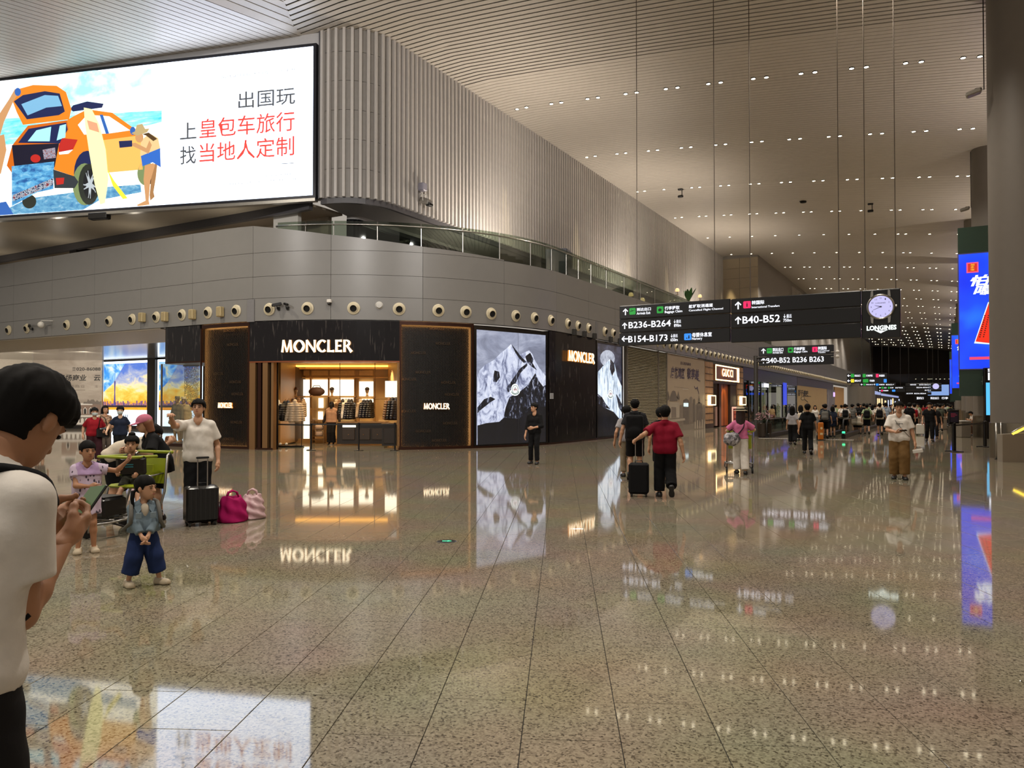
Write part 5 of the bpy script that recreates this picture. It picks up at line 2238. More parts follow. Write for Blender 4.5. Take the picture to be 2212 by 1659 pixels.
# -------------------------------------------------- corner window contents
lamp('SPOT', 'window_spot', (-26.3, 20.9, 3.2), 130, (1, .84, .6), (0, 0, 0), spot_size=radians(110), shadow_soft_size=.06)
lamp('SPOT', 'window_spot', (-25.3, 20.9, 3.2), 130, (1, .84, .6), (0, 0, 0), spot_size=radians(110), shadow_soft_size=.06)
m_gold = M('gold_bead', 'b08a52', .22, metal=.9, var=.2, scale=40)
t = thing('bead_curtain', 'glittering gold curtain of strung beads in the corner show window', 'curtain', (0, 0, 0))
mb = MB()
random.seed(11)
for i in range(34):
	p0 = at_depth(398 + i * .92, 873, 31.6 + .3 * random.random())
	for j in range(64):
		a = random.uniform(0, pi)
		c = Vector((p0.x, p0.y, .2 + j * .048))
		u = Vector((cos(a), sin(a), random.uniform(-.5, .5))) * .017
		v = Vector((random.uniform(-.3, .3), random.uniform(-.3, .3), 1)) * .021
		mb.add([c - u, c - v, c + u, c + v], [(0, 1, 2, 3)])
mb.build('beads', m_gold, t, kind='stuff')
mb = MB()
a, b = at_depth(396, 783, 31.7), at_depth(430, 783, 31.7)
mb.tube([(a.x, a.y, 3.27), (b.x, b.y, 3.27)], .03, 6)
mb.build('top_rail', m_bronze, t)
mb = MB()
mb.bx(-24.6, -24.5, 20.1, 27, .1, 3.3)
mb.build('window_side', M('window_side', '5c4630', .5), shop)

# -------------------------------------------------- passage at the left: mural, sunset lightboxes
def lightbox(label, x0, x1, z0, z1, Y, with_tower):
	t = thing('lightbox', label, 'lightbox', (0, 0, 0))
	Fl = Flat((x0, Y, z0), (1, 0, 0))
	w, h = x1 - x0, z1 - z0
	mb = MB()
	poly2(mb, [(0, 0), (w, 0), (w, h), (0, h)], Fl.o, Fl.ux, Fl.uy)
	mb.build('white_border', E('lb_white', 'eaf4ff', 2.6, sample=True), t)
	mb = MB()
	mb.bx(x0 - .06, x1 + .06, Y + .01, Y + .2, z0 - .06, z1 + .06)
	mb.build('housing', m_black, t)
	a, b = .16, 1.05
	R = lambda n, u0, u1, v0, v1, m, k: Fl.poly(n, [(u0, v0), (u1, v0), (u1, v1), (u0, v1)], m, .004 + k * .003, t, False)
	H = h - .16 - b
	skyg = art_z('sunset_sky', [(.18, 'ff8a0a'), (.34, 'ffab20'), (.44, 'ffd060'), (.50, 'f0dcae'), (.56, 'a9b0c8'), (.66, '4f74c8'), (.85, '2450c0')], z0 + b, z1, .55, .9, (.8, 1, 1.5), 1.3)
	R('sky', a, w - a, b, h - .16, skyg, 0)
	Fl.poly('blue_sky', [(a, h - .16), (w * .5, h - .16), (w * .38, h - .8), (w * .24, h - 1.5), (a, h - 2.1)], art('blue_cloud', [(.3, '1b62e0'), (.46, '3f9af0'), (.56, 'a9d6f8'), (.66, 'ffe9b8'), (.75, 'fff6e0')], .9, 6, .5, (1, 1, 1.4), 1.25), .007, t, False)
	R('glow', a, w - a, b, b + H * .16, art('sunset_glow', [(.3, 'ff8a00'), (.6, 'ffa81e'), (.8, 'ffc54a')], 1.6, 4, .5, (1, 1, 4), 1.4), 2)
	mb = MB()
	random.seed(5)
	x = a
	while x < w - a:
		ww = random.uniform(.04, .14)
		hh = random.uniform(.10, .34)
		poly2(mb, [(x, b + .3), (min(x + ww, w - a), b + .3), (min(x + ww, w - a), b + .3 + hh), (x, b + .3 + hh)], Fl.o, Fl.ux, Fl.uy, .016)
		x += ww + random.uniform(0, .05)
	mb.build('skyline', E('skyline_violet', '7a5a9a', .8), t, kind='stuff')
	R('shore', a, w - a, b + .18, b + .32, E('shore_dark', '3a2a3a', .6), 5)
	if with_tower:
		u = a + (w - 2 * a) * .27
		Fl.poly('tower', [(u - .12, b + .3), (u + .12, b + .3), (u + .055, b + 1.2), (u + .09, h - 1.35), (u - .09, h - 1.35), (u - .055, b + 1.2)], E('tower_violet', '5b4fa8', .8), .022, t, False)
		Fl.poly('mast', [(u - .02, h - 1.35), (u + .02, h - 1.35), (u + .006, h - .4), (u - .006, h - .4)], E('tower_violet', '5b4fa8', .8), .022, t, False)
	mb = MB()
	for k in range(6):
		poly2(mb, [(w * .35 + k * .2, .55), (w * .35 + k * .2 + .12, .55), (w * .35 + k * .2 + .12, .75), (w * .35 + k * .2, .75)], Fl.o, Fl.ux, Fl.uy, .006)
	for k in range(14):
		poly2(mb, [(w * .3 + k * .12, .34), (w * .3 + k * .12 + .07, .34), (w * .3 + k * .12 + .07, .40), (w * .3 + k * .12, .40)], Fl.o, Fl.ux, Fl.uy, .006)
	mb.build('caption', E('caption_grey', '98a8b4', 1.0), t, kind='stuff')


YL = 32.2
xa, xb, xc, xd = on_y(221, 850, YL).x, on_y(321, 850, YL).x, on_y(340, 850, YL).x, on_y(438, 850, YL).x
zt_, zb_ = on_y(270, 780, YL).z, on_y(270, 919, YL).z
lightbox('glowing sunset lightbox with a slender tower, left of the dark pier', xa, xb, zb_, zt_, YL, True)
lightbox('glowing sunset lightbox seen through the corner show window glass', xc, xd, zb_, zt_, YL, False)
mb = MB()
mb.bx(xb + .05, xc - .05, YL - .15, YL + .1, 0, 4.75)
mb.build('passage_pier', m_black, corridor)

# old-city mural hoarding of the passage
mu0 = on_z(70, 925.5)
mu1 = on_z(219.5, 925.5)
mural = thing('mural_hoarding', 'beige hoarding printed with an old domed building and a telephone number', 'hoarding', (0, 0, 0))
MF = Flat(mu0, (mu1 - mu0))
mw = (mu1 - mu0).length
mb = MB()
mb.prism([MF.o, MF.o + MF.ux * mw, MF.o + MF.ux * mw + Vector((0, 0, 4.75)), MF.o + Vector((0, 0, 4.75))], MF.n * -.2)
mb.build('board', art('mural_paper', [(.3, '8d8175'), (.6, 'a1968a'), (.8, 'b0a79b')], .8, 5, .6, (1, 1, 3), 0), mural)
pr = lambda n, c: M('print_' + n, c, .6, var=.08, scale=3)
d1, d2, d3, d4 = pr('dark', '2a2624'), pr('mid', '6d635b'), pr('light', 'cfc9c0'), pr('brick', '7d675a')
X_ = lambda n, pts, m, k: MF.poly(n, pts, m, .004 + .003 * k, mural)
X_('base_band', [(90, 917), (219, 917), (219, 925), (90, 925)], d2, 0)
X_('terrace', [(100, 897), (219, 897), (219, 917), (100, 917)], d3, 0)
X_('terrace', [(100, 901), (219, 901), (219, 913), (100, 913)], d2, 1)
for k in range(7):
	X_('arch', [(137 + k * 9.5, 913), (137 + k * 9.5, 905), (140 + k * 9.5, 902.5), (143 + k * 9.5, 905), (143 + k * 9.5, 913)], d3, 2)
X_('facade', [(134, 866), (165, 866), (165, 872), (219, 874), (219, 896), (134, 896)], d4, 1)
X_('cornice', [(134, 861), (166, 861), (166, 866), (134, 866)], d3, 2)
X_('cornice', [(165, 871), (200, 871), (200, 875), (165, 875)], d3, 2)
for x in (148, 172, 184, 196, 208):
	X_('arch', [(x - 4, 894), (x - 4, 884), (x, 879), (x + 4, 884), (x + 4, 894)], d3, 3)
	X_('arch', [(x - 2.8, 894), (x - 2.8, 885), (x, 881), (x + 2.8, 885), (x + 2.8, 894)], d1, 4)
X_('dome', [(142, 861), (143, 855), (148, 850), (153, 848), (158, 850), (163, 855), (164, 861)], d1, 3)
X_('lantern', [(150, 849), (150, 846), (156, 846), (156, 849)], d1, 3)
X_('rooftops', [(180, 872), (181, 868), (188, 868), (190, 862), (194, 866), (198, 863), (203, 863), (206, 868), (210, 864), (214, 868), (219, 866), (219, 874)], d2, 2)
MF.text('number', '020-86088', 165, 801, 217.5, 793.5, d1, .006, mural, .02)
MF.text('number', '咨询', 156.5, 797, 163, 793, d1, .006, mural)
MF.text('number', '热线', 156.5, 801.5, 163, 797.5, d1, .006, mural)
MF.text('slogan', '机场商业', 125, 823, 187, 809, d1, .006, mural, .025, .004, .15)
MF.text('slogan', '云', 203, 823, 217.5, 810, d1, .006, mural, .025, .004, .1)
MF.text('small_slogan', '机场商业', 138, 838, 184, 831, d2, .006, mural)
MF.text('small_slogan', '湾', 205, 838, 211, 832, d2, .006, mural)
mb = MB()
q0 = MF.hit(140, 843)
q1 = MF.hit(184, 842)
poly2(mb, [q0, (q1[0], q0[1]), q1, (q0[0], q1[1])], MF.o, MF.ux, MF.uy, .006)
mb.build('rule', d2, mural)
mb = MB()
mb.prism([MF.o + MF.n * .02, MF.o + MF.ux * mw + MF.n * .02, MF.o + MF.ux * mw + MF.n * .02 + Vector((0, 0, .22)), MF.o + MF.n * .02 + Vector((0, 0, .22))], MF.n * .1)
mb.build('kerb', m_dsteel, mural)
# the return wall of the passage at far left, ending in a light slanting soffit
mb = MB()
e0 = MF.o - MF.ux * .02
mb.prism([e0, e0 + Vector((-3, -14, 0)), e0 + Vector((-3, -14, 4.75)), e0 + Vector((0, 0, 4.75))], (-.2, 0, 0))
mb.build('return_wall', M('pale_wall', 'a59b8c', .5), corridor)
# ------------------------------------------------------------------ air nozzles along the vent band
ZN = CAMZ + 3.50
t0 = thing('air_nozzle', 'round cream air nozzle in the long row above the shop fronts', 'air nozzle', (0, 0, 0), 0, 'air nozzles above the shop fronts')
m_noz = M('nozzle_cream', 'b9ae93', .4, var=.06)
AX = Matrix(((0, 0, 1), (1, 0, 0), (0, 1, 0)))      # turns z to x
mb = MB()
mb.lathe([(.235, 0), (.235, .02), (.20, .045), (.165, .045)], 20, (0, 0, 0), AX, False)
mb.build('flange', m_noz, t0, 2)
mb = MB()
tilt = Matrix.Rotation(radians(14), 3, 'Y') @ AX
mb.lathe([(.172, -.02), (.170, .045), (.155, .085), (.136, .095), (.124, .095)], 20, (.01, 0, 0), tilt, False)
mb.build('barrel', m_noz, t0, 2)
mb = MB()
mb.lathe([(.124, .095), (.112, .03), (.0, .02)], 16, (.01, 0, 0), tilt, False)
mb.build('opening', m_void, t0)
nz = [s_at(p, 0, ZN) for p in (19, 58.8, 144.7, 189, 236, 286, 338, 393.5, 449.6, 510.6, 582, 664.5, 764, 862, 946.7, 1006, 1061, 1114, 1154.7, 1190, 1226, 1248, 1271, 1306, 1324)]
while nz[-1] < 96:
	nz.append(nz[-1] + 1.12)
first = True
ORD = ['first', 'second', 'third', 'fourth', 'fifth', 'sixth', 'seventh', 'eighth', 'ninth', 'tenth', 'eleventh', 'twelfth', 'thirteenth', 'fourteenth', 'fifteenth', 'sixteenth', 'seventeenth', 'eighteenth', 'nineteenth', 'twentieth']
for i, s in enumerate(nz):
	p, tt, n = band(s, .0)
	o = t0 if first else copy_tree(t0, (0, 0, 0))
	if i < 10:
		o['label'] = 'round cream air nozzle, %s to the left of the grey post over the boutique' % ORD[9 - i]
	elif i < 30:
		o['label'] = 'round cream air nozzle, %s to the right of the grey post over the boutique' % ORD[i - 10]
	else:
		o['label'] = 'cream air nozzle in the long far row beyond the large direction sign'
		o['group'] = 'far air nozzles'
	first = False
	o.location = (p.x, p.y, ZN + (.02 if s < 0 else 0))
	o.rotation_euler = (0, 0, atan2(n.y, n.x))
mb = MB()
while s < 170:
	s += 1.2
	p, tt, n = band(s, 0)
	mb.lathe([(.2, 0), (.17, .06), (.13, .14), (0, .13)], 8, (p.x, p.y, ZN), AX, False)
mb.build('air_nozzles', m_noz, None, label='far run of cream air nozzles above the distant shops', category='air nozzle', kind='stuff')


def on_band(name, label, cat, px, py, off=.0):
	s = s_at(px, off, ZN)
	p, tt, n = band(s, off)
	d = p.dot(FW)
	return thing(name, label, cat, (p.x, p.y, CAMZ + (873 - py) * d / F), atan2(n.y, n.x))


def gun_camera(t, yaw, size=1.0, mat=None):
	mat = mat or m_black
	mb = MB()
	mb.box((.03, 0, -.10), (.06, .08, .12))
	mb.tube([(.04, 0, -.10), (.14, 0, -.12), (.16, 0, 0)], .018, 6)
	mb.build('bracket', mat, t)
	mb = MB()
	R = Matrix.Rotation(radians(yaw), 3, 'Z') @ Matrix.Rotation(radians(14), 3, 'Y')
	mb.box((.16, 0, .04), (.34 * size, .11 * size, .11 * size), 0, .015, R)
	mb.build('body', mat, t)
	mb = MB()
	mb.lathe([(.045, 0), (.045, .02)], 10, Vector((.16, 0, .04)) + R @ Vector((.17 * size, 0, 0)), R @ AX)
	mb.build('lens', M('lens_glass', '101418', .05, var=0), t)


gun_camera(on_band('security_camera', 'black bullet camera left of the pair above the boutique sign', 'camera', 603, 661), -60)
gun_camera(on_band('security_camera', 'smaller black bullet camera right of the pair above the boutique sign', 'camera', 622, 660), 50, .8)
gun_camera(on_band('security_camera', 'dark bullet camera beside the second nozzle on the far left band', 'camera', 71, 706), 60)
t = on_band('security_camera', 'white box camera with black underside above the boutique sign', 'camera', 712.5, 653)
mb = MB()
mb.box((.08, 0, .04), (.16, .16, .13), 0, .02)
mb.build('body', m_white, t, 2)
mb = MB()
mb.lathe([(.07, -.02), (.06, -.09), (0, -.11)], 12, (.09, 0, 0))
mb.build('dome', m_black, t, True)
t = on_band('detector', 'round pale detector between two nozzles above the boutique doorway', 'detector', 819, 659)
mb = MB()
mb.lathe([(.13, 0), (.13, .04), (.10, .08), (0, .085)], 18, (0, 0, 0), AX)
mb.build('cover', M('pale_cover', 'b7b4ae', .4), t, 2)
mb = MB()
mb.lathe([(.14, 0), (.14, .015)], 18, (0, 0, 0), AX)
mb.build('base', m_white, t)
t = on_band('dome_camera', 'white ball camera on an arm on the far left band', 'camera', 101, 700)
mb = MB()
mb.ball((.25, 0, -.05), .15, 12, 8)
mb.build('ball', m_white, t, True)
mb = MB()
mb.tube([(0, .5, .12), (.2, .45, .12), (.25, 0, .14), (.25, 0, .05)], .02, 6)
mb.build('arm', m_white, t)
for k, (px, py) in enumerate(((312, 686), (361, 684.5), (420.5, 679.5), (480.5, 673.7))):
	t = on_band('speaker_box', 'beige speaker box, %s on the band left of the boutique' % ('first from the passage side', 'second from the passage side', 'third, above the marble corner', 'last before the grey post')[k], 'speaker', px, py)
	mb = MB()
	mb.box((.11, 0, 0), (.2, .24, .38), 0, .02)
	mb.build('case', M('beige_case', 'a8976f', .5), t)
	mb = MB()
	mb.box((.215, 0, 0), (.01, .19, .32))
	mb.build('grille', M('beige_grille', '93835f', .7), t)
for k, px in enumerate((1237, 1259, 1281, 1316, 1336)):
	t = on_band('speaker_box', 'small dark speaker box beside the ' + ('first', 'second', 'third', 'fourth', 'fifth')[k] + ' nozzle around the mountain screen corner', 'speaker', px, 715 + (px - 1237) * .2)
	mb = MB()
	mb.box((.08, 0, -.05), (.16, .16, .3), 0, .02)
	mb.build('case', M('dark_case', '2b2926', .5), t)
	mb = MB()
	mb.box((.165, 0, -.05), (.01, .12, .24))
	mb.build('grille', m_void, t)

# silver flood projector on the slatted corner
p, n = scurve(3.9 + .9, .2)
t = thing('wall_projector', 'silver projector lamp bracketed to the slatted corner wall', 'projector', (p.x, p.y, 10.25), atan2(n.y, n.x))
mb = MB()
mb.box((.25, 0, 0), (.5, .32, .26), 0, .04, Matrix.Rotation(radians(20), 3, 'Y'))
mb.build('housing', m_steel, t)
mb = MB()
mb.tube([(0, 0, .3), (.2, .15, .35), (.25, .18, 0), (.25, -.18, 0), (.2, -.15, .35), (0, 0, .3)], .02, 6)
mb.build('bracket', m_white, t)
mb = MB()
mb.box((.1, 0, .62), (.3, .3, .34), 0, .03)
mb.build('driver_box', M('lilac_grey', '8d8a96', .4), t)
mb = MB()
mb.box((.42, .05, -.16), (.2, .3, .12), 0, .02)
mb.build('lens_hood', m_black, t)

# ------------------------------------------------------------------ downlights in the ceiling
e_lamp = E('downlight_glow', 'fff0cf', 22)
t0 = None
trim = MB()
trim.lathe([(.085, -.025), (.115, -.03), (.115, .01)], 14, caps=False)
trim_m = trim.mesh('trim', m_dsteel)
glow = MB()
glow.lathe([(.0, -.02), (.088, -.02)], 14, caps=False)
glow_m = glow.mesh('lens', e_lamp)
count = 0
far = MB()
for k, Yr in enumerate(ROWS):
	single = k in (4, 5)
	for j in range(11):
		for q in ((-.27, .27) if not (single and j not in (8,)) else (0,)):
			X = -18.35 + 1.93 * j + q
			if (k, j) in ((2, 1),) and q > 0:
				continue
			z = zr(X) - .004
			if count < 300:
				t = thing('downlight', ('lone lamp at the %s spot' if q == 0 else ('left' if q < 0 else 'right') + ' lamp of the %s pair') % ORD[j] + ' from the slatted wall, %s downlight row' % ORD[k], 'downlight', (X, Yr, z), 0, 'ceiling downlights in rows')
				link('trim', trim_m, t)
				link('lens', glow_m, t)
				count += 1
			else:
				far.lathe([(0, -.02), (.11, -.02)], 8, (X, Yr, z), caps=False)
for px, py in ((2004, 780), (2013, 781), (2022, 783), (2031, 785), (2040, 788), (2050, 791), (1992, 797), (1978, 804), (2030, 802), (2009, 806)):
	q = at_depth(px, py, 228)
	far.lathe([(0, 0), (.16, 0)], 8, (q.x, q.y, 9.18), caps=False)
far.build('downlights', e_lamp, None, label='distant rows of tiny downlights far down the ceiling', category='downlight', kind='stuff')
t = thing('downlight', 'single oval downlight in the bluish ceiling above the billboard', 'downlight', at_depth(70, 131.5, 41.5))
t.location.z = zl(t.location.x, t.location.y) - .01
link('trim', trim_m, t)
o = link('lens', glow_m, t)
t.scale = (1.6, 1.6, 1)
t = thing('ceiling_speaker', 'pair of black speakers hung from the bluish ceiling, top left', 'speaker', at_depth(18, 131, 41))
for sx in (-.13, .13):
	mb = MB()
	mb.box((sx, 0, 0), (.2, .2, .32), 0, .02)
	mb.build('case', m_black, t)
mb = MB()
mb.tube([(0, 0, 0), (0, 0, 1.2)], .02, 6)
mb.box((0, 0, .1), (.3, .06, .06))
mb.build('hanger', m_dsteel, t)
for k, (px, py, lab) in enumerate(((1470, 411, 'black camera hanging from the ceiling above the direction sign'), (1880, 396, 'black camera hanging from the ceiling above the clock panel'))):
	q = at_depth(px, py, 52)
	q.z = zr(q.x)
	t = thing('ceiling_camera', lab, 'camera', q)
	mb = MB()
	mb.box((0, 0, -.05), (.34, .2, .1), 0, .02)
	mb.tube([(.1, 0, -.05), (.1, 0, -.5)], .03, 6)
	mb.build('mount', m_black, t)
	mb = MB()
	mb.box((0, 0, -.52), (.36, .16, .16), 0, .03)
	mb.build('body', m_black, t)
q = at_depth(1735, 397, 53)
q.z = zr(q.x)
t = thing('ceiling_speaker', 'flat dark speaker on the ceiling between the two black cameras', 'speaker', q)
mb = MB()
mb.lathe([(.26, -.02), (.26, 0)], 14)
mb.build('flange', m_dsteel, t)
mb = MB()
mb.lathe([(.2, -.1), (.2, -.02)], 12)
mb.build('drum', m_void, t)

# ------------------------------------------------------------------ direction signs
m_sign = M('sign_black', '0d0d10', .3, var=0)
e_w = E('sign_white', 'f4f6ff', 1.5)
e_g, e_p, e_b, e_y = E('sign_green', '18a83a', .9), E('sign_pink', 'ee1f63', 1.1), E('sign_blue', '2a8af0', 1.2), E('sign_yellow', 'ecdc2a', 1.1)


def arrow(Fl, x0, y0, x1, y1, kind, parent, off, mat=None):
	a, b = Fl.hit(x0, y1), Fl.hit(x1, y0)
	w, h = b[0] - a[0], b[1] - a[1]
	cx, cy = (a[0] + b[0]) / 2, (a[1] + b[1]) / 2
	R = max(w, h) / 2
	t = R * .17
	pts = [(-t, -R), (t, -R), (t, R * .5), (R * .62, -R * .05), (R * .86, R * .17), (0, R), (-R * .86, R * .17), (-R * .62, -R * .05), (-t, R * .5)]
	rot = {'up': 0, 'left': pi / 2, 'right': -pi / 2, 'ne': -pi / 4}[kind]
	out = [(cx + p * cos(rot) - q * sin(rot), cy + p * sin(rot) + q * cos(rot)) for p, q in pts]
	mb = MB()
	for idx in ((0, 1, 2, 8), (5, 6, 7, 8), (2, 3, 4, 5), (8, 2, 5)):
		q = [out[i] for i in idx]
		ar = sum(q[i][0] * q[(i + 1) % len(q)][1] - q[(i + 1) % len(q)][0] * q[i][1] for i in range(len(q)))
		poly2(mb, q if ar > 0 else q[::-1], Fl.o, Fl.ux, Fl.uy, off)
	mb.build('arrow', mat or e_w, parent)


def icon(Fl, x0, y0, x1, y1, mat, parent, off, mark=None):
	a, b = Fl.hit(x0, y1), Fl.hit(x1, y0)
	mb = MB()
	r = (b[0] - a[0]) * .14
	pts = []
	for cx, cy, q in ((b[0] - r, b[1] - r, 0), (a[0] + r, b[1] - r, 1), (a[0] + r, a[1] + r, 2), (b[0] - r, a[1] + r, 3)):
		for k in range(4):
			an = pi / 2 * (q + k / 3)
			pts.append((cx + r * cos(an), cy + r * sin(an)))
	poly2(mb, pts, Fl.o, Fl.ux, Fl.uy, off)
	ic = mb.build('icon', mat, parent)
	w, h = b[0] - a[0], b[1] - a[1]
	if mark:
		mb = MB()
		for pl in {'plane': [[(.15, .42), (.85, .62), (.88, .70), (.15, .50)], [(.42, .52), (.55, .56), (.40, .78), (.32, .78)], [(.15, .46), (.22, .48), (.14, .64), (.08, .64)]],
				   'bag': [[(.25, .3), (.7, .3), (.75, .62), (.2, .62)], [(.38, .62), (.58, .62), (.55, .74), (.41, .74)], [(.44, .2), (.5, .2), (.5, .3), (.44, .3)]],
				   'man': [[(.44, .2), (.56, .2), (.58, .62), (.42, .62)], [(.45, .66), (.55, .66), (.55, .8), (.45, .8)]],
				   'baby': [[(.55, .2), (.75, .25), (.72, .75), (.6, .7)], [(.3, .2), (.45, .22), (.42, .4), (.3, .38)]]}[mark]:
			poly2(mb, [(a[0] + u * w, a[1] + v * h) for u, v in pl], Fl.o, Fl.ux, Fl.uy, off + .004)
		mb.build('pictogram', m_sign, parent)


def board(Fl, x0, yt0, yb0, x1, yt1, yb1, parent, name='sign_board', th=.12):
	"""a board whose face has the given picture corners (left top/bottom, right top/bottom)"""
	q = [Fl.hit(x0, yb0), Fl.hit(x1, yb1), Fl.hit(x1, yt1), Fl.hit(x0, yt0)]
	z0, z1 = (q[0][1] + q[1][1]) / 2, (q[2][1] + q[3][1]) / 2
	u0, u1 = q[0][0], q[1][0]
	c = Fl.o + Fl.ux * ((u0 + u1) / 2) + Fl.uy * ((z0 + z1) / 2) - Fl.n * (th / 2)
	mb = MB()
	mb.box(c, (u1 - u0, th, z1 - z0), atan2(Fl.ux.y, Fl.ux.x), .02)
	return mb.build(name, m_sign, parent)


sign = thing('direction_sign', 'large black hanging sign with B236-B264 and B40-B52, clock panel at right end', 'sign', (0, 0, 0))
D1 = Flat((-12, 25.0, 0), (1, 0, 0))
BR1 = {}
for (x0, x1, L, R) in ((1338, 1577.5, (660, 689.5, 718.5, 748), (645.5, 677, 708.5, 738.5)), (1579, 1860, (645.5, 677, 708.5, 738.5), (627.5, 662.5, 697.5, 732))):
	for r in range(3):
		BR1[x0 > 1500, r] = board(D1, x0, L[r] + .3, L[r + 1] - .3, x1, R[r] + .3, R[r + 1] - .3, sign)
ub = board(D1, 1862, 626.5, 732.5, 1945.5, 623, 728, sign, 'clock_board')
def row_of(x, y):
	L, R = ((660, 689.5, 718.5), (645.5, 677, 708.5)) if x < 1578 else ((645.5, 677, 708.5), (627.5, 662.5, 697.5))
	f = (x - (1338 if x < 1578 else 1579)) / (240 if x < 1578 else 281)
	e = [a + (b - a) * f for a, b in zip(L, R)]
	return BR1[x > 1578, 2 if y > e[2] else 1 if y > e[1] else 0]


T = lambda s, a, b, c_, d, m=e_w, bold=.0: D1.text('lettering', s, a, b, c_, d, m, .004, row_of(a, (b + d) / 2), bold, .003)
arrow(D1, 1344.6, 666, 1357.6, 681, 'up', sign, .005)
icon(D1, 1359.6, 665, 1373, 680, e_g, sign, .005, 'plane')
T('到达出口', 1375.5, 672.5, 1406, 663.5, bold=.015)
T('Arrivals Exit', 1375.5, 680, 1405, 672.5, bold=.01)
icon(D1, 1419, 661.5, 1433, 677, e_g, sign, .005, 'bag')
T('行李提取', 1436, 670, 1468, 660, bold=.015)
T('Baggage Claim', 1436, 678, 1474, 669, bold=.01)
T('航班取消通道', 1488, 666, 1540, 655, bold=.015)
T('Cancelled Flight Channel', 1488, 674, 1562, 664, bold=.01)
arrow(D1, 1343, 696.5, 1356, 711, 'up', sign, .005)
T('B236-B264', 1358, 709.5, 1449, 690.5, bold=.012)
T('890m', 1456, 706.5, 1471, 699, bold=.01)
T('最远', 1461, 698, 1471, 690.5)
D1.text('pictogram', '↓', 1455.5, 698.5, 1459.5, 690.5, e_w, .004, sign, .02)
arrow(D1, 1342.6, 725, 1356.6, 739, 'left', sign, .005)
T('B154-B173', 1357.5, 740, 1442, 722, bold=.012)
T('650m', 1448.5, 737.5, 1464, 730, bold=.01)
T('最远', 1454, 729, 1464, 721.5)
D1.text('pictogram', '↓', 1449, 729.5, 1453, 721.5, e_w, .004, sign, .02)
icon(D1, 1478, 720, 1493.6, 735, e_b, sign, .005, 'baby')
T('母婴休息室', 1495, 728.5, 1537.6, 717, bold=.015)
T('Nursery', 1495, 736, 1517, 728, bold=.01)
arrow(D1, 1587.6, 651, 1601.5, 668.5, 'up', sign, .005)
icon(D1, 1605.6, 650, 1622, 666.5, e_p, sign, .005, 'man')
T('转国际', 1624, 658.5, 1651, 648, bold=.015)
T('International Transfers', 1624, 666, 1684, 658, bold=.01)
arrow(D1, 1587.6, 683.5, 1601.5, 700.5, 'up', sign, .005)
T('B40-B52', 1604, 699.5, 1685, 679, bold=.012)
T('750m', 1692, 695.5, 1710, 688, bold=.01)
T('最远', 1699, 687, 1710, 678.5)
D1.text('pictogram', '↓', 1692.5, 687.5, 1697, 678.5, e_w, .004, sign, .02)
for x in (1375, 1543, 1620, 1812, 1869, 1935):
	q = D1.hit(x, 650)
	p = D1.o + D1.ux * q[0]
	mb = MB()
	mb.tube([(p.x, 25.06, 4.9), (p.x, 25.06, zr(p.x) - .01)], .014, 6)
	mb.build('hanger_rod', M('rod_grey', '5b5249', .4, metal=.5), sign)
# the big clock, shaped like a wrist watch
wc = D1.hit(1902.5, 663)
ws = 25.0 / ray(1902, 663).y
wr = 23.2 * ws
clk = thing('clock', 'round white clock face in a steel case on the black panel beside the sign', 'clock', D1.o + D1.ux * wc[0] + D1.uy * wc[1] + D1.n * .012)
CX = Matrix(((1, 0, 0), (0, 0, -1), (0, 1, 0)))
mb = MB()
mb.lathe([(wr * 1.02, .0), (wr * 1.02, .05), (wr * 1.10, .07), (wr * 1.19, .05), (wr * 1.2, 0)], 36, (0, 0, 0), CX, False)
mb.build('case', m_steel, clk, 2)
mb = MB()
mb.lathe([(0, .03), (wr * 1.02, .03)], 36, (0, 0, 0), CX, False)
mb.build('dial', E('dial_lilac', 'c9c4f4', 1.05), clk)
for sx in (-1, 1):
	for sz in (-1, 1):
		mb = MB()
		mb.prism([(sx * wr * .86, -.03, sz * wr * .86), (sx * wr * .60, -.03, sz * wr * 1.02), (sx * wr * .62, -.03, sz * wr * 1.55), (sx * wr * .80, -.03, sz * wr * 1.48)], (0, -.04, 0))
		mb.build('lug', m_steel, clk)
mb = MB()
mb.lathe([(wr * .13, 0), (wr * .13, wr * .14)], 12, (wr * 1.22, -.03, 0), AX)
mb.build('crown', m_steel, clk)
e_ink = E('dial_ink', '2b2750', .3)
cf = Flat((0, -.034, 0), (1, 0, 0))
for hnum in range(1, 13):
	a = pi / 2 - 2 * pi * hnum / 12
	mb = MB()
	hh = wr * .15
	ww = hh * (.62 if hnum < 10 else 1.05)
	add_text(mb, str(hnum), cf.o + cf.ux * (wr * .80 * cos(a) - ww / 2) + cf.uy * (wr * .80 * sin(a) - hh / 2), cf.ux, cf.uy, ww, hh, 0)
	mb.build('numeral', e_ink, clk)
mb = MB()
add_text(mb, 'LONGINES', cf.o + cf.ux * (-wr * .42) + cf.uy * (wr * .30), cf.ux, cf.uy, wr * .84, wr * .11, .01)
mb.build('dial_word', e_ink, clk)
for nm, ang, ln, wd in (('hour_hand', 287, .52, .04), ('minute_hand', 246, .70, .03)):
	a = radians(90 - ang)
	u = Vector((cos(a), 0, sin(a)))
	v = Vector((-sin(a), 0, cos(a)))
	mb = MB()
	mb.prism([u * (-.1 * wr) - v * wd * wr + Vector((0, -.04, 0)), u * ln * wr - v * .012 * wr + Vector((0, -.04, 0)), u * ln * wr + v * .012 * wr + Vector((0, -.04, 0)), u * (-.1 * wr) + v * wd * wr + Vector((0, -.04, 0))], (0, -.006, 0))
	mb.build(nm, e_ink, clk)
mb = MB()
mb.lathe([(wr * .07, .03), (wr * .07, .055), (0, .056)], 12, (0, 0, 0), CX, False)
mb.build('hub', e_ink, clk)
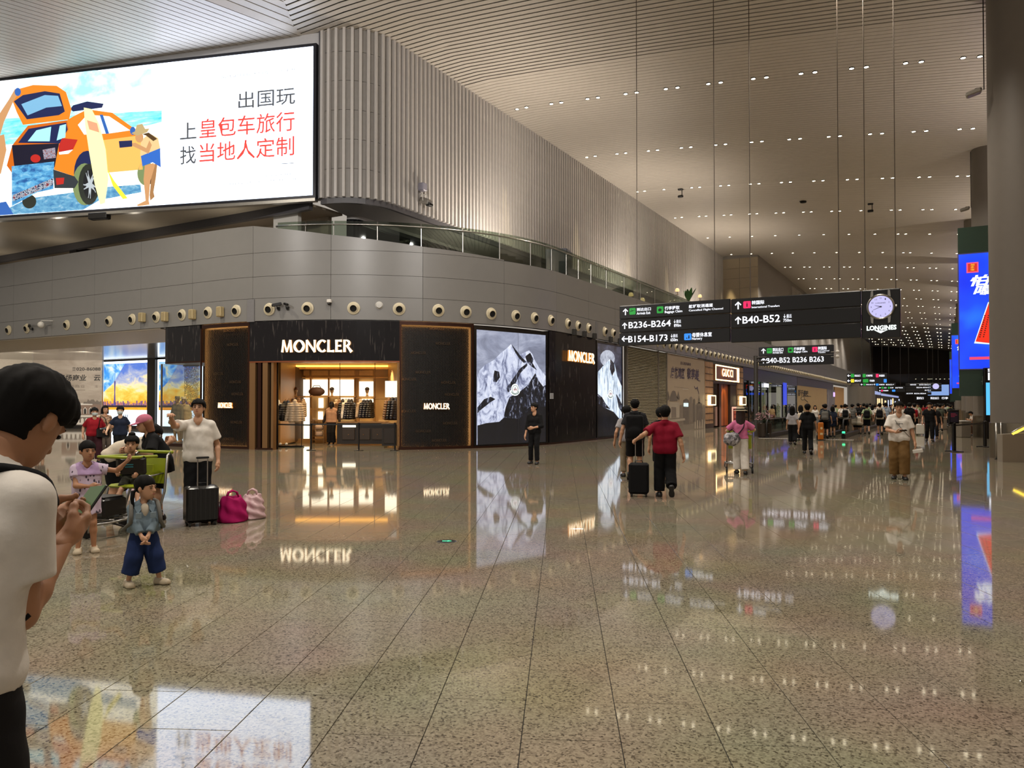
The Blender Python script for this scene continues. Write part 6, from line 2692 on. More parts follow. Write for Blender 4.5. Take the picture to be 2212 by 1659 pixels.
D1.text('lettering', 'LONGINES', 1872.5, 714.5, 1936.5, 701.5, E('longines_white', 'f2fff8', 2.2), .02, sign, .03, .02)
q = [D1.hit(a, b) for a, b in ((1888, 713.2), (1903, 720), (1921, 711), (1911, 714.5), (1906, 718), (1899, 718.5))]
mb = MB()
poly2(mb, [q[0], q[5], q[4], q[3]], D1.o, D1.ux, D1.uy, .02)
poly2(mb, [q[5], q[1], q[4]], D1.o, D1.ux, D1.uy, .02)
poly2(mb, [q[3], q[4], q[2]], D1.o, D1.ux, D1.uy, .02)
mb.build('winged_mark', E('longines_white', 'f2fff8', 2.2), sign)

sign2 = thing('direction_sign', 'smaller black hanging sign reading B40-B52 B236 B263 on a grey post', 'sign', (0, 0, 0))
D2 = Flat((-12, 41.0, 0), (1, 0, 0))
b21 = board(D2, 1639, 750, 770, 1801, 743.5, 764.2, sign2)
b22 = board(D2, 1639, 770.6, 791, 1801, 764.8, 786, sign2)
T = lambda s, a, b, c_, d, m=e_w, bold=.0: D2.text('lettering', s, a, b, c_, d, m, .004, b22 if b > 765 else b21, bold, .003)
arrow(D2, 1644, 752.5, 1654.5, 764, 'up', sign2, .006)
icon(D2, 1656.5, 752, 1668, 763.5, e_g, sign2, .006, 'plane')
T('到达出口', 1669, 759.5, 1692, 751, bold=.015)
T('Arrivals Exit', 1669, 764, 1691, 759, bold=.01)
icon(D2, 1702, 750.5, 1713.5, 762, e_g, sign2, .006, 'bag')
T('行李提取', 1715, 757.5, 1739, 749.5, bold=.015)
T('Baggage Claim', 1715, 763, 1744, 757, bold=.01)
icon(D2, 1754.6, 749, 1766, 760.5, e_p, sign2, .006, 'man')
T('转国际', 1767, 756, 1786, 748, bold=.015)
T('International', 1767, 759.5, 1791, 755.8)
T('Transfers', 1767, 763, 1783, 759.3)
arrow(D2, 1644, 773, 1654.5, 785, 'up', sign2, .006)
T('B40-B52 B236 B263', 1655.5, 784.5, 1779.5, 769.5, bold=.012)
p = on_y(1633.5, 900, 41.0)
mb = MB()
mb.tube([(p.x, 41.0, 0), (p.x, 41.0, 4.2)], .11, 14)
mb.build('post', M('post_grey', '55524f', .35, metal=.5), sign2, 2)
mb = MB()
mb.tube([(p.x, 40.95, 3.9), (p.x + .6, 40.95, 3.9)], .05, 8)
mb.tube([(p.x, 40.95, 4.1), (p.x + .6, 40.95, 4.1)], .05, 8)
mb.build('arm', m_dsteel, sign2)
t = thing('security_camera', 'two white cameras on the right end of the smaller hanging sign', 'camera', D2.o + D2.ux * D2.hit(1809, 765)[0] + Vector((0, 0, D2.hit(1809, 765)[1])))
for dz in (.12, -.12):
	mb = MB()
	mb.ball((0, 0, dz), .09, 10, 7)
	mb.build('camera_ball', m_white, t, True)
mb = MB()
mb.tube([(-.3, 0, .12), (0, 0, .12), (0, 0, -.12), (-.3, 0, -.12)], .02, 6)
mb.build('bracket', m_steel, t)


def far_sign(label, Y, x0, x1, yt, yb, rows, clock=False, rods=()):
	t = thing('direction_sign', label, 'sign', (0, 0, 0))
	Fl = Flat((-14, Y, 0), (1, 0, 0))
	n = len(rows)
	for r, items in enumerate(rows):
		a, b = yt + (yb - yt) * r / n, yt + (yb - yt) * (r + 1) / n
		board(Fl, x0, a + .1, b - .1, x1, a + .1, b - .1, t)
		h = (b - a)
		for k, (kind, xa, xb, txt) in enumerate(items):
			if kind == 'arrow':
				arrow(Fl, xa, a + h * .2, xb, b - h * .2, txt, t, .01)
			elif kind == 't':
				Fl.text('lettering', txt, xa, b - h * .28, xb, a + h * .28, e_w, .01, t, .012)
			else:
				icon(Fl, xa, a + h * .15, xb, b - h * .15, kind, t, .01)
	for x in rods:
		q = Fl.hit(x, yt)
		mb = MB()
		p = Fl.o + Fl.ux * q[0]
		mb.tube([(p.x, Y + .06, q[1] - .02), (p.x, Y + .06, min(zr(p.x), q[1] + 7))], .03, 5)
		mb.build('hanger_rod', m_dsteel, t)
	return t, Fl


far_sign('distant black sign with green, pink and yellow squares, left of the hall end', 100, 1829.5, 1916, 806, 828,
		 [[('arrow', 1831, 1836.5, 'left'), (e_g, 1838, 1845, 0), ('t', 1846, 1858.5, '到达出口'), (e_g, 1863.5, 1870, 0), ('t', 1871, 1885, '行李提取'), (e_p, 1892, 1898, 0), ('t', 1899, 1911, '转国际')],
		  [('arrow', 1831, 1836.5, 'left'), (e_y, 1838, 1845, 0), ('t', 1846, 1860, '候机大厅'), (e_g, 1864, 1876, 0), ('t', 1878, 1889, '餐饮购物'), (e_b, 1909, 1915.5, 0)]], rods=(1862, 1905))
far_sign('distant black strip sign with arrows just right of and below the first', 118, 1857, 1935, 827.5, 834,
		 [[('arrow', 1859, 1864, 'left'), (e_g, 1865, 1870, 0), ('t', 1871, 1886, '到达出口'), ('arrow', 1887, 1891, 'up'), (e_b, 1892, 1898, 0), ('t', 1899, 1911, '母婴室'), ('t', 1914, 1931, 'B262↗')]], rods=(1880, 1920))
far_sign('distant two-row black sign above the middle of the crowd', 135, 1897, 1955, 834.5, 847,
		 [[('arrow', 1899, 1903, 'left'), (e_g, 1904, 1909, 0), ('t', 1910, 1915, '出口'), (e_g, 1918, 1922, 0), ('t', 1923, 1930, '行李'), ('t', 1934, 1950, '航班取消')],
		  [('arrow', 1899, 1903, 'left'), (e_p, 1903.5, 1907, 0), ('t', 1908, 1919, '转国际'), (e_b, 1927, 1934, 0)]], rods=(1945,))
t, Fl = far_sign('distant three-row black sign with a small round clock at its right end', 128, 1956, 2034, 828, 846,
				 [[('t', 1966, 1979, '母婴休息室'), ('t', 1986, 2011, 'B40-B52↑')], [('t', 1980, 2011, 'B236-B264↑')], [('t', 1998, 2011, 'B173→')]], rods=(1945, 1963, 2004, 2015, 2027))
q = Fl.hit(2021.5, 834.5)
mb = MB()
poly2(mb, disc(q[0], q[1], .42, .42, 18), Fl.o, Fl.ux, Fl.uy, .03)
mb.build('clock_dial', E('dial_lilac', 'c9c4f4', 1.05), t)
far_sign('furthest black strip sign with white lettering near the hall end', 150, 1955, 2012, 847, 853, [[('t', 1958, 1972, '出口行李'), ('t', 1975, 2000, 'B236-B264')]])
far_sign('furthest low black board with white lettering over the crowd at the hall end', 185, 1975, 2052, 854, 866, [[('t', 1980, 1995, '登机口'), ('t', 2010, 2028, '到达出口'), ('t', 2034, 2048, '行李')]])

# ------------------------------------------------------------------ big blue screens on the columns
def column_screen(label, Yc, wd, main):
	t = thing('column_screen', label, 'screen', (0, 0, 0))
	Yf = Yc - 1.9
	x0 = .62
	Fl = Flat((x0, Yf, 0), (1, 0, 0))
	zt, zb = CAMZ + 7.45, CAMZ + 1.75
	mb = MB()
	mb.bx(x0 - .03, x0 + wd + .03, Yf + .01, Yf + .45, zb - 1.35, zt + 1.35)
	mb.build('green_housing', M('green_housing', '2f4238', .25, var=.05), t)
	R = lambda n, u0, u1, v0, v1, m, k: Fl.poly(n, [(u0, v0), (u1, v0), (u1, v1), (u0, v1)], m, .03 + k * .006, t, False)
	grad = art('screen_blue', [(.25, '0a2be0'), (.5, '1548f0'), (.75, '2a86ff')], .35, 2, .2, (1, 1, 1), 1.25)
	R('picture', 0, wd, zb, zt, grad, 0)
	mb = MB()
	mb.bx(x0 - .05, x0, Yf - .03, Yf + .2, zb - .05, zt + .05)
	mb.bx(x0, x0 + wd, Yf - .03, Yf + .2, zt, zt + .05)
	mb.bx(x0, x0 + wd, Yf - .03, Yf + .2, zb - .05, zb)
	mb.build('frame', M('violet_frame', '5b58a0', .3), t)
	h = zt - zb
	V = lambda f: zt - h * f
	R('badge', .33, .84, V(.165), V(.075), E('badge_pink', 'ff5a78', 1.1), 1)
	R('badge', .39, .78, V(.155), V(.085), E('badge_red', 'd9301e', 1.0), 2)
	mb = MB()
	for k, ch in enumerate('加多宝'):
		add_text(mb, ch, Fl.o + Fl.ux * .5 + Fl.uy * (V(.105 + k * .021)) + Fl.n * .05, Fl.ux, Fl.uy, .17, .10, .01)
	mb.build('badge_word', E('badge_gold', 'f2c230', 1.2), t)
	sw = E('slogan_white', 'eef8ff', 1.6)
	mb = MB()
	add_text(mb, '怕上火', Fl.o + Fl.ux * .48 + Fl.uy * V(.285) + Fl.n * .05, Fl.ux, Fl.uy, 2.55, .55, .03, 0, 2, .25)
	mb.build('slogan', sw, t)
	mb = MB()
	add_text(mb, '喝加多宝'[:3], Fl.o + Fl.ux * .6 + Fl.uy * V(.372) + Fl.n * .05, Fl.ux, Fl.uy, 2.55, .55, .03, 0, 2, .25)
	mb.build('slogan', sw, t)
	Fl.poly('can_glow', [(.62, V(.78)), (1.22, V(.43)), (1.6, V(.40)), (wd, V(.39)), (wd, V(.815)), (1.6, V(.80))], E('can_white', 'd8ecff', 1.3), .042, t, False)
	Fl.poly('can', [(.68, V(.765)), (1.25, V(.44)), (wd, V(.42)), (wd, V(.80)), (1.5, V(.79))], E('can_red', 'ea2c12', 1.15), .05, t, False)
	mb = MB()
	add_text(mb, '加', Fl.o + Fl.ux * 2.0 + Fl.uy * V(.55) + Fl.n * .058, Fl.ux, Fl.uy, .6, .6, .03, 0, 2, .2)
	add_text(mb, '多', Fl.o + Fl.ux * 1.9 + Fl.uy * V(.66) + Fl.n * .058, Fl.ux, Fl.uy, .6, .55, .03, 0, 2, .2)
	add_text(mb, '宝', Fl.o + Fl.ux * 1.85 + Fl.uy * V(.755) + Fl.n * .058, Fl.ux, Fl.uy, .6, .5, .03, 0, 2, .2)
	mb.build('can_word', E('can_yellow', 'ffe21a', 1.3), t)
	mb = MB()
	for k in range(11):
		u, v = 1.05 + k * -.022, V(.55 + k * .018)
		poly2(mb, [(u, v), (u + .07, v), (u + .07, v + .05), (u, v + .05)], Fl.o, Fl.ux, Fl.uy, .058)
		poly2(mb, [(u + .16, v), (u + .22, v), (u + .22, v + .05), (u + .16, v + .05)], Fl.o, Fl.ux, Fl.uy, .058)
	mb.build('can_print', E('can_dark', '5a1208', .5), t, kind='stuff')
	R('ribbon', .42, 1.35, V(.922), V(.898), E('ribbon_pink', 'f0486a', 1.1), 2)
	R('ribbon', 1.35, wd, V(.920), V(.900), E('ribbon_pale', 'd4e4f8', 1.2), 2)
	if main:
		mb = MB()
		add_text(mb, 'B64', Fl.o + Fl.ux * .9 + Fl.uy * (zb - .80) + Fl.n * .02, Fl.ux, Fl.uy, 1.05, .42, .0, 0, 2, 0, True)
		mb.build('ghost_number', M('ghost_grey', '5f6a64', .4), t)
	return t


column_screen('tall blue advert screen with red can, nearest on the right columns', 46.0, 3.2, True)
column_screen('blue advert screen with red can, second along the right columns', 97.6, 3.2, False)
column_screen('blue advert screen, third and furthest along the right columns', 149.2, 3.2, False)


def hanging_flood(label, px, py, d):
	p = at_depth(px, py, d)
	t = thing('flood_lamp', label, 'lamp', p)
	mb = MB()
	mb.box((0, 0, 0), (.42, .3, .14), 0, .03, Matrix.Rotation(radians(-14), 3, 'Y'))
	mb.build('head', M('pale_lamp', '9b968c', .4), t)
	mb = MB()
	mb.tube([(.28, 0, 3.2), (.28, 0, .05), (.1, 0, .05)], .018, 6)
	mb.build('stem', m_dsteel, t)
	mb = MB()
	mb.box((.12, 0, .06), (.2, .24, .1), 0, .02)
	mb.build('joint', m_black, t)


hanging_flood('pale floodlight on a rod beside the near right column, high up', 2103, 201, 24)
hanging_flood('pale floodlight on a rod beside the second right column', 2084, 452, 39.5)
t = thing('information_totem', 'black totem with white letter and cyan screen behind the near column', 'totem', on_z(2136, 948), YAW - radians(6))
mb = MB()
mb.box((.1, 0, 1.72), (.62, .16, 3.44), 0, .02)
mb.build('case', m_black, t)
tf = Flat((-.21, -.09, 0), (1, 0, 0))
mb = MB()
poly2(mb, [(.06, 1.15), (.6, 1.15), (.6, 2.72), (.06, 2.72)], tf.o, tf.ux, tf.uy)
mb.build('screen', E('cyan_screen', '58bdf0', 1.2), t)
mb = MB()
add_text(mb, 'B', tf.o + Vector((.16, 0, 2.84)), tf.ux, tf.uy, .30, .36, .02)
add_text(mb, '登机', tf.o + Vector((.14, 0, 3.24)), tf.ux, tf.uy, .34, .16, .01)
mb.build('lettering', e_w, t)

# ------------------------------------------------------------------ shop fronts along the concourse
XW = -14.42
xs = lambda px: on_x(px, 850, XW).y
hz = lambda px, py: on_x(px, py, XW).z


def xb(name, px0, px1, z0, z1, off, th, mat, parent, bev=0.0):
	"""box on the shop line between two picture columns; off stands it forward"""
	mb = MB()
	mb.bx(XW + off - th, XW + off, xs(px0), xs(px1), z0, z1, bev)
	return mb.build(name, mat, parent)


lou = thing('louvre_shutter', 'wide grey louvred shutter wall next to the icy peak screen', 'shutter', (0, 0, 0))
m_lou = M('louvre_paint', 'a2977e', .45, var=.06)
y0, y1 = xs(1353.5), xs(1440)
mb = MB()
mb.box((0, 0, 0), (.10, y1 - y0 - .08, .012), 0, 0, Matrix.Rotation(radians(38), 3, 'Y'))
lm = mb.mesh('slat', m_lou)
for k in range(53):
	link('slat', lm, lou, (XW - .02, (y0 + y1) / 2, .2 + k * .086))
mb = MB()
mb.bx(XW - .14, XW - .12, y0, y1, 0, T_)
mb.build('backing', m_void, lou)
for y in (y0, xs(1421), y1 - .06):
	mb = MB()
	mb.bx(XW - .1, XW + .06, y, y + .06, 0, T_)
	mb.build('mullion', M('mullion_grey', '6a6258', .4), lou)

ho = thing('mural_hoarding', 'pale hoarding printed with brush lettering and grey city towers', 'hoarding', (0, 0, 0))
xb('board', 1441, 1522.5, .05, T_, 0, .2, M('hoarding_paper', 'a6957f', .5, var=.06, scale=1), ho)
HF = Flat((XW, xs(1441), 0), (0, 1, 0))
g1, g2, g3 = pr('tower_dark', '6a6058'), pr('tower_mid', '7d7166'), pr('tower_light', 'a89c8c')
Z_ = lambda n, pts, m, k, par=ho, FF=HF: FF.poly(n, pts, m, .006 + .004 * k, par)
C5 = lambda pts: [(1435 + a / 8.73, 760 + b / 8.73) for a, b in pts]
Z_('low_city', C5([(60, 1520), (60, 1050), (320, 1000), (470, 940), (600, 1000), (770, 1080), (770, 1460)]), pr('city_haze', '857a6d'), 0)
Z_('hall_roof', C5([(95, 930), (95, 880), (120, 800), (145, 740), (175, 730), (205, 745), (230, 830), (260, 880), (240, 930)]), g1, 1)
Z_('spire', C5([(62, 920), (62, 760), (70, 740), (95, 850), (85, 900)]), g1, 1)
Z_('spire', C5([(232, 860), (262, 740), (290, 870), (280, 910)]), g1, 1)
Z_('hall', C5([(100, 1250), (100, 945), (285, 960), (285, 1240)]), g3, 1)
Z_('hall_bay', C5([(130, 1240), (130, 1040), (220, 1045), (220, 1235)]), g2, 2)
Z_('steps', C5([(60, 1290), (380, 1250), (390, 1290), (60, 1340)]), g3, 3)
for a, b, top, bot, m in ((355, 460, 890, 1360, g1), (475, 530, 850, 1340, g2), (540, 580, 890, 1330, g1), (605, 710, 960, 1400, g1), (635, 670, 880, 970, g1), (648, 658, 820, 890, g1), (720, 765, 1000, 1420, g2), (290, 340, 1010, 1400, g2)):
	Z_('tower', C5([(a, bot), (a, top + 20), ((a + b) / 2, top - 10), (b, top + 20), (b, bot)]), m, 2)
for a in range(560, 760, 45):
	Z_('grass', C5([(a, 1450), (a + 8, 1230 + (a * 37) % 120), (a + 26, 1260 + (a * 53) % 90), (a + 30, 1450)]), g3, 3)
b_ink = pr('brush_violet', '4a3f52')
HF.text('brush_lettering', '启航湾区', *(1435 + 115 / 8.73, 760 + 495 / 8.73), *(1435 + 385 / 8.73, 760 + 305 / 8.73), b_ink, .006, ho, .03, .004, .2)
HF.text('brush_lettering', '敬享美', *(1435 + 425 / 8.73, 760 + 510 / 8.73), *(1435 + 650 / 8.73, 760 + 330 / 8.73), b_ink, .006, ho, .03, .004, .2)
HF.text('small_lettering', '白云机场商业', *(1435 + 305 / 8.73, 760 + 240 / 8.73), *(1435 + 500 / 8.73, 760 + 210 / 8.73), b_ink, .006, ho, .01, .004)
Z_('brush_tail', C5([(590, 470), (640, 530), (680, 545), (680, 556), (630, 545), (580, 490)]), b_ink, 1)
Z_('tail_line', C5([(565, 640), (590, 690), (625, 650), (655, 800), (648, 802), (618, 690), (590, 710), (560, 660)]), b_ink, 1)
Z_('rule', C5([(180, 655), (460, 690), (460, 696), (180, 661)]), g2, 1)
Z_('highlight', C5([(340, 695), (450, 700), (450, 712), (340, 708)]), M('pale_tape', 'c9bfae', .4), 2)
t = thing('lit_notice', 'small glowing white notice screen on the city tower hoarding', 'notice', (0, 0, 0))
Z_('screen', C5([(355, 1030), (355, 965), (445, 965), (445, 1035)]), E('notice_white', 'cfe4e4', 1.3), 6, t)
mb = MB()
q = HF.hit(1435 + 400 / 8.73, 760 + 1000 / 8.73)
mb.box(HF.o + HF.ux * q[0] + HF.uy * q[1], (.04, .75, .42))
mb.build('case', m_grey, t)

gu_ = thing('boutique_facade', 'bronze boutique front with glowing GUCCI sign and wooden door', 'shop front', (0, 0, 0))
m_lat = M('lattice_beige', 'b58f6e', .5, var=.06)
m_ltd = M('lattice_dark', '3a2a24', .5)
for a, b in ((1523.5, 1540), (1592.5, 1605)):
	xb('pilaster', a, b, .0, T_ - .1, .02, .25, m_lat, gu_)
	xb('plinth', a, b, 0, .32, .05, .25, m_ltd, gu_)
	ya, yb = xs(a), xs(b)
	for k in range(9):
		mb = MB()
		mb.bx(XW + .02, XW + .05, ya, yb, .55 + k * .46, .60 + k * .46)
		mb.build('lattice_bar', m_ltd, gu_)
	mb = MB()
	for k in range(5):
		y = ya + (yb - ya) * (k + .5) / 5
		mb.bx(XW + .02, XW + .035, y - .02, y + .02, .4, T_ - .1)
	mb.build('lattice_rib', M('lattice_rib', '8a6a50', .5), gu_)
xb('sign_box', 1541, 1592, CAMZ + 1.72, T_ - .22, .16, .3, M('sign_copper', '8f6248', .35, metal=.4), gu_)
e_bx = E('sign_edge', 'ffcf8a', 6.0, sample=True)
for a, b, z0, z1 in ((1541, 1592, T_ - .30, T_ - .22), (1541, 1592, CAMZ + 1.72, CAMZ + 1.80), (1541, 1542, CAMZ + 1.72, T_ - .22), (1588, 1592, CAMZ + 1.72, T_ - .22)):
	xb('sign_edge', a, b, z0, z1, .185, .025, e_bx, gu_)
mb = MB()
add_sign_word(mb, 'GUCCI', (XW + .19, xs(1554), CAMZ + 2.05), (0, 1, 0), (0, 0, 1), xs(1578) - xs(1554), .56, .03, .16)
mb.build('lit_word', e_sign, gu_)
xb('door_surround', 1541, 1592, 0, CAMZ + 1.72, -.30, .1, m_bronze, gu_)
xb('glass_leaf', 1541.5, 1555, .1, CAMZ + 1.55, -.12, .05, M('bronze_glass', '2c1d12', .1, metal=.3), gu_)
xb('door', 1560, 1578, .05, CAMZ + 1.6, -.2, .06, M('orange_wood', 'a85a1c', .35, var=.15, scale=4, stretch=(1, 4, .3)), gu_)
xb('door_stile', 1568.6, 1569.6, .05, CAMZ + 1.6, -.18, .06, M('wood_dark', '6a3610', .4), gu_)
xb('lintel', 1541, 1592, CAMZ + 1.5, CAMZ + 1.72, .0, .3, m_bronze, gu_)
xb('jamb', 1555, 1559, .0, CAMZ + 1.6, -.05, .2, m_bronze, gu_)
xb('jamb', 1579, 1592, .0, CAMZ + 1.6, -.05, .2, m_ltd, gu_)
lamp('SPOT', 'shop_spot', (XW + .5, (xs(1560) + xs(1578)) / 2, 3.3), 90, (1, .66, .3), (0, radians(20), 0), spot_size=radians(80), shadow_soft_size=.08)
for k, (a, b, lab) in enumerate(((1526.5, 1538.5, 'square lit wall lamp left of the bronze boutique door'), (1595.5, 1604.5, 'square lit wall lamp right of the bronze boutique door'))):
	t = thing('wall_lamp', lab, 'lamp', (XW + .05, (xs(a) + xs(b)) / 2, CAMZ + .27))
	w = xs(b) - xs(a)
	mb = MB()
	mb.box((.12, 0, 0), (.22, w, .72), 0, .02)
	mb.build('glow_box', E('lamp_box', 'ffe2a4', 3.5, sample=True), t)
	mb = MB()
	mb.box((.245, -w * .08, 0), (.03, w * .74, .56))
	mb.build('front_plate', M('lamp_plate', '9a7a58', .4), t)
t = thing('red_notice', 'red standing notice board with pale frame before the wooden door', 'sign', (XW + .5, xs(1571.5), 0))
mb = MB()
mb.box((0, 0, .75), (.08, 1.25, 1.46), 0, .02)
mb.build('frame', E('notice_frame', 'f0b69a', 1.0), t)
mb = MB()
mb.box((.045, 0, .75), (.02, 1.0, 1.2))
mb.build('panel', M('notice_red', '7a1a10', .4), t)
rf = Flat((.058, -.4, 0), (0, 1, 0))
mb = MB()
add_text(mb, '欢迎', rf.o + Vector((0, .12, .95)), rf.ux, rf.uy, .55, .26)
add_text(mb, '光临', rf.o + Vector((0, .12, .62)), rf.ux, rf.uy, .55, .26)
mb.build('lettering', E('notice_letter', 'e8704a', .8), t)

sh = thing('glazed_shop', 'dark glazed shop front with violet header band and yellow lit panels', 'shop front', (0, 0, 0))
m_vio = M('violet_header', '3a3446', .3, var=.05)
xb('header', 1605.5, 1722, CAMZ + 2.0, T_, 0, .3, m_vio, sh)
xb('back_wall', 1605.5, 1722, 0, CAMZ + 2.0, -1.6, .1, m_void, sh)
e_yel = art('lit_fabric', [(.3, 'd8cf7a'), (.55, 'efe8a8'), (.8, 'f7f2cc')], .8, 3, .3, (1, 3, .3), 1.1)
for a, b in ((1660, 1673.5), (1674.5, 1690), (1700.5, 1720)):
	Fl = Flat((XW - 1.1, xs(a), 0), (0, 1, 0))
	Fl.poly('lit_panel', [(0, .3), (xs(b) - xs(a), .3), (xs(b) - xs(a), CAMZ + 1.9), (0, CAMZ + 1.9)], e_yel, 0, sh, False)
for a, b in ((1619, 1620.5), (1628, 1629), (1646, 1647)):
	Fl = Flat((XW - .9, xs(a), 0), (0, 1, 0))
	Fl.poly('tube_lamp', [(0, 1.0), (xs(b) - xs(a), 1.0), (xs(b) - xs(a), 3.2), (0, 3.2)], E('cool_tube', 'd6e6ff', 1.6), 0, sh, False)
for a in (1606, 1618, 1632, 1644, 1659, 1691, 1699.5, 1720.5):
	xb('mullion', a, a + 1.2, 0, CAMZ + 2.0, 0, .2, m_black, sh)
mb = MB()
mb.bx(XW - .06, XW - .05, xs(1606), xs(1721), .1, CAMZ + 2.0)
mb.build('glass_pane', GLASS('dark_shop_glass', 'c8cdd8', .8), sh)
xb('blue_reflection', 1691.5, 1699, 1.6, CAMZ + 2.2, .03, .04, E('reflection_blue', '2a45e0', .9), sh)  # blue reflection in the shop glass, drawn as a glowing strip
xb('plinth', 1606, 1721, 0, .15, .02, .3, m_dsteel, sh)
t = thing('lit_letters', 'small white lit letters on the dark glazed shop header', 'sign', (0, 0, 0))
mb = MB()
for k in range(3):
	mb.bx(XW + .05, XW + .1, xs(1649 + k * 3.5), xs(1651.4 + k * 3.5), CAMZ + 1.55, CAMZ + 1.9)
mb.build('letters', e_w, t)

h2 = thing('mural_hoarding', 'tan hoarding with black brush words and a magnifying glass, beyond the glazed shop', 'hoarding', (0, 0, 0))
xb('board', 1722.5, 1786, 0, CAMZ + 2.1, 0, .2, M('tan_paper', 'a48a60', .5, var=.06, scale=.6), h2)
xb('header', 1722.5, 1800, CAMZ + 2.1, T_, 0, .25, M('dusk_header', '4a434c', .4), h2)
H2 = Flat((XW, xs(1722.5), 0), (0, 1, 0))
ink = pr('brush_black', '1d1814')
H2.text('brush_lettering', '百千美味', 1723.5, 855, 1746, 843.5, ink, .01, h2, .03, .004, .2)
Z_('stroke', [(1735, 854), (1752, 856), (1752, 857), (1735, 856)], ink, 1, h2, H2)
Z_('lens_ring', disc(1734, 860.5, 4.2, 4.2, 14), ink, 1, h2, H2)
Z_('lens_glass', disc(1734, 860.5, 3.2, 3.2, 14), M('tan_paper2', 'b09a74', .5), 2, h2, H2)
Z_('lens_handle', [(1737, 863), (1739, 862.5), (1746, 869), (1745, 870)], ink, 1, h2, H2)
h3 = thing('mural_hoarding', 'grey lilac printed hoarding between the tan one and an orange lit wall', 'hoarding', (0, 0, 0))
xb('board', 1786.5, 1803, 0, CAMZ + 2.1, .02, .2, art('lilac_print', [(.3, '4f4a50'), (.5, '6f6a70'), (.7, '8d8890')], .5, 6, 1, (1, 1, 1), 0), h3)
xb('lit_stripe', 1799.5, 1803, CAMZ + 1.1, CAMZ + 1.75, .05, .04, E('pink_stripe', 'c8a6e8', 1.5), h3)
w4 = thing('shop_wall', 'plain wall washed with orange light past the lilac hoarding', 'wall panel', (0, 0, 0))
xb('panel', 1803.5, 1823, 0, CAMZ + 2.6, 0, .2, M('orange_lit_wall', 'b58d5c', .5), w4)  # beige wall, the orange light on it put into its colour
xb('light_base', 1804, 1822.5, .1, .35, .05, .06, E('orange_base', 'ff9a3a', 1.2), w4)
for k, (a, b, m_, lab) in enumerate(((1857, 1876, 'dark', 'dark distant shop front with two round white lamps'), (1876.5, 1893, 'pale', 'pale distant shop front with a dark round emblem'), (1893.5, 1902, 'red', 'distant shop front with an orange red pillar'))):
	t = thing('far_shop', lab, 'shop front', (0, 0, 0))
	mm = {'dark': M('shop_dark', '2a231e', .4), 'pale': M('shop_pale', '9a9084', .5), 'red': M('shop_red', '8a4a34', .5)}[m_]
	xb('front', a, b, 0, CAMZ + 2.3, 0, .3, mm, t)
	xb('header', a, b, CAMZ + 2.3, T_, .05, .3, E('header_blue', 'a9b6e8', .8) if k else m_white, t)
	for q in (.25, .7):
		c = a + (b - a) * q
		xb('lit_window', c - 1.2, c + 1.2, 1.6, CAMZ + 1.4, .06, .05, E('shop_amber', 'ffd9a0', 1.3), t)
t = thing('round_column', 'silver grey clad column between the orange wall and far shops', 'column', (XW + 1.6, xs(1838), 0))
mb = MB()
mb.lathe([(2.2, 0), (2.2, T_ + 1)], 24)
mb.build('shaft', M('silver_clad', '8d867d', .35, metal=.4), t, 2)
mb = MB()
mb.lathe([(2.25, 0), (2.25, .3)], 24)
mb.build('base', m_dsteel, t, 2)
wf = thing('shop_row', 'far row of lit shop fronts below the distant signs', 'shop front', (0, 0, 0))
mb = MB()
mb.bx(XW - .3, XW, xs(1902.5), 325, 0, T_)
mb.build('front', M('shop_row_wall', '7d7268', .5), wf)
mb = MB()
mb.bx(XW, XW + .05, xs(1903), 300, CAMZ + 2.2, T_ - .3)
mb.build('header', E('header_blue', 'a9b6e8', .8), wf)
random.seed(3)
y = xs(1903)
while y < 300:
	mb = MB()
	mb.bx(XW, XW + .06, y + 1, y + random.uniform(4, 8), .6, random.uniform(2.6, 3.6))
	mb.build('lit_window', E('shop_amber', 'ffd9a0', 1.3) if random.random() < .6 else E('shop_cool', 'cfd8f0', 1.0), wf)
	y += random.uniform(9, 14)
t = thing('video_wall', 'bright bluish advert screen at the far end of the hall', 'screen', on_y(2027, 848, 200))
mb = MB()
mb.box((0, 0, .5), (4.6, .2, 3), 0)
mb.build('frame', m_black, t)
mb = MB()
mb.box((0, -.12, .5), (4.2, .05, 2.6), 0)
mb.build('picture', E('far_screen', '8fb0ea', .9), t)
# beyond the columns on the right: counters and low partitions
for k, (px0, px1, py, lab) in enumerate(((2077, 2098, 945, 'pale service counter behind the belt posts on the right'), (2036, 2046, 928, 'small pale counter far behind the belt post sign'))):
	a, b = on_z(px0, py), on_z(px1, py)
	t = thing('counter', lab, 'counter', a, YAW)
	w = (b - a).length
	mb = MB()
	mb.box((w / 2, .4, .4), (w, .8, .8), 0, .02)
	mb.build('body', M('counter_grey', '7d756a', .4), t)
	mb = MB()
	mb.box((w / 2, .4, .82), (w + .06, .86, .04), 0, .01)
	mb.build('top', m_white, t)
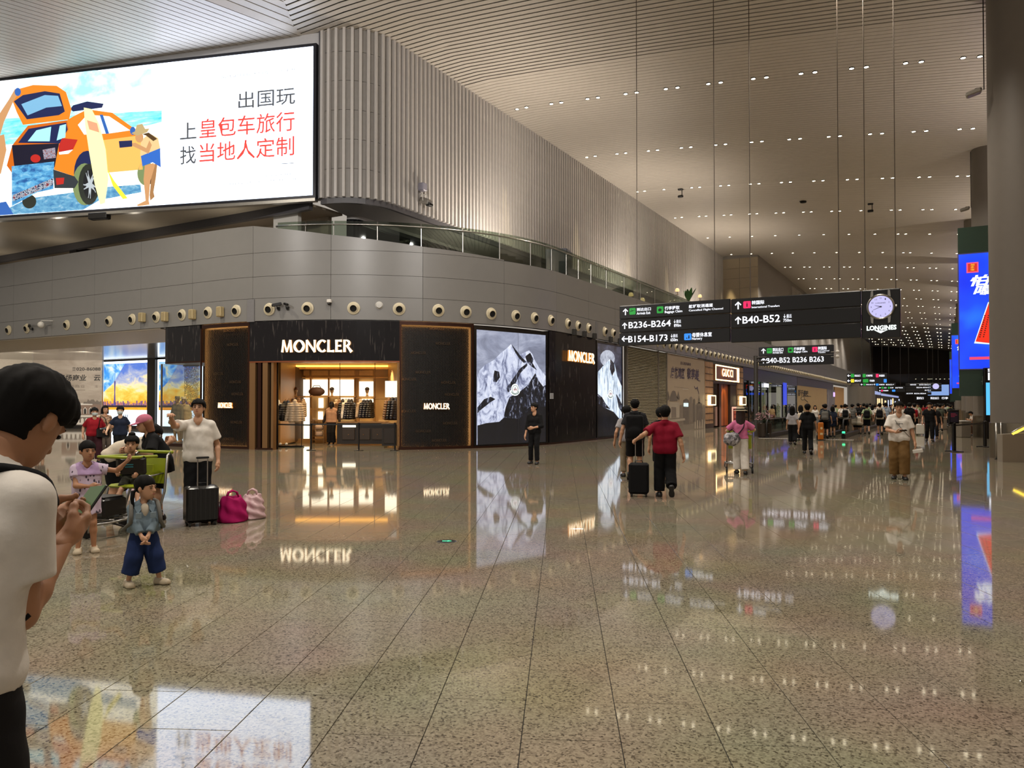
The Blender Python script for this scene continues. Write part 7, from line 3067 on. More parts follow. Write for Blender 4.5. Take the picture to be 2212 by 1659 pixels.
# ------------------------------------------------------------------ travellers and what they carry
C_ = lambda n, c, r=.85, **k: M('cloth_' + n, c, r, var=.10, scale=22, bump=.15, spec=.2, **k)
c_white, c_offw, c_grey, c_lgrey = C_('white', 'd6d0c8'), C_('offwhite', 'c7bba9'), C_('grey', '66645f'), C_('light_grey', '98969a')
c_black, c_soot, c_navy, c_denim = C_('black', '0e0e10'), C_('soot', '1c1b1d'), C_('navy', '1b2233'), C_('denim', '1e2d55')
c_red, c_crim, c_pink, c_khaki, c_beige = C_('red', '8a1420'), C_('crimson', '7c0c26'), C_('pink', 'c46a92'), C_('khaki', '6e5330'), C_('beige', '9a8462')
c_jean = C_('jean_jacket', '6d7d88')
c_green, c_blue, c_cream = C_('pale_green', '8f9f78'), C_('pale_blue', '8a97a8'), C_('cream', 'cfc2a8')
m_shoe_w, m_shoe_b, m_shoe_br = M('shoe_cream', 'b7a88f', .5), M('shoe_black', '121213', .4), M('shoe_brown', '4a3324', .5)
s_warm, s_tan, s_fair = SKIN


def floral():
	m = M('cloth_floral', 'b7a5b8', .85, var=0)
	nt = m.node_tree
	b = nt.nodes['Principled BSDF']
	tc = nt.nodes.new('ShaderNodeTexCoord')
	mp = nt.nodes.new('ShaderNodeMapping')
	mp.inputs['Scale'].default_value = (1, 1, .55)
	mp.inputs['Rotation'].default_value = (.5, .6, 0)
	v = nt.nodes.new('ShaderNodeTexVoronoi')
	v.inputs['Scale'].default_value = 27
	r = nt.nodes.new('ShaderNodeValToRGB')
	e = r.color_ramp.elements
	e[0].position, e[0].color = .25, (*lin('3b3140'), 1)
	e[1].position, e[1].color = .31, (*lin('b9a8bc'), 1)
	nt.links.new(tc.outputs['Object'], mp.inputs[0])
	nt.links.new(mp.outputs[0], v.inputs['Vector'])
	nt.links.new(v.outputs['Distance'], r.inputs[0])
	nt.links.new(r.outputs[0], b.inputs['Base Color'])
	return m


def person(label, loc, turn, p, skin=s_warm, group=None, **kw):
	loc = Vector(loc)
	r = thing('person', label, 'person', (loc.x, loc.y, 0), face_rot(loc, turn), group)
	dress_person(p, r, skin, **kw)
	r['_p'] = 0
	del r['_p']
	return r


def local(r, v):
	"""world place of a point given in a figure's own frame"""
	return Vector(r.location) + Matrix.Rotation(r.rotation_euler.z, 3, 'Z') @ Vector(v)


def strap(p, root, pts, w=.03, mat=None, name='strap', n=14):
	"""flat band following points in the figure's frame"""
	P = [Vector(q) for q in pts]
	out = []
	for i in range(len(P) - 1):
		a, b, c, d = P[max(i - 1, 0)], P[i], P[i + 1], P[min(i + 2, len(P) - 1)]
		for k in range(4):
			t = k / 4
			out.append(.5 * ((2 * b) + (c - a) * t + (2 * a - 5 * b + 4 * c - d) * t * t + (3 * b - a - 3 * c + d) * t ** 3))
	out.append(P[-1])
	mb = MB()
	mb.tube(out, w / 2, 6)
	mb.build(name, mat or c_black, root, True)


def backpack(label, root, p, mat, size=(.30, .15, .44), drop=.0, group=None, straps=True):
	"""a backpack on a figure's back; a thing of its own"""
	z = p.neck0.z - size[2] / 2 - .02 - drop
	c = Vector((p.chest.x, p.chest.y, 0)) - Vector((p.fwd.x, p.fwd.y, 0)).normalized() * (.125 * p.q * p.w + size[1] / 2 + .02)
	t = thing('backpack', label, 'backpack', local(root, (c.x, c.y, z)), root.rotation_euler.z + atan2(p.fwd.y, p.fwd.x) - pi / 2, group)
	sx, sy, sz = size

	def fn(P):
		d = smin([ell(P, (0, 0, 0), (sx * .56, sy * .62, sz * .56)), cone(P, (0, 0, -sz * .3), (0, 0, sz * .25), sx * .40, sx * .33)], .05)
		q = np.abs(P) - np.array([sx / 2 - .05, sy / 2 - .04, sz / 2 - .06], np.float32)
		bx = np.sqrt((np.maximum(q, 0) ** 2).sum(1)) - .05
		pk = ell(P, (0, -sy * .5, -sz * .2), (sx * .38, .05, sz * .2))
		return smin([np.maximum(d, bx), bx + .005, pk], .03)
	sdfmesh('bag_body', fn, (-sx, -sy - .05, -sz), (sx, sy, sz), .018, mat, t)
	if straps:
		for sg in (-1, 1):
			mb = MB()
			y0 = sy / 2 - .01
			sh = .21 * p.q * p.w
			mb.tube([(sg * .09, y0, sz * .42), (sg * .10, y0 + .04, sz * .50 + .05 + drop), (sg * .11, y0 + .14, sz * .50 + .045 + drop), (sg * .12, y0 + .235 * p.w, sz * .30 + drop), (sg * .125, y0 + .24 * p.w, sz * .02), (sg * .17, y0 + .12, -sz * .25), (sg * .12, y0, -sz * .38)], .019, 6)
			mb.build('strap', mat, t, True)
	mb = MB()
	mb.tube([(-.04, -.01, sz * .46), (-.03, -.01, sz * .54), (.03, -.01, sz * .54), (.04, -.01, sz * .46)], .009, 5)
	mb.build('top_handle', mat, t, True)
	return t


def suitcase(label, loc, rz, size, mat, handle=0.0, ribs=True, group=None):
	"""size: width, depth, height of the shell"""
	w, d, h = size
	t = thing('suitcase', label, 'suitcase', (loc[0], loc[1], 0), rz, group)
	mb = MB()
	mb.box((0, 0, .05 + h / 2), (w, d, h), 0, .035)
	mb.build('shell', mat, t, 2)
	if ribs:
		mb = MB()
		n = int(w / .055)
		for k in range(n):
			x = -w / 2 + w * (k + .5) / n
			for sg in (-1, 1):
				mb.box((x, sg * d / 2, .05 + h / 2), (.022, .014, h * .86), 0, .004)
		mb.build('rib', mat, t, kind='stuff')
	for sx in (-1, 1):
		for sy in (-1, 1):
			mb = MB()
			mb.lathe([(.026, -.012), (.026, .012)], 12, (sx * (w / 2 - .05), sy * (d / 2 - .04), .026), AX)
			mb.build('wheel', m_rub, t)
	mb = MB()
	for sx in (-1, 1):
		for sy in (-1, 1):
			mb.box((sx * (w / 2 - .05), sy * (d / 2 - .04), .05), (.045, .045, .02))
	mb.build('wheel_mount', m_dsteel, t)
	if handle:
		for sx in (-1, 1):
			mb = MB()
			mb.tube([(sx * .065, d * .3, h), (sx * .065, d * .3, h + handle)], .009, 6)
			mb.build('handle_tube', m_steel, t)
		mb = MB()
		mb.box((0, d * .3, .02 + h + handle), (.17, .03, .03), 0, .008)
		mb.build('handle_grip', m_black, t)
	mb = MB()
	mb.tube([(-.07, 0, .05 + h), (-.06, 0, .085 + h), (.06, 0, .085 + h), (.07, 0, .05 + h)], .009, 6)
	mb.build('top_handle', m_black, t)
	return t


m_trol, m_lime = M('trolley_steel', '9c9a96', .25, metal=.9), M('lime_plastic', '8f9a1e', .4, var=.05)


def trolley(label, loc, rz, seat=False, lime=True, box=True):
	"""luggage trolley, front towards +y of its own frame"""
	t = thing('luggage_trolley', label, 'trolley', (loc[0], loc[1], 0), rz)
	mb = MB()
	mb.tube([(-.30, -.42, .24), (-.28, .45, .20), (-.16, .62, .19), (.16, .62, .19), (.28, .45, .20), (.30, -.42, .24)], .017, 8)
	for y in (-.3, -.08, .14, .36):
		mb.tube([(-.285, y, .225), (.285, y, .225)], .012, 6)
	mb.tube([(-.05, .62, .19), (-.05, -.42, .24)], .012, 6)
	mb.tube([(.05, .62, .19), (.05, -.42, .24)], .012, 6)
	mb.build('base_frame', m_trol, t, True)
	for sx in (-1, 1):
		mb = MB()
		mb.tube([(sx * .30, -.36, .24), (sx * .30, -.46, .5), (sx * .29, -.52, .98), (sx * .27, -.60, 1.02)], .017, 8)
		mb.build('upright', m_trol, t, True)
		mb = MB()
		mb.tube([(sx * .27, .40, .20), (sx * .30, .2, .12), (sx * .30, -.40, .10), (sx * .30, -.42, .24)], .014, 6)
		mb.build('side_rail', m_dsteel, t, True)
		mb = MB()
		mb.lathe([(.06, -.018), (.075, -.018), (.075, .018), (.06, .018)], 16, (sx * .30, -.36, .075), AX)
		mb.build('wheel', m_rub, t)
	mb = MB()
	mb.lathe([(.07, -.018), (.07, .018)], 16, (0, .50, .07), AX)
	mb.build('wheel', m_rub, t)
	mb = MB()
	mb.tube([(-.02, .50, .07), (-.04, .52, .20)], .012, 6)
	mb.tube([(.02, .50, .07), (.04, .52, .20)], .012, 6)
	mb.build('fork', m_trol, t)
	mb = MB()
	mb.tube([(-.30, -.60, 1.02), (.30, -.60, 1.02)], .022, 8)
	mb.build('handle', m_lime if lime else m_black, t, True)
	mb = MB()
	mb.prism([(-.27, -.50, .60), (.27, -.50, .60), (.27, -.535, .94), (-.27, -.535, .94)], (0, .012, 0))
	mb.build('back_panel', m_lime if lime else m_grey, t)
	if box:
		mb = MB()
		mb.tube([(-.24, -.50, .74), (-.24, -.28, .72), (.24, -.28, .72), (.24, -.50, .74)], .012, 6)
		mb.tube([(-.24, -.30, .60), (.24, -.30, .60)], .010, 6)
		mb.build('basket', m_trol, t, True)
	return t


def hat(p, root, mat, band, brim=.17):
	R = p.rh
	k = p.k
	mb = MB()
	o = p.hc + R @ Vector((0, -.012, .072)) * k
	mb.lathe([(.0, .085), (.086, .085), (.094, .07), (.098, .01), (brim, .0), (brim, -.008), (.096, -.004)], 24, o, R, False)
	mb.build('straw_hat', mat, root, 2)
	mb = MB()
	mb.lathe([(.1005, .012), (.098, .040)], 24, o, R, False)
	mb.build('hat_band', band, root)


def cap(p, root, mat):
	R = p.rh
	k = p.k

	def fn(P):
		Q = (P - a3(p.hc)) @ np.array(R, np.float32) / k
		d = np.maximum(ell(Q, (0, -.014, .040), (.093, .112, .099)), .030 - Q[:, 2])
		v = np.maximum(ell(Q, (0, .10, .036), (.075, .085, .012)), -.02 - Q[:, 1] + .05)
		return smin([d, v], .008) * k
	lo, hi = p.box([p.hc], .23 * k)
	sdfmesh('cap', fn, lo, hi, .011, mat, root)


# -------------------------------------------------- man with the phone, close at the left edge
loc = at_depth(-96, 873, 2.05)
pf = Person(h=1.85, head=.265, w=.88, cell=.0095, hy=6, hp=20, lean=3, bend=13, hrr=(.06, .30, 1.27), hl=(-.075, .345, 1.285), er=(.12, -.5, -1), el=(-.25, .3, -1), hand=('hold', 'hold'),
			par=((-.75, -.1, .55), (-.15, .93, .42)), pal=((.75, -.1, .55), (.25, .93, .42)))
r1 = person('person in white tee close at the left edge, bending over a phone', loc, 128, pf, s_tan, tops=[('t_shirt', dict(sleeve=.66, hem=-.03, so=.020, wide=.008, sag=.020), c_white)],
			bottoms=[('trousers', dict(length=1.92, flare=.02), c_soot)], hair='fade', shoes=m_shoe_b, hand_cell=.0045)
strap(pf, r1, [pf.neck0 + Vector((-.13, .05, -.03)), pf.neck0 + Vector((-.085, -.03, .035)), pf.neck0 + Vector((-.0, -.075, .035)), pf.neck0 + Vector((.085, -.03, .035)), pf.neck0 + Vector((.12, .06, .0)), pf.neck0 + Vector((.09, .13, -.08))], .034, c_black, 'neck_strap')
strap(pf, r1, [pf.elr_ + Vector((.036, -.01, .01)), pf.elr_ + Vector((.02, -.035, -.012)), pf.elr_ + Vector((-.01, -.04, -.02))], .018, c_black, 'elbow_band')
hx = pf.wrr.lerp(pf.wrl, .5) + Vector((.005, .115, .075))
t = thing('smartphone', 'dark smartphone with greenish lit screen in the hands of the near person', 'phone', local(r1, hx), r1.rotation_euler.z)
R = Matrix.Rotation(radians(46), 3, 'X') @ Matrix.Rotation(radians(-10), 3, 'Y')
mb = MB()
mb.box((0, 0, 0), (.078, .160, .009), 0, .003, R)
mb.build('case', m_black, t)
mb = MB()
mb.box(R @ Vector((0, 0, .0052)), (.071, .152, .001), 0, 0, R)
mb.build('screen', E('phone_screen', '5f7a48', .45), t)

# person mostly hidden behind him
loc = on_z(88, 975)
p = Person(h=1.66)
person('person in black shorts almost hidden behind the near man with phone', loc, 200, p, s_tan, tops=[('t_shirt', dict(), c_soot)], bottoms=[('shorts', dict(length=.9, flare=.02), c_black)], shoes=m_shoe_b, face=False)

# -------------------------------------------------- family on the left
loc = on_z(186, 1192)
p = Person(h=1.29, head=.222, kid=True, cell=.011, hl=(-.40, .10, 1.02), el=(-.5, -.2, -.4), hrr=(-.02, .20, .76), er=(.7, -.4, -.3), hy=14, hand=('grip', 'relax'), fl=(-.075, .03, .055), fr=(.085, .05, .055))
r = person('girl in lilac leaf patterned dress, arm out to the trolley handle', loc, 4, p, s_tan, tops=[('dress', dict(end=.44, flare=.055, o=.018), floral())], hair='fringe', shoes=m_shoe_w)
sdfmesh('collar', lambda P: np.maximum(np.maximum(p.torso(P, .032), -cone(P, p.neck0 + p.fwd * .012, p.neck0 + p.up2 * .2 + p.fwd * .05, .055, .10)), np.maximum(p.neck0.z - .105 - P[:, 2], np.abs(np.arctan2(P[:, 0] - p.neck0.x, P[:, 1] - p.neck0.y)) * 0 - 1)), *p.box([p.neck0, p.shl, p.shr], .17), .011, C_('lilac', 'a98fb4'), r)

loc = on_z(309, 1264)
p = Person(h=1.05, head=.215, kid=True, cell=.0095, hl=(-.015, .165, .475), hrr=(.035, .175, .465), el=(-.8, -.3, -.1), er=(.8, -.3, -.1), hy=44, fl=(-.135, .03, .05), fr=(.125, .0, .05), tl=40, tr=-10)
r = person('small girl in denim jacket and wide navy trousers, hands clasped', loc, 8, p, s_warm, tops=[('jacket', dict(sleeve=1.72, hem=-.0, so=.030, o=.026, wide=.012), c_jean)],
		   bottoms=[('trousers', dict(length=1.66, flare=.030, wide=.012, o=.018), c_denim)], hair='fringe', shoes=m_shoe_w)
for sg in (-1, 1):
	R = p.rh
	mb = MB()
	pts = [p.hc + R @ Vector((sg * .075, -.05, -.01)) * p.k, p.hc + R @ Vector((sg * .105, -.06, -.03)) * p.k, p.hc + R @ Vector((sg * .115, -.06, -.10)) * p.k, p.hc + R @ Vector((sg * .12, -.05, -.17)) * p.k, p.hc + R @ Vector((sg * .115, -.05, -.20)) * p.k]
	mb.tube(pts, [.018, .020, .017, .013, .006], 8)
	mb.build('braid', HAIRM, r, True)
	mb = MB()
	mb.ball(pts[1] + Vector((0, 0, .015)), .014, 8, 6)
	mb.build('hair_tie', C_('pale_pink', 'd0b0b8'), r, True)
sdfmesh('shirt_front', lambda P: ell(P, p.neck0 + p.fwd * .062 - p.up2 * .05, (.042, .030, .07)), *p.box([p.neck0], .2), .01, c_offw, r)
for sg in (-1, 1):
	mb = MB()
	a = p.neck0 + p.fwd * .055 + p.lat * sg * .035
	mb.prism([a + p.up2 * .012, a + p.lat * sg * .055 - p.up2 * .012 + p.fwd * .006, a + p.lat * sg * .03 - p.up2 * .075 + p.fwd * .040, a - p.up2 * .035 + p.fwd * .035], p.fwd * .010)
	mb.build('lapel', c_jean, r)
	mb = MB()
	mb.box(p.chest + p.lat * sg * .062 + p.fwd * .135 - p.up2 * .005, (.05, .012, .055), 0, .004)
	mb.build('pocket', C_('jean_pocket', '7c8b95'), r)
backpack('small grey backpack on the girl in denim jacket', r, p, c_grey, (.2, .1, .26))

# trolley, boy and box on it
loc = on_z(258, 1150)
rzt = face_rot(loc, -46)
tr = trolley('luggage trolley with lime handle carrying a small boy, left of centre', loc, rzt, True)
tf_ = lambda v: Vector((loc.x, loc.y, 0)) + Matrix.Rotation(rzt, 3, 'Z') @ Vector(v)
mb = MB()
mb.box((-.0, -.16, .60), (.40, .34, .05), 0, .02)
mb.build('seat', m_lime, tr, 2)
mb = MB()
mb.prism([(-.18, -.34, .60), (.18, -.34, .60), (.20, -.40, .86), (-.16, -.40, .86)], (0, -.03, 0))
mb.build('seat_back', m_lime, tr)
mb = MB()
mb.tube([(-.26, -.36, .98), (-.26, .10, .99), (.26, .10, .99), (.26, -.36, .98)], .020, 8)
mb.build('safety_bar', m_lime, tr, True)
for sx in (-1, 1):
	mb = MB()
	mb.tube([(sx * .2, 0, .58), (sx * .22, .05, .24)], .014, 6)
	mb.build('seat_leg', m_trol, tr)
t = thing('suitcase', 'black hard box case lying on the base of the trolley', 'suitcase', tf_((.0, .28, .245)), rzt)
mb = MB()
mb.box((0, 0, .13), (.46, .38, .25), 0, .03)
mb.build('shell', m_black, t, 2)
mb = MB()
mb.box((0, 0, .262), (.40, .32, .012), 0, .005)
mb.build('lid', m_dsteel, t)
pb = Person(h=1.10, head=.212, kid=True, cell=.0105, ph=.71, hl=(-.09, .20, .76), hrr=(.15, .19, .78), fl=(-.12, .33, .34), fr=(.17, .33, .35), kl=(0, 1, .6), kr=(0, 1, .6), hy=-4, hp=2, hand=('relax', 'grip'))
bl = tf_((0, -.20, 0))
rb_ = person('little boy with a topknot sitting on the lime trolley seat', bl, -8, pb, s_warm, tops=[('vest', dict(sleeve=.3, hem=0, so=.012), C_('olive', '34352c'))], bottoms=[('shorts', dict(length=.85, flare=.015), C_('olive_short', '3a3a30'))], hair='fade', shoes=m_shoe_w)
mb = MB()
mb.ball(pb.hc + Vector((0, -.01, .135)), (.045, .05, .03), 10, 6)
mb.build('topknot', HAIRM, rb_, True)
t = thing('shoulder_bag', 'black pouch with small cyan print on the seated boy’s lap'.replace('’', "'"), 'bag', local(rb_, (-.02, .20, .80)), rb_.rotation_euler.z)
mb = MB()
mb.box((0, 0, .07), (.36, .09, .26), 0, .03, Matrix.Rotation(radians(-14), 3, 'X'))
mb.build('pouch', m_black, t, 2)
mb = MB()
for k in range(3):
	mb.box((.02, .052 - .0 * k, .12 - k * .03), (.10, .006, .012), 0, 0, Matrix.Rotation(radians(-14), 3, 'X'))
mb.build('print', M('print_cyan', '2f7f8c', .5), t)

loc = on_z(236, 1122)
p = Person(h=1.72, w=1.0, cell=.015, lean=52, bend=16, hl=(-.22, .74, 1.10), hrr=(.20, .80, 1.12), el=(-.6, 0, -1), er=(.6, 0, -1), hp=6, hand=('grip', 'grip'))
r = person('man in white tee with green back print bending over the trolley', loc, 84, p, s_warm, tops=[('t_shirt', dict(hem=-.03, sleeve=.7, so=.025), c_offw)], bottoms=[('shorts', dict(length=.98, flare=.03), c_black)], hair='short', shoes=m_shoe_b)
bk = p.chest - p.fwd * .115
bf_ = Flat(bk, p.lat, uy=p.up2)
mb = MB()
ux_, uy_ = -p.lat, p.up2
n_ = -p.fwd
o_ = p.chest + n_ * .126 - ux_ * .11 - uy_ * .02
add_text(mb, 'Y', o_ + ux_ * .13, ux_, uy_, .10, .15, .02, .004)
mb.build('back_letter', c_black, r)
mb = MB()
mb.prism([o_ + uy_ * .02, o_ + ux_ * .11 + uy_ * .02, o_ + ux_ * .11 + uy_ * .07, o_ + uy_ * .07], n_ * .004)
mb.build('back_print', C_('print_green', '3f7a4a'), r)

loc = on_z(343, 1122)
p = Person(h=1.58, fem=True, cell=.014, lean=10, bend=14, hl=(-.18, .42, 1.02), hrr=(.14, .42, 1.0), hp=-8, hand=('grip', 'grip'), w=1.02)
r = person('woman in pink cap and long black tee leaning over the trolley', loc, -72, p, s_warm, tops=[('long_tee', dict(hem=-.10, sleeve=.85, so=.03, o=.03, wide=.03, sag=.04), c_black)], bottoms=[('shorts', dict(length=.95, flare=.045, o=.02), c_black)], hair='bob', hair_mat=M('hair_copper', '7a4a30', .5), shoes=m_shoe_b)
cap(p, r, C_('cap_pink', 'b86a80'))
strap(p, r, [p.shl + p.up2 * .05, p.chest + p.fwd * .14, p.waist + p.fwd * .15 + p.lat * .13, p.pel + p.lat * .2], .014, C_('strap_grey', '8a8e94'), 'strap')
t = thing('shoulder_bag', 'flat grey blue bag hanging beside the woman in pink cap', 'bag', local(r, (.10, .30, .62)), r.rotation_euler.z)
mb = MB()
mb.prism([(-.13, 0, 0), (.13, 0, 0), (.09, 0, .38), (-.09, 0, .38)], (0, .06, 0))
mb.build('body', C_('bag_blue', '6c7f92'), t)
mb = MB()
mb.tube([(-.07, .03, .38), (0, .03, .50), (.07, .03, .38)], .009, 5)
mb.build('handle', C_('strap_grey', '8a8e94'), t, True)

loc = on_z(427, 1127)
p = Person(h=1.76, cell=.0125, hrr=(.30, .50, 1.52), er=(.5, -.2, -1), hl=(-.27, .03, .86), hp=-9, hy=-6, w=.98, hand=('relax', 'relax'), pelvis=(0, 0), par=((0, -.2, -1), (-.1, 1, .25)))
r = person('man in white tee and glasses pointing ahead, beside luggage', loc, -6, p, s_warm, tops=[('t_shirt', dict(hem=-.045, sleeve=.72, so=.028, wide=.018, sag=.028), c_white)], bottoms=[('shorts', dict(length=1.02, flare=.035, o=.02), c_black)], hair='short', shoes=m_shoe_br)
mb = MB()
for sg in (-1, 1):
	mb.tube([p.hc + p.rh @ Vector((sg * .033 + .021 * cos(a), .101, .002 + .017 * sin(a))) * p.k for a in [2 * pi * k / 12 for k in range(12)]], .0022, 5, True)
	mb.tube([p.hc + p.rh @ Vector((sg * .054, .099, .006)) * p.k, p.hc + p.rh @ Vector((sg * .082, .0, .0)) * p.k], .0022, 5)
mb.build('glasses', m_dsteel, r)
backpack('black backpack worn by the pointing man', r, p, c_black, (.36, .19, .48), .06)

suitcase('black ribbed suitcase standing before the pointing man', on_z(434, 1134), face_rot(on_z(434, 1134), 12), (.43, .26, .50), m_black, .42)
suitcase('small black case half hidden between suitcase and pink bag', on_z(474, 1122), face_rot(on_z(474, 1122), 4), (.24, .2, .16), m_black, 0, False)


def soft_bag(name, label, loc, rz, size, mat, seed=1.0, cat='bag'):
	w, d, h = size
	t = thing(name, label, cat, (loc[0], loc[1], 0), rz)

	def fn(P):
		q = np.clip(P[:, 2] / h, 0, 1)
		sx, sy = w / 2 * (1.02 - .42 * q ** 2.2), d / 2 * (1.05 - .65 * q ** 1.6)
		a = np.arctan2(P[:, 1] / d, P[:, 0] / w)
		rr = np.sqrt((P[:, 0] / sx) ** 2 + (P[:, 1] / sy) ** 2) * .9
		dd = (rr - 1) * min(w, d) / 2 + .012 * np.sin(a * 7 + q * 5 * seed) * (q + .25) + .010 * np.sin(P[:, 2] * 34 * seed + a * 3)
		dd = np.maximum(dd, P[:, 2] - h * (.93 + .06 * np.sin(a * 2 + seed)))
		return np.maximum(dd, -P[:, 2] + .002)
	sdfmesh('body', fn, (-w * .8, -d * .9, -.03), (w * .8, d * .9, h * 1.15), .014, mat, t)
	for sg in (-1, 1):
		mb = MB()
		mb.tube([(-w * .24, sg * .02, h * .86), (-w * .16, sg * .03, h * 1.10), (0, sg * .035, h * 1.17), (w * .16, sg * .03, h * 1.10), (w * .24, sg * .02, h * .86)], .014, 6)
		mb.build('handle', mat, t, True)
	return t


g = on_z(502, 1127)
soft_bag('tote_bag', 'full magenta tote bag standing beside the black suitcase', g, face_rot(g, 10), (.36, .28, .38), C_('magenta', '9c0f55'), 1.0)
g = on_z(545, 1120)
soft_bag('plastic_bag', 'pale pink crumpled plastic bag, rightmost of the luggage pieces', g, face_rot(g, -10), (.32, .26, .37), M('pale_plastic', 'c3a2a6', .35, var=.1, bump=.3), 1.6)

# masked women in the passage
loc = on_z(203, 1000)
p = Person(h=1.60, fem=True, w=1.12, cell=.018, hl=(-.24, .16, .92), hrr=(.28, -.06, .80), head=.24, fl=(-.1, .15, .07), fr=(.09, -.12, .07))
r = person('woman in dark red top with face mask walking from the passage', loc, 8, p, s_warm, tops=[('blouse', dict(sleeve=.8, hem=-.06, wide=.02), c_red)], bottoms=[('trousers', dict(length=1.9, flare=.04, o=.02), C_('maroon_print', '33161c'))], hair='short', shoes=m_shoe_b)
m_mask = M('face_mask', 'a9b2b0', .7)


def mask(p, r):
	k, R = p.k, p.rh
	def fn(P):
		Q = (P - a3(p.hc)) @ np.array(R, np.float32) / k
		d = np.abs(ell(Q, (0, .025, -.045), (.066, .082, .078))) - .006
		return np.maximum(np.maximum(d, Q[:, 2] + .012), np.maximum(-.098 - Q[:, 2], .03 - Q[:, 1])) * k
	lo, hi = p.box([p.hc], .16 * k)
	sdfmesh('face_mask', fn, lo, hi, .009, m_mask, r)


mask(p, r)
t = thing('shoulder_bag', 'black shoulder bag at the hip of the woman in dark red top', 'bag', local(r, (-.2, .16, .74)), r.rotation_euler.z)
mb = MB()
mb.box((0, 0, .12), (.34, .14, .3), 0, .04)
mb.build('body', m_black, t, 2)
mb = MB()
mb.tube([(-.12, 0, .26), (-.05, -.03, .55), (.05, -.05, .62), (.12, 0, .26)], .012, 6)
mb.build('strap', m_black, t, True)
loc = on_z(226, 993)
p = Person(h=1.66, fem=True, cell=.02, hl=(-.15, .2, 1.0))
r = person('woman in patterned brown blouse just behind the dark red one', loc, 18, p, s_warm, tops=[('blouse', dict(sleeve=.9, hem=-.04), art('blouse_print', [(.35, '4a2e22'), (.5, '8a6a50'), (.65, 'c0a080')], 16, 3, .4, (1, 1, 1), 0))], bottoms=[('trousers', dict(length=1.9, flare=.02), C_('taupe', '5a5048'))], hair='bob', shoes=m_shoe_b)
loc = on_z(259, 1003)
p = Person(h=1.64, fem=True, cell=.018, hrr=(.32, .18, .92), hl=(-.24, .06, .85))
r = person('woman in navy V-neck top and face mask before the sunset lightbox', loc, -6, p, s_fair, tops=[('v_neck_top', dict(sleeve=.62, hem=-.04, vee=.12), c_navy)], bottoms=[('trousers', dict(length=1.9, flare=.02), c_black)], hair='short', shoes=m_shoe_b)
mask(p, r)

# -------------------------------------------------- in front of the shops
loc = on_z(1155, 1002)
p = Person(h=1.72, cell=.014, hrr=(.24, .14, .78), hl=(-.02, .22, 1.02), el=(-.8, -.4, -.2), hy=-34, fl=(-.10, .10, .078), fr=(.13, -.06, .078), w=.92)
r = person('man dressed all in black looking left before the mountain screen', loc, -16, p, s_warm, tops=[('shirt', dict(hem=-.05, sleeve=1.45, so=.022, wide=.012), c_black)], bottoms=[('trousers', dict(length=1.95, flare=.008), c_black)], hair='short', shoes=m_shoe_b)
loc = on_z(1354, 1030)
p = Person(h=1.66, cell=.02, hl=(-.28, .0, .80))
person('man in pale grey tee half hidden behind the one with black backpack', loc, 184, p, s_warm, tops=[('t_shirt', dict(hem=-.04), c_lgrey)], bottoms=[('trousers', dict(length=1.9), C_('stone', '8a7f6c'))], shoes=m_shoe_b, face=False)
loc = on_z(1372, 1036)
p = Person(h=1.80, cell=.014, w=1.06, fl=(-.12, -.16, .15), fr=(.11, .08, .08), pl=-38, hrr=(.33, .12, .83), hl=(-.33, -.05, .84))
r = person('man in dark tee and black shorts walking away with black backpack', loc, 178, p, s_warm, tops=[('t_shirt', dict(hem=-.05, sleeve=.7, wide=.012), C_('charcoal', '232326'))], bottoms=[('shorts', dict(length=.98, flare=.03), c_black)], shoes=m_shoe_b, face=False)
backpack('large black backpack of the man in black shorts', r, p, c_black, (.38, .2, .54), .0)
loc = on_z(1427, 1044)
p = Person(h=1.62, cell=.02)
person('person in black mostly hidden ahead of the red shirted man', loc, 180, p, s_warm, tops=[('t_shirt', dict(hem=-.04), c_black)], bottoms=[('shorts', dict(length=1.0, flare=.03), c_black)], shoes=m_shoe_b, face=False)
loc = on_z(1437, 1074)
p = Person(h=1.67, cell=.0125, w=1.10, fl=(-.10, .10, .075), fr=(.10, -.24, .20), pr=-62, hl=(-.52, .02, 1.03), el=(-.4, -1, -.3), hrr=(.32, -.06, .78), hand=('grip', 'relax'), head=.24)
r = person('man in crimson polo and black trousers pulling a black suitcase', loc, 183, p, s_warm, tops=[('polo_shirt', dict(hem=-.06, sleeve=.78, so=.03, wide=.022, sag=.026), c_crim)], bottoms=[('trousers', dict(length=1.93, flare=.028, o=.02, wide=.01), c_black)], shoes=m_shoe_b, face=False)
mb = MB()
mb.tube([p.neck0 + Vector((.062 * cos(a), .064 * sin(a) + .008, .035 - .02 * sin(a))) for a in [2 * pi * k / 16 for k in range(16)]], .011, 6, True)
mb.build('collar', c_crim, r, True)
g = on_z(1380, 1072)
suitcase('black soft suitcase rolling between the two men walking away', g, face_rot(g, 176), (.36, .26, .56), c_black, .46, False)

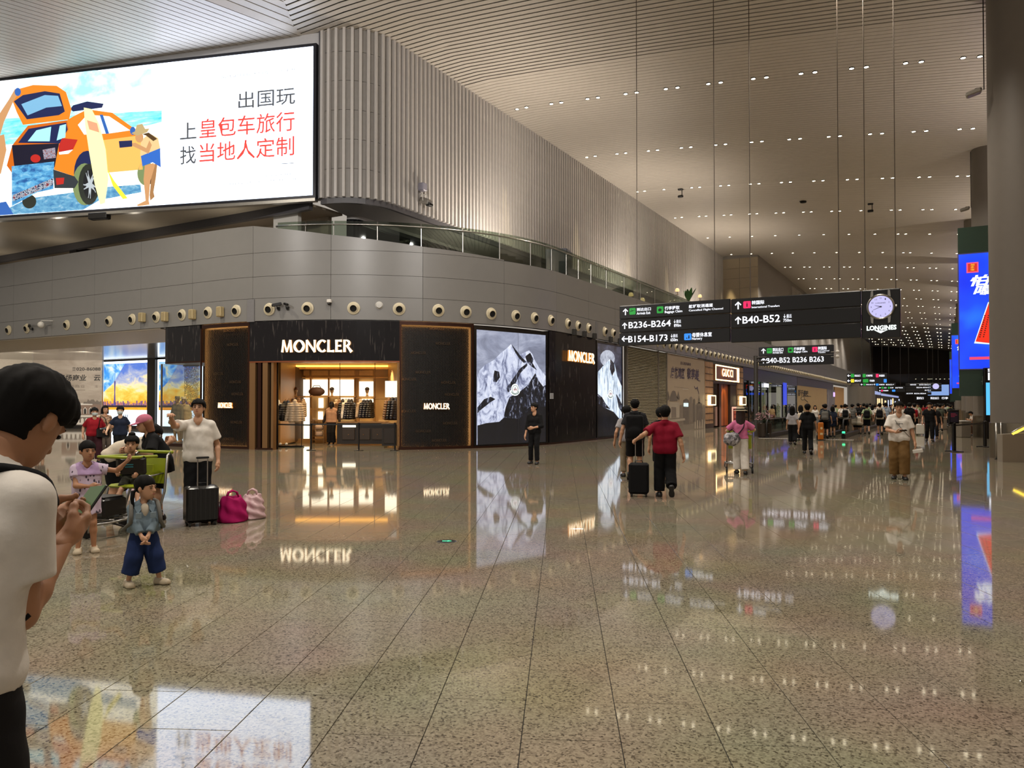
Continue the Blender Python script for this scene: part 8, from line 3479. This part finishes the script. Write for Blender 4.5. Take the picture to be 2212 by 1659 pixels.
loc = on_z(1600, 1024)
p = Person(h=1.60, fem=True, cell=.0135, hl=(-.24, .30, 1.0), hrr=(.30, .32, 1.0), el=(-.6, -.8, -.2), er=(.7, -.7, -.2), hand=('grip', 'grip'), fl=(-.07, .12, .075), fr=(.10, -.10, .075))
r = person('woman in straw boater, pink tee and white trousers pushing a trolley', loc, 186, p, s_fair, tops=[('t_shirt', dict(hem=.0, sleeve=.8, so=.03, wide=.01), c_pink)], bottoms=[('trousers', dict(length=1.92, flare=.03, o=.02, wide=.012), c_white)], hair='long', hair_mat=M('hair_brown', '2a1614', .5), shoes=m_shoe_b, face=False)
hat(p, r, M('straw', 'b9ad93', .7, var=.1, scale=60), c_black, .165)
strap(p, r, [p.shr + p.up2 * .055 - p.lat * .04, p.chest - p.fwd * .125 + p.lat * .06, p.waist - p.fwd * .135 - p.lat * .04, p.pel - p.lat * .20 - p.fwd * .10], .03, C_('plum_strap', '33202a'), 'bag_strap')
t = thing('shoulder_bag', 'grey mottled shoulder bag at the hip of the woman in straw hat', 'bag', local(r, (-.22, -.17, .72)), r.rotation_euler.z)
sdfmesh('body', lambda P: smin([ell(P, (0, 0, .12), (.20, .11, .16)), cone(P, (-.1, 0, .20), (.1, 0, .22), .06, .06)], .05) + .01 * np.sin(P[:, 0] * 40) * np.sin(P[:, 2] * 36), (-.28, -.18, -.08), (.28, .18, .34), .015, art('mottled', [(.35, '2c2a2c'), (.5, '77747a'), (.65, 'b3b0b4')], 14, 3, .6, (1, 1, 1), 0), t)
mb = MB()
mb.tube([(-.12, 0, .24), (0, 0, .36), (.12, 0, .24)], .012, 6)
mb.build('handle', c_black, t, True)
g = local(r, (0, .62, 0))
trolley('luggage trolley pushed by the woman in straw hat', g, r.rotation_euler.z, False, True, True)

loc = on_z(1943, 1035)
p = Person(h=1.75, cell=.0125, w=1.04, hrr=(.06, .30, 1.06), er=(.8, -.5, -.3), hl=(-.32, .06, .78), hand=('relax', 'hold'), fl=(-.10, .10, .078), fr=(.10, -.05, .078), par=((-.5, .2, .8), (-.75, .6, .2)), hp=4)
r = person('man in white tee and khaki trousers walking forward with a phone', loc, 3, p, s_warm, tops=[('t_shirt', dict(hem=-.055, sleeve=.8, so=.03, wide=.02, sag=.03), c_white)], bottoms=[('trousers', dict(length=1.9, flare=.035, o=.022, wide=.02), c_khaki)], hair='short', shoes=m_shoe_b)
mb = MB()
mb.box(p.chest + p.fwd * .142 - p.up2 * .02, (.14, .008, .012), 0, 0)
mb.box(p.chest + p.fwd * .142 - p.up2 * .035, (.012, .008, .03), 0, 0)
mb.build('chest_print', c_soot, r)
strap(p, r, [p.shr + p.up2 * .05 - p.lat * .05, p.chest + p.fwd * .145 + p.lat * .05, p.waist + p.fwd * .155 - p.lat * .07, p.pel + p.fwd * .09 - p.lat * .2 + p.up1 * .03], .014, c_grey, 'crossbody_strap')
t = thing('smartphone', 'dark phone in the raised hand of the man in khaki trousers', 'phone', local(r, (-.06, .40, 1.10)), r.rotation_euler.z)
mb = MB()
mb.box((0, 0, 0), (.08, .15, .01), 0, .003, Matrix.Rotation(radians(25), 3, 'X') @ Matrix.Rotation(radians(70), 3, 'Z'))
mb.build('case', m_black, t)
t = thing('paper_box', 'small white carton in the lowered hand of the khaki trousered man', 'box', local(r, (-.36, .10, .60)), r.rotation_euler.z)
mb = MB()
mb.box((0, 0, .04), (.2, .12, .07), 0, .006, Matrix.Rotation(radians(10), 3, 'Y'))
mb.build('carton', m_white, t)
mb = MB()
mb.box((0, 0, .08), (.19, .11, .012), 0, .004, Matrix.Rotation(radians(10), 3, 'Y'))
mb.build('lid', m_white, t)

# standing mannequins of the boutique
def mannequin(label, loc, rz, p, skinm, z=0.0, **kw):
	t = thing('mannequin', label, 'mannequin', (loc.x, loc.y, z), rz)
	dress_person(p, t, skinm, face=False, **kw)
	mb = MB()
	mb.lathe([(.2, .0), (.2, .015), (.02, .02)], 16)
	mb.build('base', m_steel, t)
	return t


m_mq, m_mg = M('mannequin_black', '17120f', .35), M('mannequin_gold', 'a9824e', .4, metal=.3)
q = at_depth(716, 960, 31.6)
p = Person(h=1.80, cell=.02, hl=(-.36, .05, .92), hrr=(.34, .06, .9), w=.98)
mannequin('black mannequin in hooded dark jacket with tan quilted vest, in the boutique', q, face_rot(q, -20), p, m_mq, tops=[('jacket', dict(hem=-.05, sleeve=1.9, so=.03, o=.03), C_('dark_brown', '241a16')), ('vest', dict(hem=-.02, sleeve=0, o=.045, neck=.03, vee=.0), C_('vest_tan', 'a27a5e'))], bottoms=[('trousers', dict(length=1.95, flare=.03, o=.02), C_('ink', '14110f'))], hair='bob', hair_mat=C_('dark_brown', '241a16'))
q = at_depth(383, 955, 31.0)
p = Person(h=1.86, cell=.02, hl=(-.3, .1, .9), hrr=(.3, .1, .9))
t = mannequin('tan mannequin in long coat and bucket hat, left in the corner window', q, face_rot(q, -40), p, m_mg, .12, tops=[('coat', dict(hem=-.14, sleeve=1.85, so=.03, o=.035, sag=.03), C_('coat_olive', '6a5c3e'))], hair=None, shoes=m_mg)
hat(p, t, C_('hat_olive', '7a6a48'), C_('coat_olive', '6a5c3e'), .14)
q = at_depth(396, 955, 31.25)
p = Person(h=1.84, cell=.02)
t = mannequin('gold mannequin in pale hat beside the glittering curtain, corner window', q, face_rot(q, -10), p, m_mg, .12, tops=[('coat', dict(hem=-.10, sleeve=1.85, so=.03, o=.03), C_('coat_sand', 'a08a5e'))], bottoms=[('trousers', dict(length=1.9), C_('coat_sand', 'a08a5e'))], hair=None, shoes=m_mg)
hat(p, t, C_('hat_cream', 'c8b890'), C_('coat_sand', 'a08a5e'), .15)

# -------------------------------------------------- the crowd down the concourse
def variant(kind):
	k = dict(cell=.026, h=1.7)
	tee = ('t_shirt', dict(hem=-.04, sleeve=.72, so=.024, wide=.012))
	if kind == 'man_shorts':
		return Person(fl=(-.10, .20, .10), fr=(.10, -.22, .16), pr=-30, hl=(-.28, -.08, .82), hrr=(.28, .14, .84), **k), [tee], [('shorts', dict(length=.98, flare=.03))], 'short'
	if kind == 'man_trousers':
		return Person(fl=(-.10, .18, .10), fr=(.10, -.20, .14), pr=-28, hl=(-.28, -.1, .82), hrr=(.28, .16, .84), **k), [tee], [('trousers', dict(length=1.93, flare=.02))], 'short'
	if kind == 'stand':
		return Person(w=1.04, **k), [tee], [('trousers', dict(length=1.93, flare=.02))], 'short'
	if kind == 'woman':
		return Person(fem=True, cell=.026, h=1.62, fl=(-.08, .14, .09), fr=(.09, -.14, .12), pr=-20), [('t_shirt', dict(hem=-.02, sleeve=.8, so=.026, wide=.01))], [('trousers', dict(length=1.92, flare=.035, wide=.01))], 'long'
	if kind == 'woman_shorts':
		return Person(fem=True, cell=.026, h=1.6, hl=(-.2, .2, 1.0)), [('t_shirt', dict(hem=-.05, sleeve=.8, so=.026, wide=.02))], [('shorts', dict(length=.8, flare=.03))], 'bob'
	if kind == 'child':
		return Person(kid=True, head=.215, cell=.022, h=1.2), [('t_shirt', dict(hem=-.03, sleeve=.8))], [('shorts', dict(length=.9, flare=.02))], 'short'
	if kind == 'sit':
		return Person(cell=.026, h=1.66, ph=.50, fl=(-.1, .42, .08), fr=(.1, .40, .08), kl=(0, 1, .8), kr=(0, 1, .8), hl=(-.14, .34, .70), hrr=(.14, .34, .70), lean=8, bend=8, hp=10), [tee], [('trousers', dict(length=1.85, flare=.02))], 'short'


_var = {}


def crowd(label, px, py, turn, kind, top, bottom, bag=None, group=None, sc=1.0, skin=None, z=0.0, bag_label=None):
	if kind not in _var:
		p, tp, bt, hr_ = variant(kind)
		r = thing('person', 'x', 'person', (0, 0, -50))
		dress_person(p, r, s_warm, tops=[(n, kw, c_black) for n, kw in tp], bottoms=[(n, kw, c_black) for n, kw in bt], hair=hr_, shoes=m_shoe_b, face=False, hand_cell=.011)
		_var[kind] = (p, r, [])
	p, r, bags = _var[kind]
	loc = on_z(px, py)
	if r.get('label') == 'x':
		o = r
		o.location, o.rotation_euler = (loc.x, loc.y, z), (0, 0, face_rot(loc, turn))
		o['label'] = label
		if group:
			o['group'] = group
	else:
		o = copy_tree(r, (loc.x, loc.y, z), face_rot(loc, turn), label, group)
		if not group and 'group' in o:
			del o['group']
	o.scale = (sc, sc, sc)
	for c in o.children:
		b = c.name.split('.')[0]
		m_ = top if b in ('t_shirt',) else bottom if b in ('shorts', 'trousers') else skin if (b == 'body' and skin) else None
		if m_:
			c.material_slots[0].link = 'OBJECT'
			c.material_slots[0].material = m_
	if bag:
		if not bags:
			bags.append(backpack('y', o, p, c_black, (.3, .16, .42), .02))
			bt_ = bags[0]
		else:
			bt_ = copy_tree(bags[0], (0, 0, 0))
		cc = Vector((p.chest.x, p.chest.y, 0)) - Vector((0, 1, 0)) * (.125 * p.q * p.w + .16 / 2 + .02)
		v = Matrix.Rotation(o.rotation_euler.z, 3, 'Z') @ Vector((cc.x, cc.y, (p.neck0.z - .21 - .02 - .02)))
		bt_.location = Vector(o.location) + v * sc
		bt_.rotation_euler = (0, 0, o.rotation_euler.z)
		bt_.scale = (sc, sc, sc)
		bt_['label'] = bag_label or 'backpack on the back of a distant walker in the far crowd'
		if group:
			bt_['group'] = 'bags in the far crowd'
		elif 'group' in bt_:
			del bt_['group']
		for c in bt_.children:
			c.material_slots[0].link = 'OBJECT'
			c.material_slots[0].material = bag
	return o


crowd('woman in grey hooded top and black wide trousers walking away', 1712, 961, 178, 'woman', c_lgrey, c_black)
crowd('woman in black tee walking just ahead of the grey hooded woman', 1730, 953, 182, 'woman', c_black, c_black, c_offw, None, 1.02, None, 0, 'small pale backpack on the woman in black tee')
crowd('person in black sleeveless top and black trousers, carrying a bag away', 1745, 982, 180, 'man_trousers', c_black, c_black, None, None, 1.0)
crowd('man in dark grey shirt and black shorts beside the amber floor sign', 1783, 948, 176, 'man_shorts', C_('slate', '2c3136'), c_black, c_grey, None, 1.0, None, 0, 'grey backpack on the man beside the amber sign')
crowd('woman in navy tee right of the amber floor sign', 1799, 944, 184, 'woman_shorts', c_navy, c_navy)
crowd('small person in white tee walking forward left of the amber sign', 1761, 929, 4, 'woman', c_white, c_grey)
crowd('woman in beige shirt and brown skirt by the lit yellow window', 1668, 917, 170, 'woman_shorts', c_beige, C_('brown', '4a3324'), None, None, 1.0)
crowd('man in white tee with black bag behind the walkway balustrade', 1826, 935, 182, 'man_shorts', c_white, c_black, c_black, None, 1.0, None, 0, 'black backpack on the man in white tee by the balustrade')
crowd('man in plain grey tee next to the walkway balustrade', 1841, 930, 178, 'stand', c_grey, c_soot)
crowd('child in pale grey tee ahead of the walkway', 1857, 937, 178, 'child', c_lgrey, c_soot, c_offw, None, 1.1, None, 0, 'white backpack on the child in pale grey tee')
crowd('person in light green tee and black shorts walking away', 1873, 939, 180, 'man_shorts', c_green, c_black, c_black, None, 1.0, None, 0, 'black backpack on the light green tee')
crowd('man in white tee and black shorts carrying a black strapped backpack', 1901, 940, 176, 'man_shorts', c_offw, c_black, c_black, None, 1.03, None, 0, 'black backpack on the man in cream white tee')
crowd('tall man in pale blue shirt just right of the strapped backpack', 1914, 932, 180, 'stand', c_blue, c_soot, None, None, 1.05)
crowd('large person in black directly behind the khaki trousered man', 1965, 938, 180, 'stand', c_black, c_black, None, None, 1.04)
crowd('man in white tee and black shorts with red bag, right of khaki man', 1976, 936, 184, 'man_shorts', c_white, c_black, c_red, None, 1.02, None, 0, 'red backpack on the man right of the khaki trousers')
crowd('heavy man in black clothes walking forward near the belt post sign', 2008, 954, 2, 'man_trousers', c_black, c_black, None, None, 1.04)
crowd('person in black close beside the heavy man in black', 2020, 948, -6, 'man_trousers', c_soot, c_black, None, None, .98)
crowd('person in grey green tee behind the two in black', 2031, 932, 180, 'man_shorts', C_('moss', '4c5045'), c_soot, None, None, 1.0)
crowd('seated person in orange top behind the belt posts on the right', 2117, 941, -50, 'sit', C_('orange', 'a8431a'), C_('brown', '4a3324'), None, None, 1.0)
crowd('seated person in white top at the right counter', 2104, 931, -70, 'sit', c_white, c_soot, None, None, 1.0)
crowd('seated person in black beside the pale counter', 2113, 933, -60, 'sit', c_black, c_soot, None, None, 1.0)
g = on_z(1988, 940)
suitcase('white suitcase on wheels between the khaki man and the men in black', g, face_rot(g, 0), (.4, .26, .55), m_white, .35, False)
random.seed(21)
tops_ = [('black', c_black), ('white', c_white), ('dark grey', c_soot), ('pale', c_offw), ('black', c_black), ('grey', c_grey), ('navy', c_navy), ('white', c_white), ('light green', c_green), ('black', c_soot), ('red', c_red), ('beige', c_beige)]
bots_ = [('black', c_black), ('dark', c_soot), ('grey', c_grey), ('black', c_black)]
kinds_ = ['man_shorts', 'man_trousers', 'stand', 'woman', 'woman_shorts', 'stand']
spots = []
tries = 0
while len(spots) < 92 and tries < 6000:
	tries += 1
	f = random.random() ** 1.5
	py = 894 + f * 34
	dd = F * CAMZ / (py - 873)
	px = random.uniform(1765 + (1 - f) * 110, 2062 + (1 - f) * 6)
	g = on_z(px, py)
	if g.x > .6 or g.x < -12.5 or g.y > 205:
		continue
	if any((g - q).length < .75 for q in spots):
		continue
	spots.append(g)
	tn, tm = random.choice(tops_)
	bn, bm = random.choice(bots_)
	kd = random.choice(kinds_)
	away = random.random() < .62
	lab = 'distant %s in %s top and %s %s %s in the far crowd' % ('woman' if 'woman' in kd else 'man', tn, bn, 'shorts' if 'shorts' in kd else 'trousers', 'walking away' if away else 'facing the hall')
	crowd(lab, px, py, (180 if away else 0) + random.uniform(-25, 25), kd, tm, bm, random.choice((None, None, None, c_black, c_grey)) if away and dd < 75 else None, 'far crowd: ' + lab, random.uniform(.95, 1.06))
# ------------------------------------------------------------------ small furniture of the hall
g = on_z(965, 1170)
t = thing('floor_marker', 'round black exit marker with a green arrow set in the floor', 'floor marker', (g.x, g.y, .001), YAW)
mb = MB()
mb.lathe([(.118, .0), (.118, .004), (.105, .006), (0, .006)], 28)
mb.build('disc', M('marker_black', '15171a', .25), t, 2)
mb = MB()
mb.lathe([(.118, .004), (.124, .003), (.124, 0)], 28, caps=False)
mb.build('rim', m_steel, t)
mf = Flat((0, 0, .008), (1, 0, 0), uy=(0, 1, 0))
mb = MB()
mb.add([(-.055, -.018, .009), (.02, -.018, .009), (.02, .018, .009), (-.055, .018, .009)], [(0, 1, 2, 3)])
mb.add([(.01, -.045, .009), (.065, 0, .009), (.01, .045, .009)], [(0, 1, 2)])
mb.build('arrow', E('marker_green', '4ce0a4', 1.6), t)

# belt posts on the right with the small sign
def post(label, px, py, hgt):
	g = on_z(px, py)
	t = thing('belt_post', label, 'barrier post', g, YAW)
	mb = MB()
	mb.box((0, 0, hgt / 2 + .03), (.12, .10, hgt), 0, .02)
	mb.build('post', m_black, t)
	mb = MB()
	for k in (-.22, .22):
		mb.box((0, k, .02), (.42, .05, .035), 0, .01)
	mb.box((0, 0, .03), (.06, .5, .03), 0, .01)
	mb.build('base', m_black, t)
	return t, g


t, g0 = post('thick black belt post with a sign plate on top, right of the crowd', 2061, 976, 1.0)
mb = MB()
mb.box((0, 0, 1.24), (.37, .05, .50), 0, .02)
mb.build('sign_plate', m_black, t)
pf2 = Flat((-.15, -.028, 1.03), (1, 0, 0))
mb = MB()
poly2(mb, [(.01, .02), (.29, .02), (.29, .38), (.01, .38)], pf2.o, pf2.ux, pf2.uy)
mb.build('sheet', M('sheet_violet', '2a2436', .5), t)
mb = MB()
for k, (a, b) in enumerate(((.03, .2), (.03, .25), (.03, .17))):
	poly2(mb, [(a, .30 - k * .05), (b, .30 - k * .05), (b, .325 - k * .05), (a, .325 - k * .05)], pf2.o, pf2.ux, pf2.uy, .003)
mb.build('print', M('print_rose', 'a8385a', .5), t)
t2, g1 = post('second black belt post close to the near column', 2128, 966, 1.0)
l = Matrix.Rotation(-YAW, 3, 'Z') @ (g1 - g0)
mb = MB()
mb.prism([(0, 0, .90), (l.x, l.y, .90), (l.x, l.y, .96), (0, 0, .96)], (0, .006, 0))
mb.build('belt', m_rub, t)

# moving walkways
def walkway(label, px, py, py_top, length, color=None):
	g = on_z(px, py)
	t = thing('walkway_balustrade', label, 'balustrade', (g.x, g.y, 0))
	h = .92
	mb = MB()
	pts = [Vector((0, 0, .12)), Vector((0, -.10, .35)), Vector((0, -.08, .75)), Vector((0, .12, h)), Vector((0, .5, h)), Vector((0, length, h))]
	mb.tube(pts, .035, 8)
	mb.build('handrail', m_rub, t, True)
	mb = MB()
	mb.bx(-.01, .01, .0, length, .22, h - .03)
	mb.build('glass_pane', GLASS('walk_glass', 'b9c4bf', .8), t)
	mb = MB()
	mb.bx(-.09, .09, -.02, length, 0, .22, .02)
	mb.build('skirt', m_dsteel, t)
	if color:
		mb = MB()
		mb.box((.02, -.12, .30), (.14, .06, .10), 0, .02)
		mb.build('signal', E('signal_green', '3cf0a0', 1.8), t)
	return t


walkway('glass balustrade with green signal at the near end of the moving walkway', 1822, 947, 908, 32, True)
walkway('left glass balustrade of the moving walkway near the yellow window', 1657, 946, 906, 32)
walkway('middle glass balustrade of the moving walkway beside the amber sign', 1768, 950, 906, 32)
a, b = on_z(1640, 946.5), on_z(1838, 953)
t = thing('threshold_plate', 'bright steel threshold strip across the start of the moving walkway', 'floor plate', (0, 0, 0))
mb = MB()
mb.bx(a.x, b.x, a.y - .1, a.y + .25, .001, .012)
mb.build('plate', M('bright_steel', 'c9c4ba', .3, metal=.6), t)
mb = MB()
for k in range(40):
	x = a.x + (b.x - a.x) * (k + .5) / 40
	mb.bx(x - .01, x + .01, a.y - .08, a.y + .2, .012, .018)
mb.build('comb', m_dsteel, t, kind='stuff')
g = on_z(1773, 951)
t = thing('floor_sign', 'amber standing floor sign at the walkway entrance', 'sign', g, YAW + .25)
m_amb = M('amber_board', 'b8691c', .45, var=.06)
mb = MB()
mb.box((0, 0, .42), (.28, .10, .82), 0, .03)
mb.build('board', m_amb, t)
mb = MB()
mb.box((0, 0, .02), (.34, .24, .03), 0, .01)
mb.build('base', m_dsteel, t)
mb = MB()
mb.lathe([(.06, .0), (.06, .006)], 14, (0, -.052, .56), CX)
mb.box((0, -.052, .3), (.14, .008, .10))
mb.build('symbol', M('symbol_pale', 'd8c9a0', .5), t)

# flowers by the pole
g = on_z(1651, 945)
t = thing('flower_planter', 'tall dark planter with pink blossoms beside the grey sign post', 'planter', g)
mb = MB()
mb.lathe([(.22, 0), (.34, .04), (.36, .72), (.31, .74), (.30, .68), (0, .68)], 18)
mb.build('pot', M('planter_bronze', '3a3028', .35, metal=.4, stretch=(6, 6, .2)), t, 2)
random.seed(9)
mb = MB()
for k in range(46):
	a = random.uniform(0, 2 * pi)
	rr = random.uniform(.05, .40)
	z = 1.0 + random.uniform(-.15, .42) * (1 - rr)
	mb.tube([(0, 0, .66), (cos(a) * rr * .6, sin(a) * rr * .6, .86), (cos(a) * rr, sin(a) * rr, z)], .006, 4)
mb.build('stems', M('stem_green', '2c3a1e', .6), t, kind='stuff')
mb = MB()
for k in range(190):
	a = random.uniform(0, 2 * pi)
	rr = .46 * sqrt(random.random())
	z = .95 + random.uniform(-.12, .5) * (1 - .6 * rr / .46)
	c = Vector((cos(a) * rr, sin(a) * rr, z))
	for q in range(4):
		b = random.uniform(0, 2 * pi)
		u = Vector((cos(b), sin(b), random.uniform(-.4, .8))) * .036
		v = Vector((-sin(b), cos(b), random.uniform(-.4, .4))) * .024
		mb.add([c, c + u * .6 + v, c + u * 1.2, c + u * .6 - v], [(0, 1, 2, 3)])
mb.build('blossoms', M('blossom_pink', 'b58a90', .7, var=.25, scale=30), t, kind='stuff')
mb = MB()
for k in range(60):
	a = random.uniform(0, 2 * pi)
	rr = .36 * sqrt(random.random())
	c = Vector((cos(a) * rr, sin(a) * rr, .72 + random.uniform(0, .3)))
	u = Vector((cos(a), sin(a), .4)) * .12
	v = Vector((-sin(a), cos(a), 0)) * .03
	mb.add([c - u * .4, c + v, c + u, c - v], [(0, 1, 2, 3)])
mb.build('leaves', M('leaf_dark', '25361c', .6, var=.2), t, kind='stuff')

# escalator at the right edge
g = on_z(2166, 998)
t = thing('escalator', 'escalator end with pale side panel and a glowing yellow handrail line', 'escalator', (g.x, g.y, 0), YAW)
m_stone = M('escalator_panel', '9a8f80', .3, metal=.3, var=.05, scale=2)
L = 4.2
mb = MB()
mb.prism([(0, 0, 0), (L, 0, 0), (L, 0, 2.4), (1.1, 0, .86), (.0, 0, .80)], (0, .25, 0))
mb.build('side_panel', m_stone, t)
mb = MB()
mb.prism([(1.7, 1.3, 0), (L, 1.3, 0), (L, 1.3, 2.4), (1.9, 1.3, 1.2)], (0, .25, 0))
mb.build('side_panel', m_stone, t)
mb = MB()
mb.tube([(.32, .10, .83), (.45, .10, .90), (L, .10, 2.95)], .035, 8)
mb.build('handrail', m_steel, t, True)
mb = MB()
mb.tube([(.30, .02, .80), (L, .02, 2.72)], .03, 6)
mb.build('light_line', E('handrail_glow', 'ffd23c', 3.5), t, True)
mb = MB()
mb.prism([(.5, .12, .84), (L, .12, 2.5), (L, .12, 2.85), (.6, .12, .93)], (0, .012, 0))
mb.build('glass_pane', GLASS('escalator_glass', 'd8d8d0', .85), t)
for k in range(7):
	mb = MB()
	mb.bx(1.9 + k * .33, 1.9 + k * .33 + .34, .25, 1.3, 0, .05 + k * .19)
	mb.build('step', m_dsteel, t)
for k, dx in enumerate((-.16, .0)):
	tt = thing('steel_pipe', ('left' if k == 0 else 'right') + ' of two upright steel pipes between the column and the escalator panel', 'pipe', on_z(2153 if k == 0 else 2163, 992))
	mb = MB()
	mb.tube([(0, 0, 0), (0, 0, 1.12)], .035 if k == 0 else .02, 10)
	mb.build('pipe', m_steel, tt, True)
	mb = MB()
	mb.lathe([(.06, 0), (.06, .015)], 12)
	mb.build('flange', m_dsteel, tt)
# upper deck: cafe lamps, plant, dark cabinet
for k, (px, py, lab) in enumerate(((1363, 637, 'small warm table lamp behind the balcony glass, left of the hanging rod'), (1388, 648, 'small warm table lamp at the far left end of the sign top'), (1463, 627, 'warm table lamp behind the balcony glass left of the plant'), (1512, 640, 'warm table lamp on the balcony right of the plant'))):
	p = on_x(px, py, -16.2)
	t = thing('table_lamp', lab, 'lamp', p)
	mb = MB()
	mb.lathe([(.07, -.09), (.15, -.07), (.14, .05), (.08, .14), (0, .15)], 14)
	mb.build('shade', E('lamp_shade', 'f5c98a', 1.5), t, True)
	mb = MB()
	mb.tube([(0, 0, -.09), (0, 0, -.3)], .02, 6)
	mb.lathe([(.09, -.32), (.09, -.3)], 12)
	mb.build('stand', m_bronzeL, t)
p = on_x(1487, 652, -16.0)
t = thing('potted_plant', 'broad leaved green plant on the balcony above the direction sign', 'plant', p)
mb = MB()
mb.lathe([(.2, -.5), (.3, 0), (.24, 0), (0, -.05)], 14)
mb.build('pot', m_white, t, True)
random.seed(2)
for k in range(9):
	a = 2 * pi * k / 9
	ln = random.uniform(.7, 1.1)
	lean_ = random.uniform(.2, .55)
	mb = MB()
	rows_ = []
	for i in range(6):
		f = i / 5
		c = Vector((cos(a) * lean_ * f * ln, sin(a) * lean_ * f * ln, ln * f * (1 - .25 * f * lean_)))
		w = .16 * sin(pi * min(.98, f * .9 + .08)) + .01
		v = Vector((-sin(a), cos(a), 0)) * w
		rows_.append((c - v, c + Vector((0, 0, -.03)), c + v))
	vs = [q for r_ in rows_ for q in r_]
	fs = []
	for i in range(5):
		for j in range(2):
			fs.append((i * 3 + j, i * 3 + j + 1, i * 3 + j + 4, i * 3 + j + 3))
	mb.add(vs, fs)
	mb.build('leaf', M('leaf_green', '2f5a26', .45, var=.15), t, True)
p = on_x(1207, 568, -15.6)
t = thing('cabinet', 'dark square cabinet on the balcony behind the curved glass', 'cabinet', p, .2)
mb = MB()
mb.box((0, 0, 0), (1.0, 1.0, 1.15), 0, .02)
mb.build('body', M('cabinet_dark', '3c3d44', .4), t)
mb = MB()
mb.box((.505, 0, 0), (.02, .9, 1.05))
mb.build('door', M('cabinet_door', '46474e', .4), t)
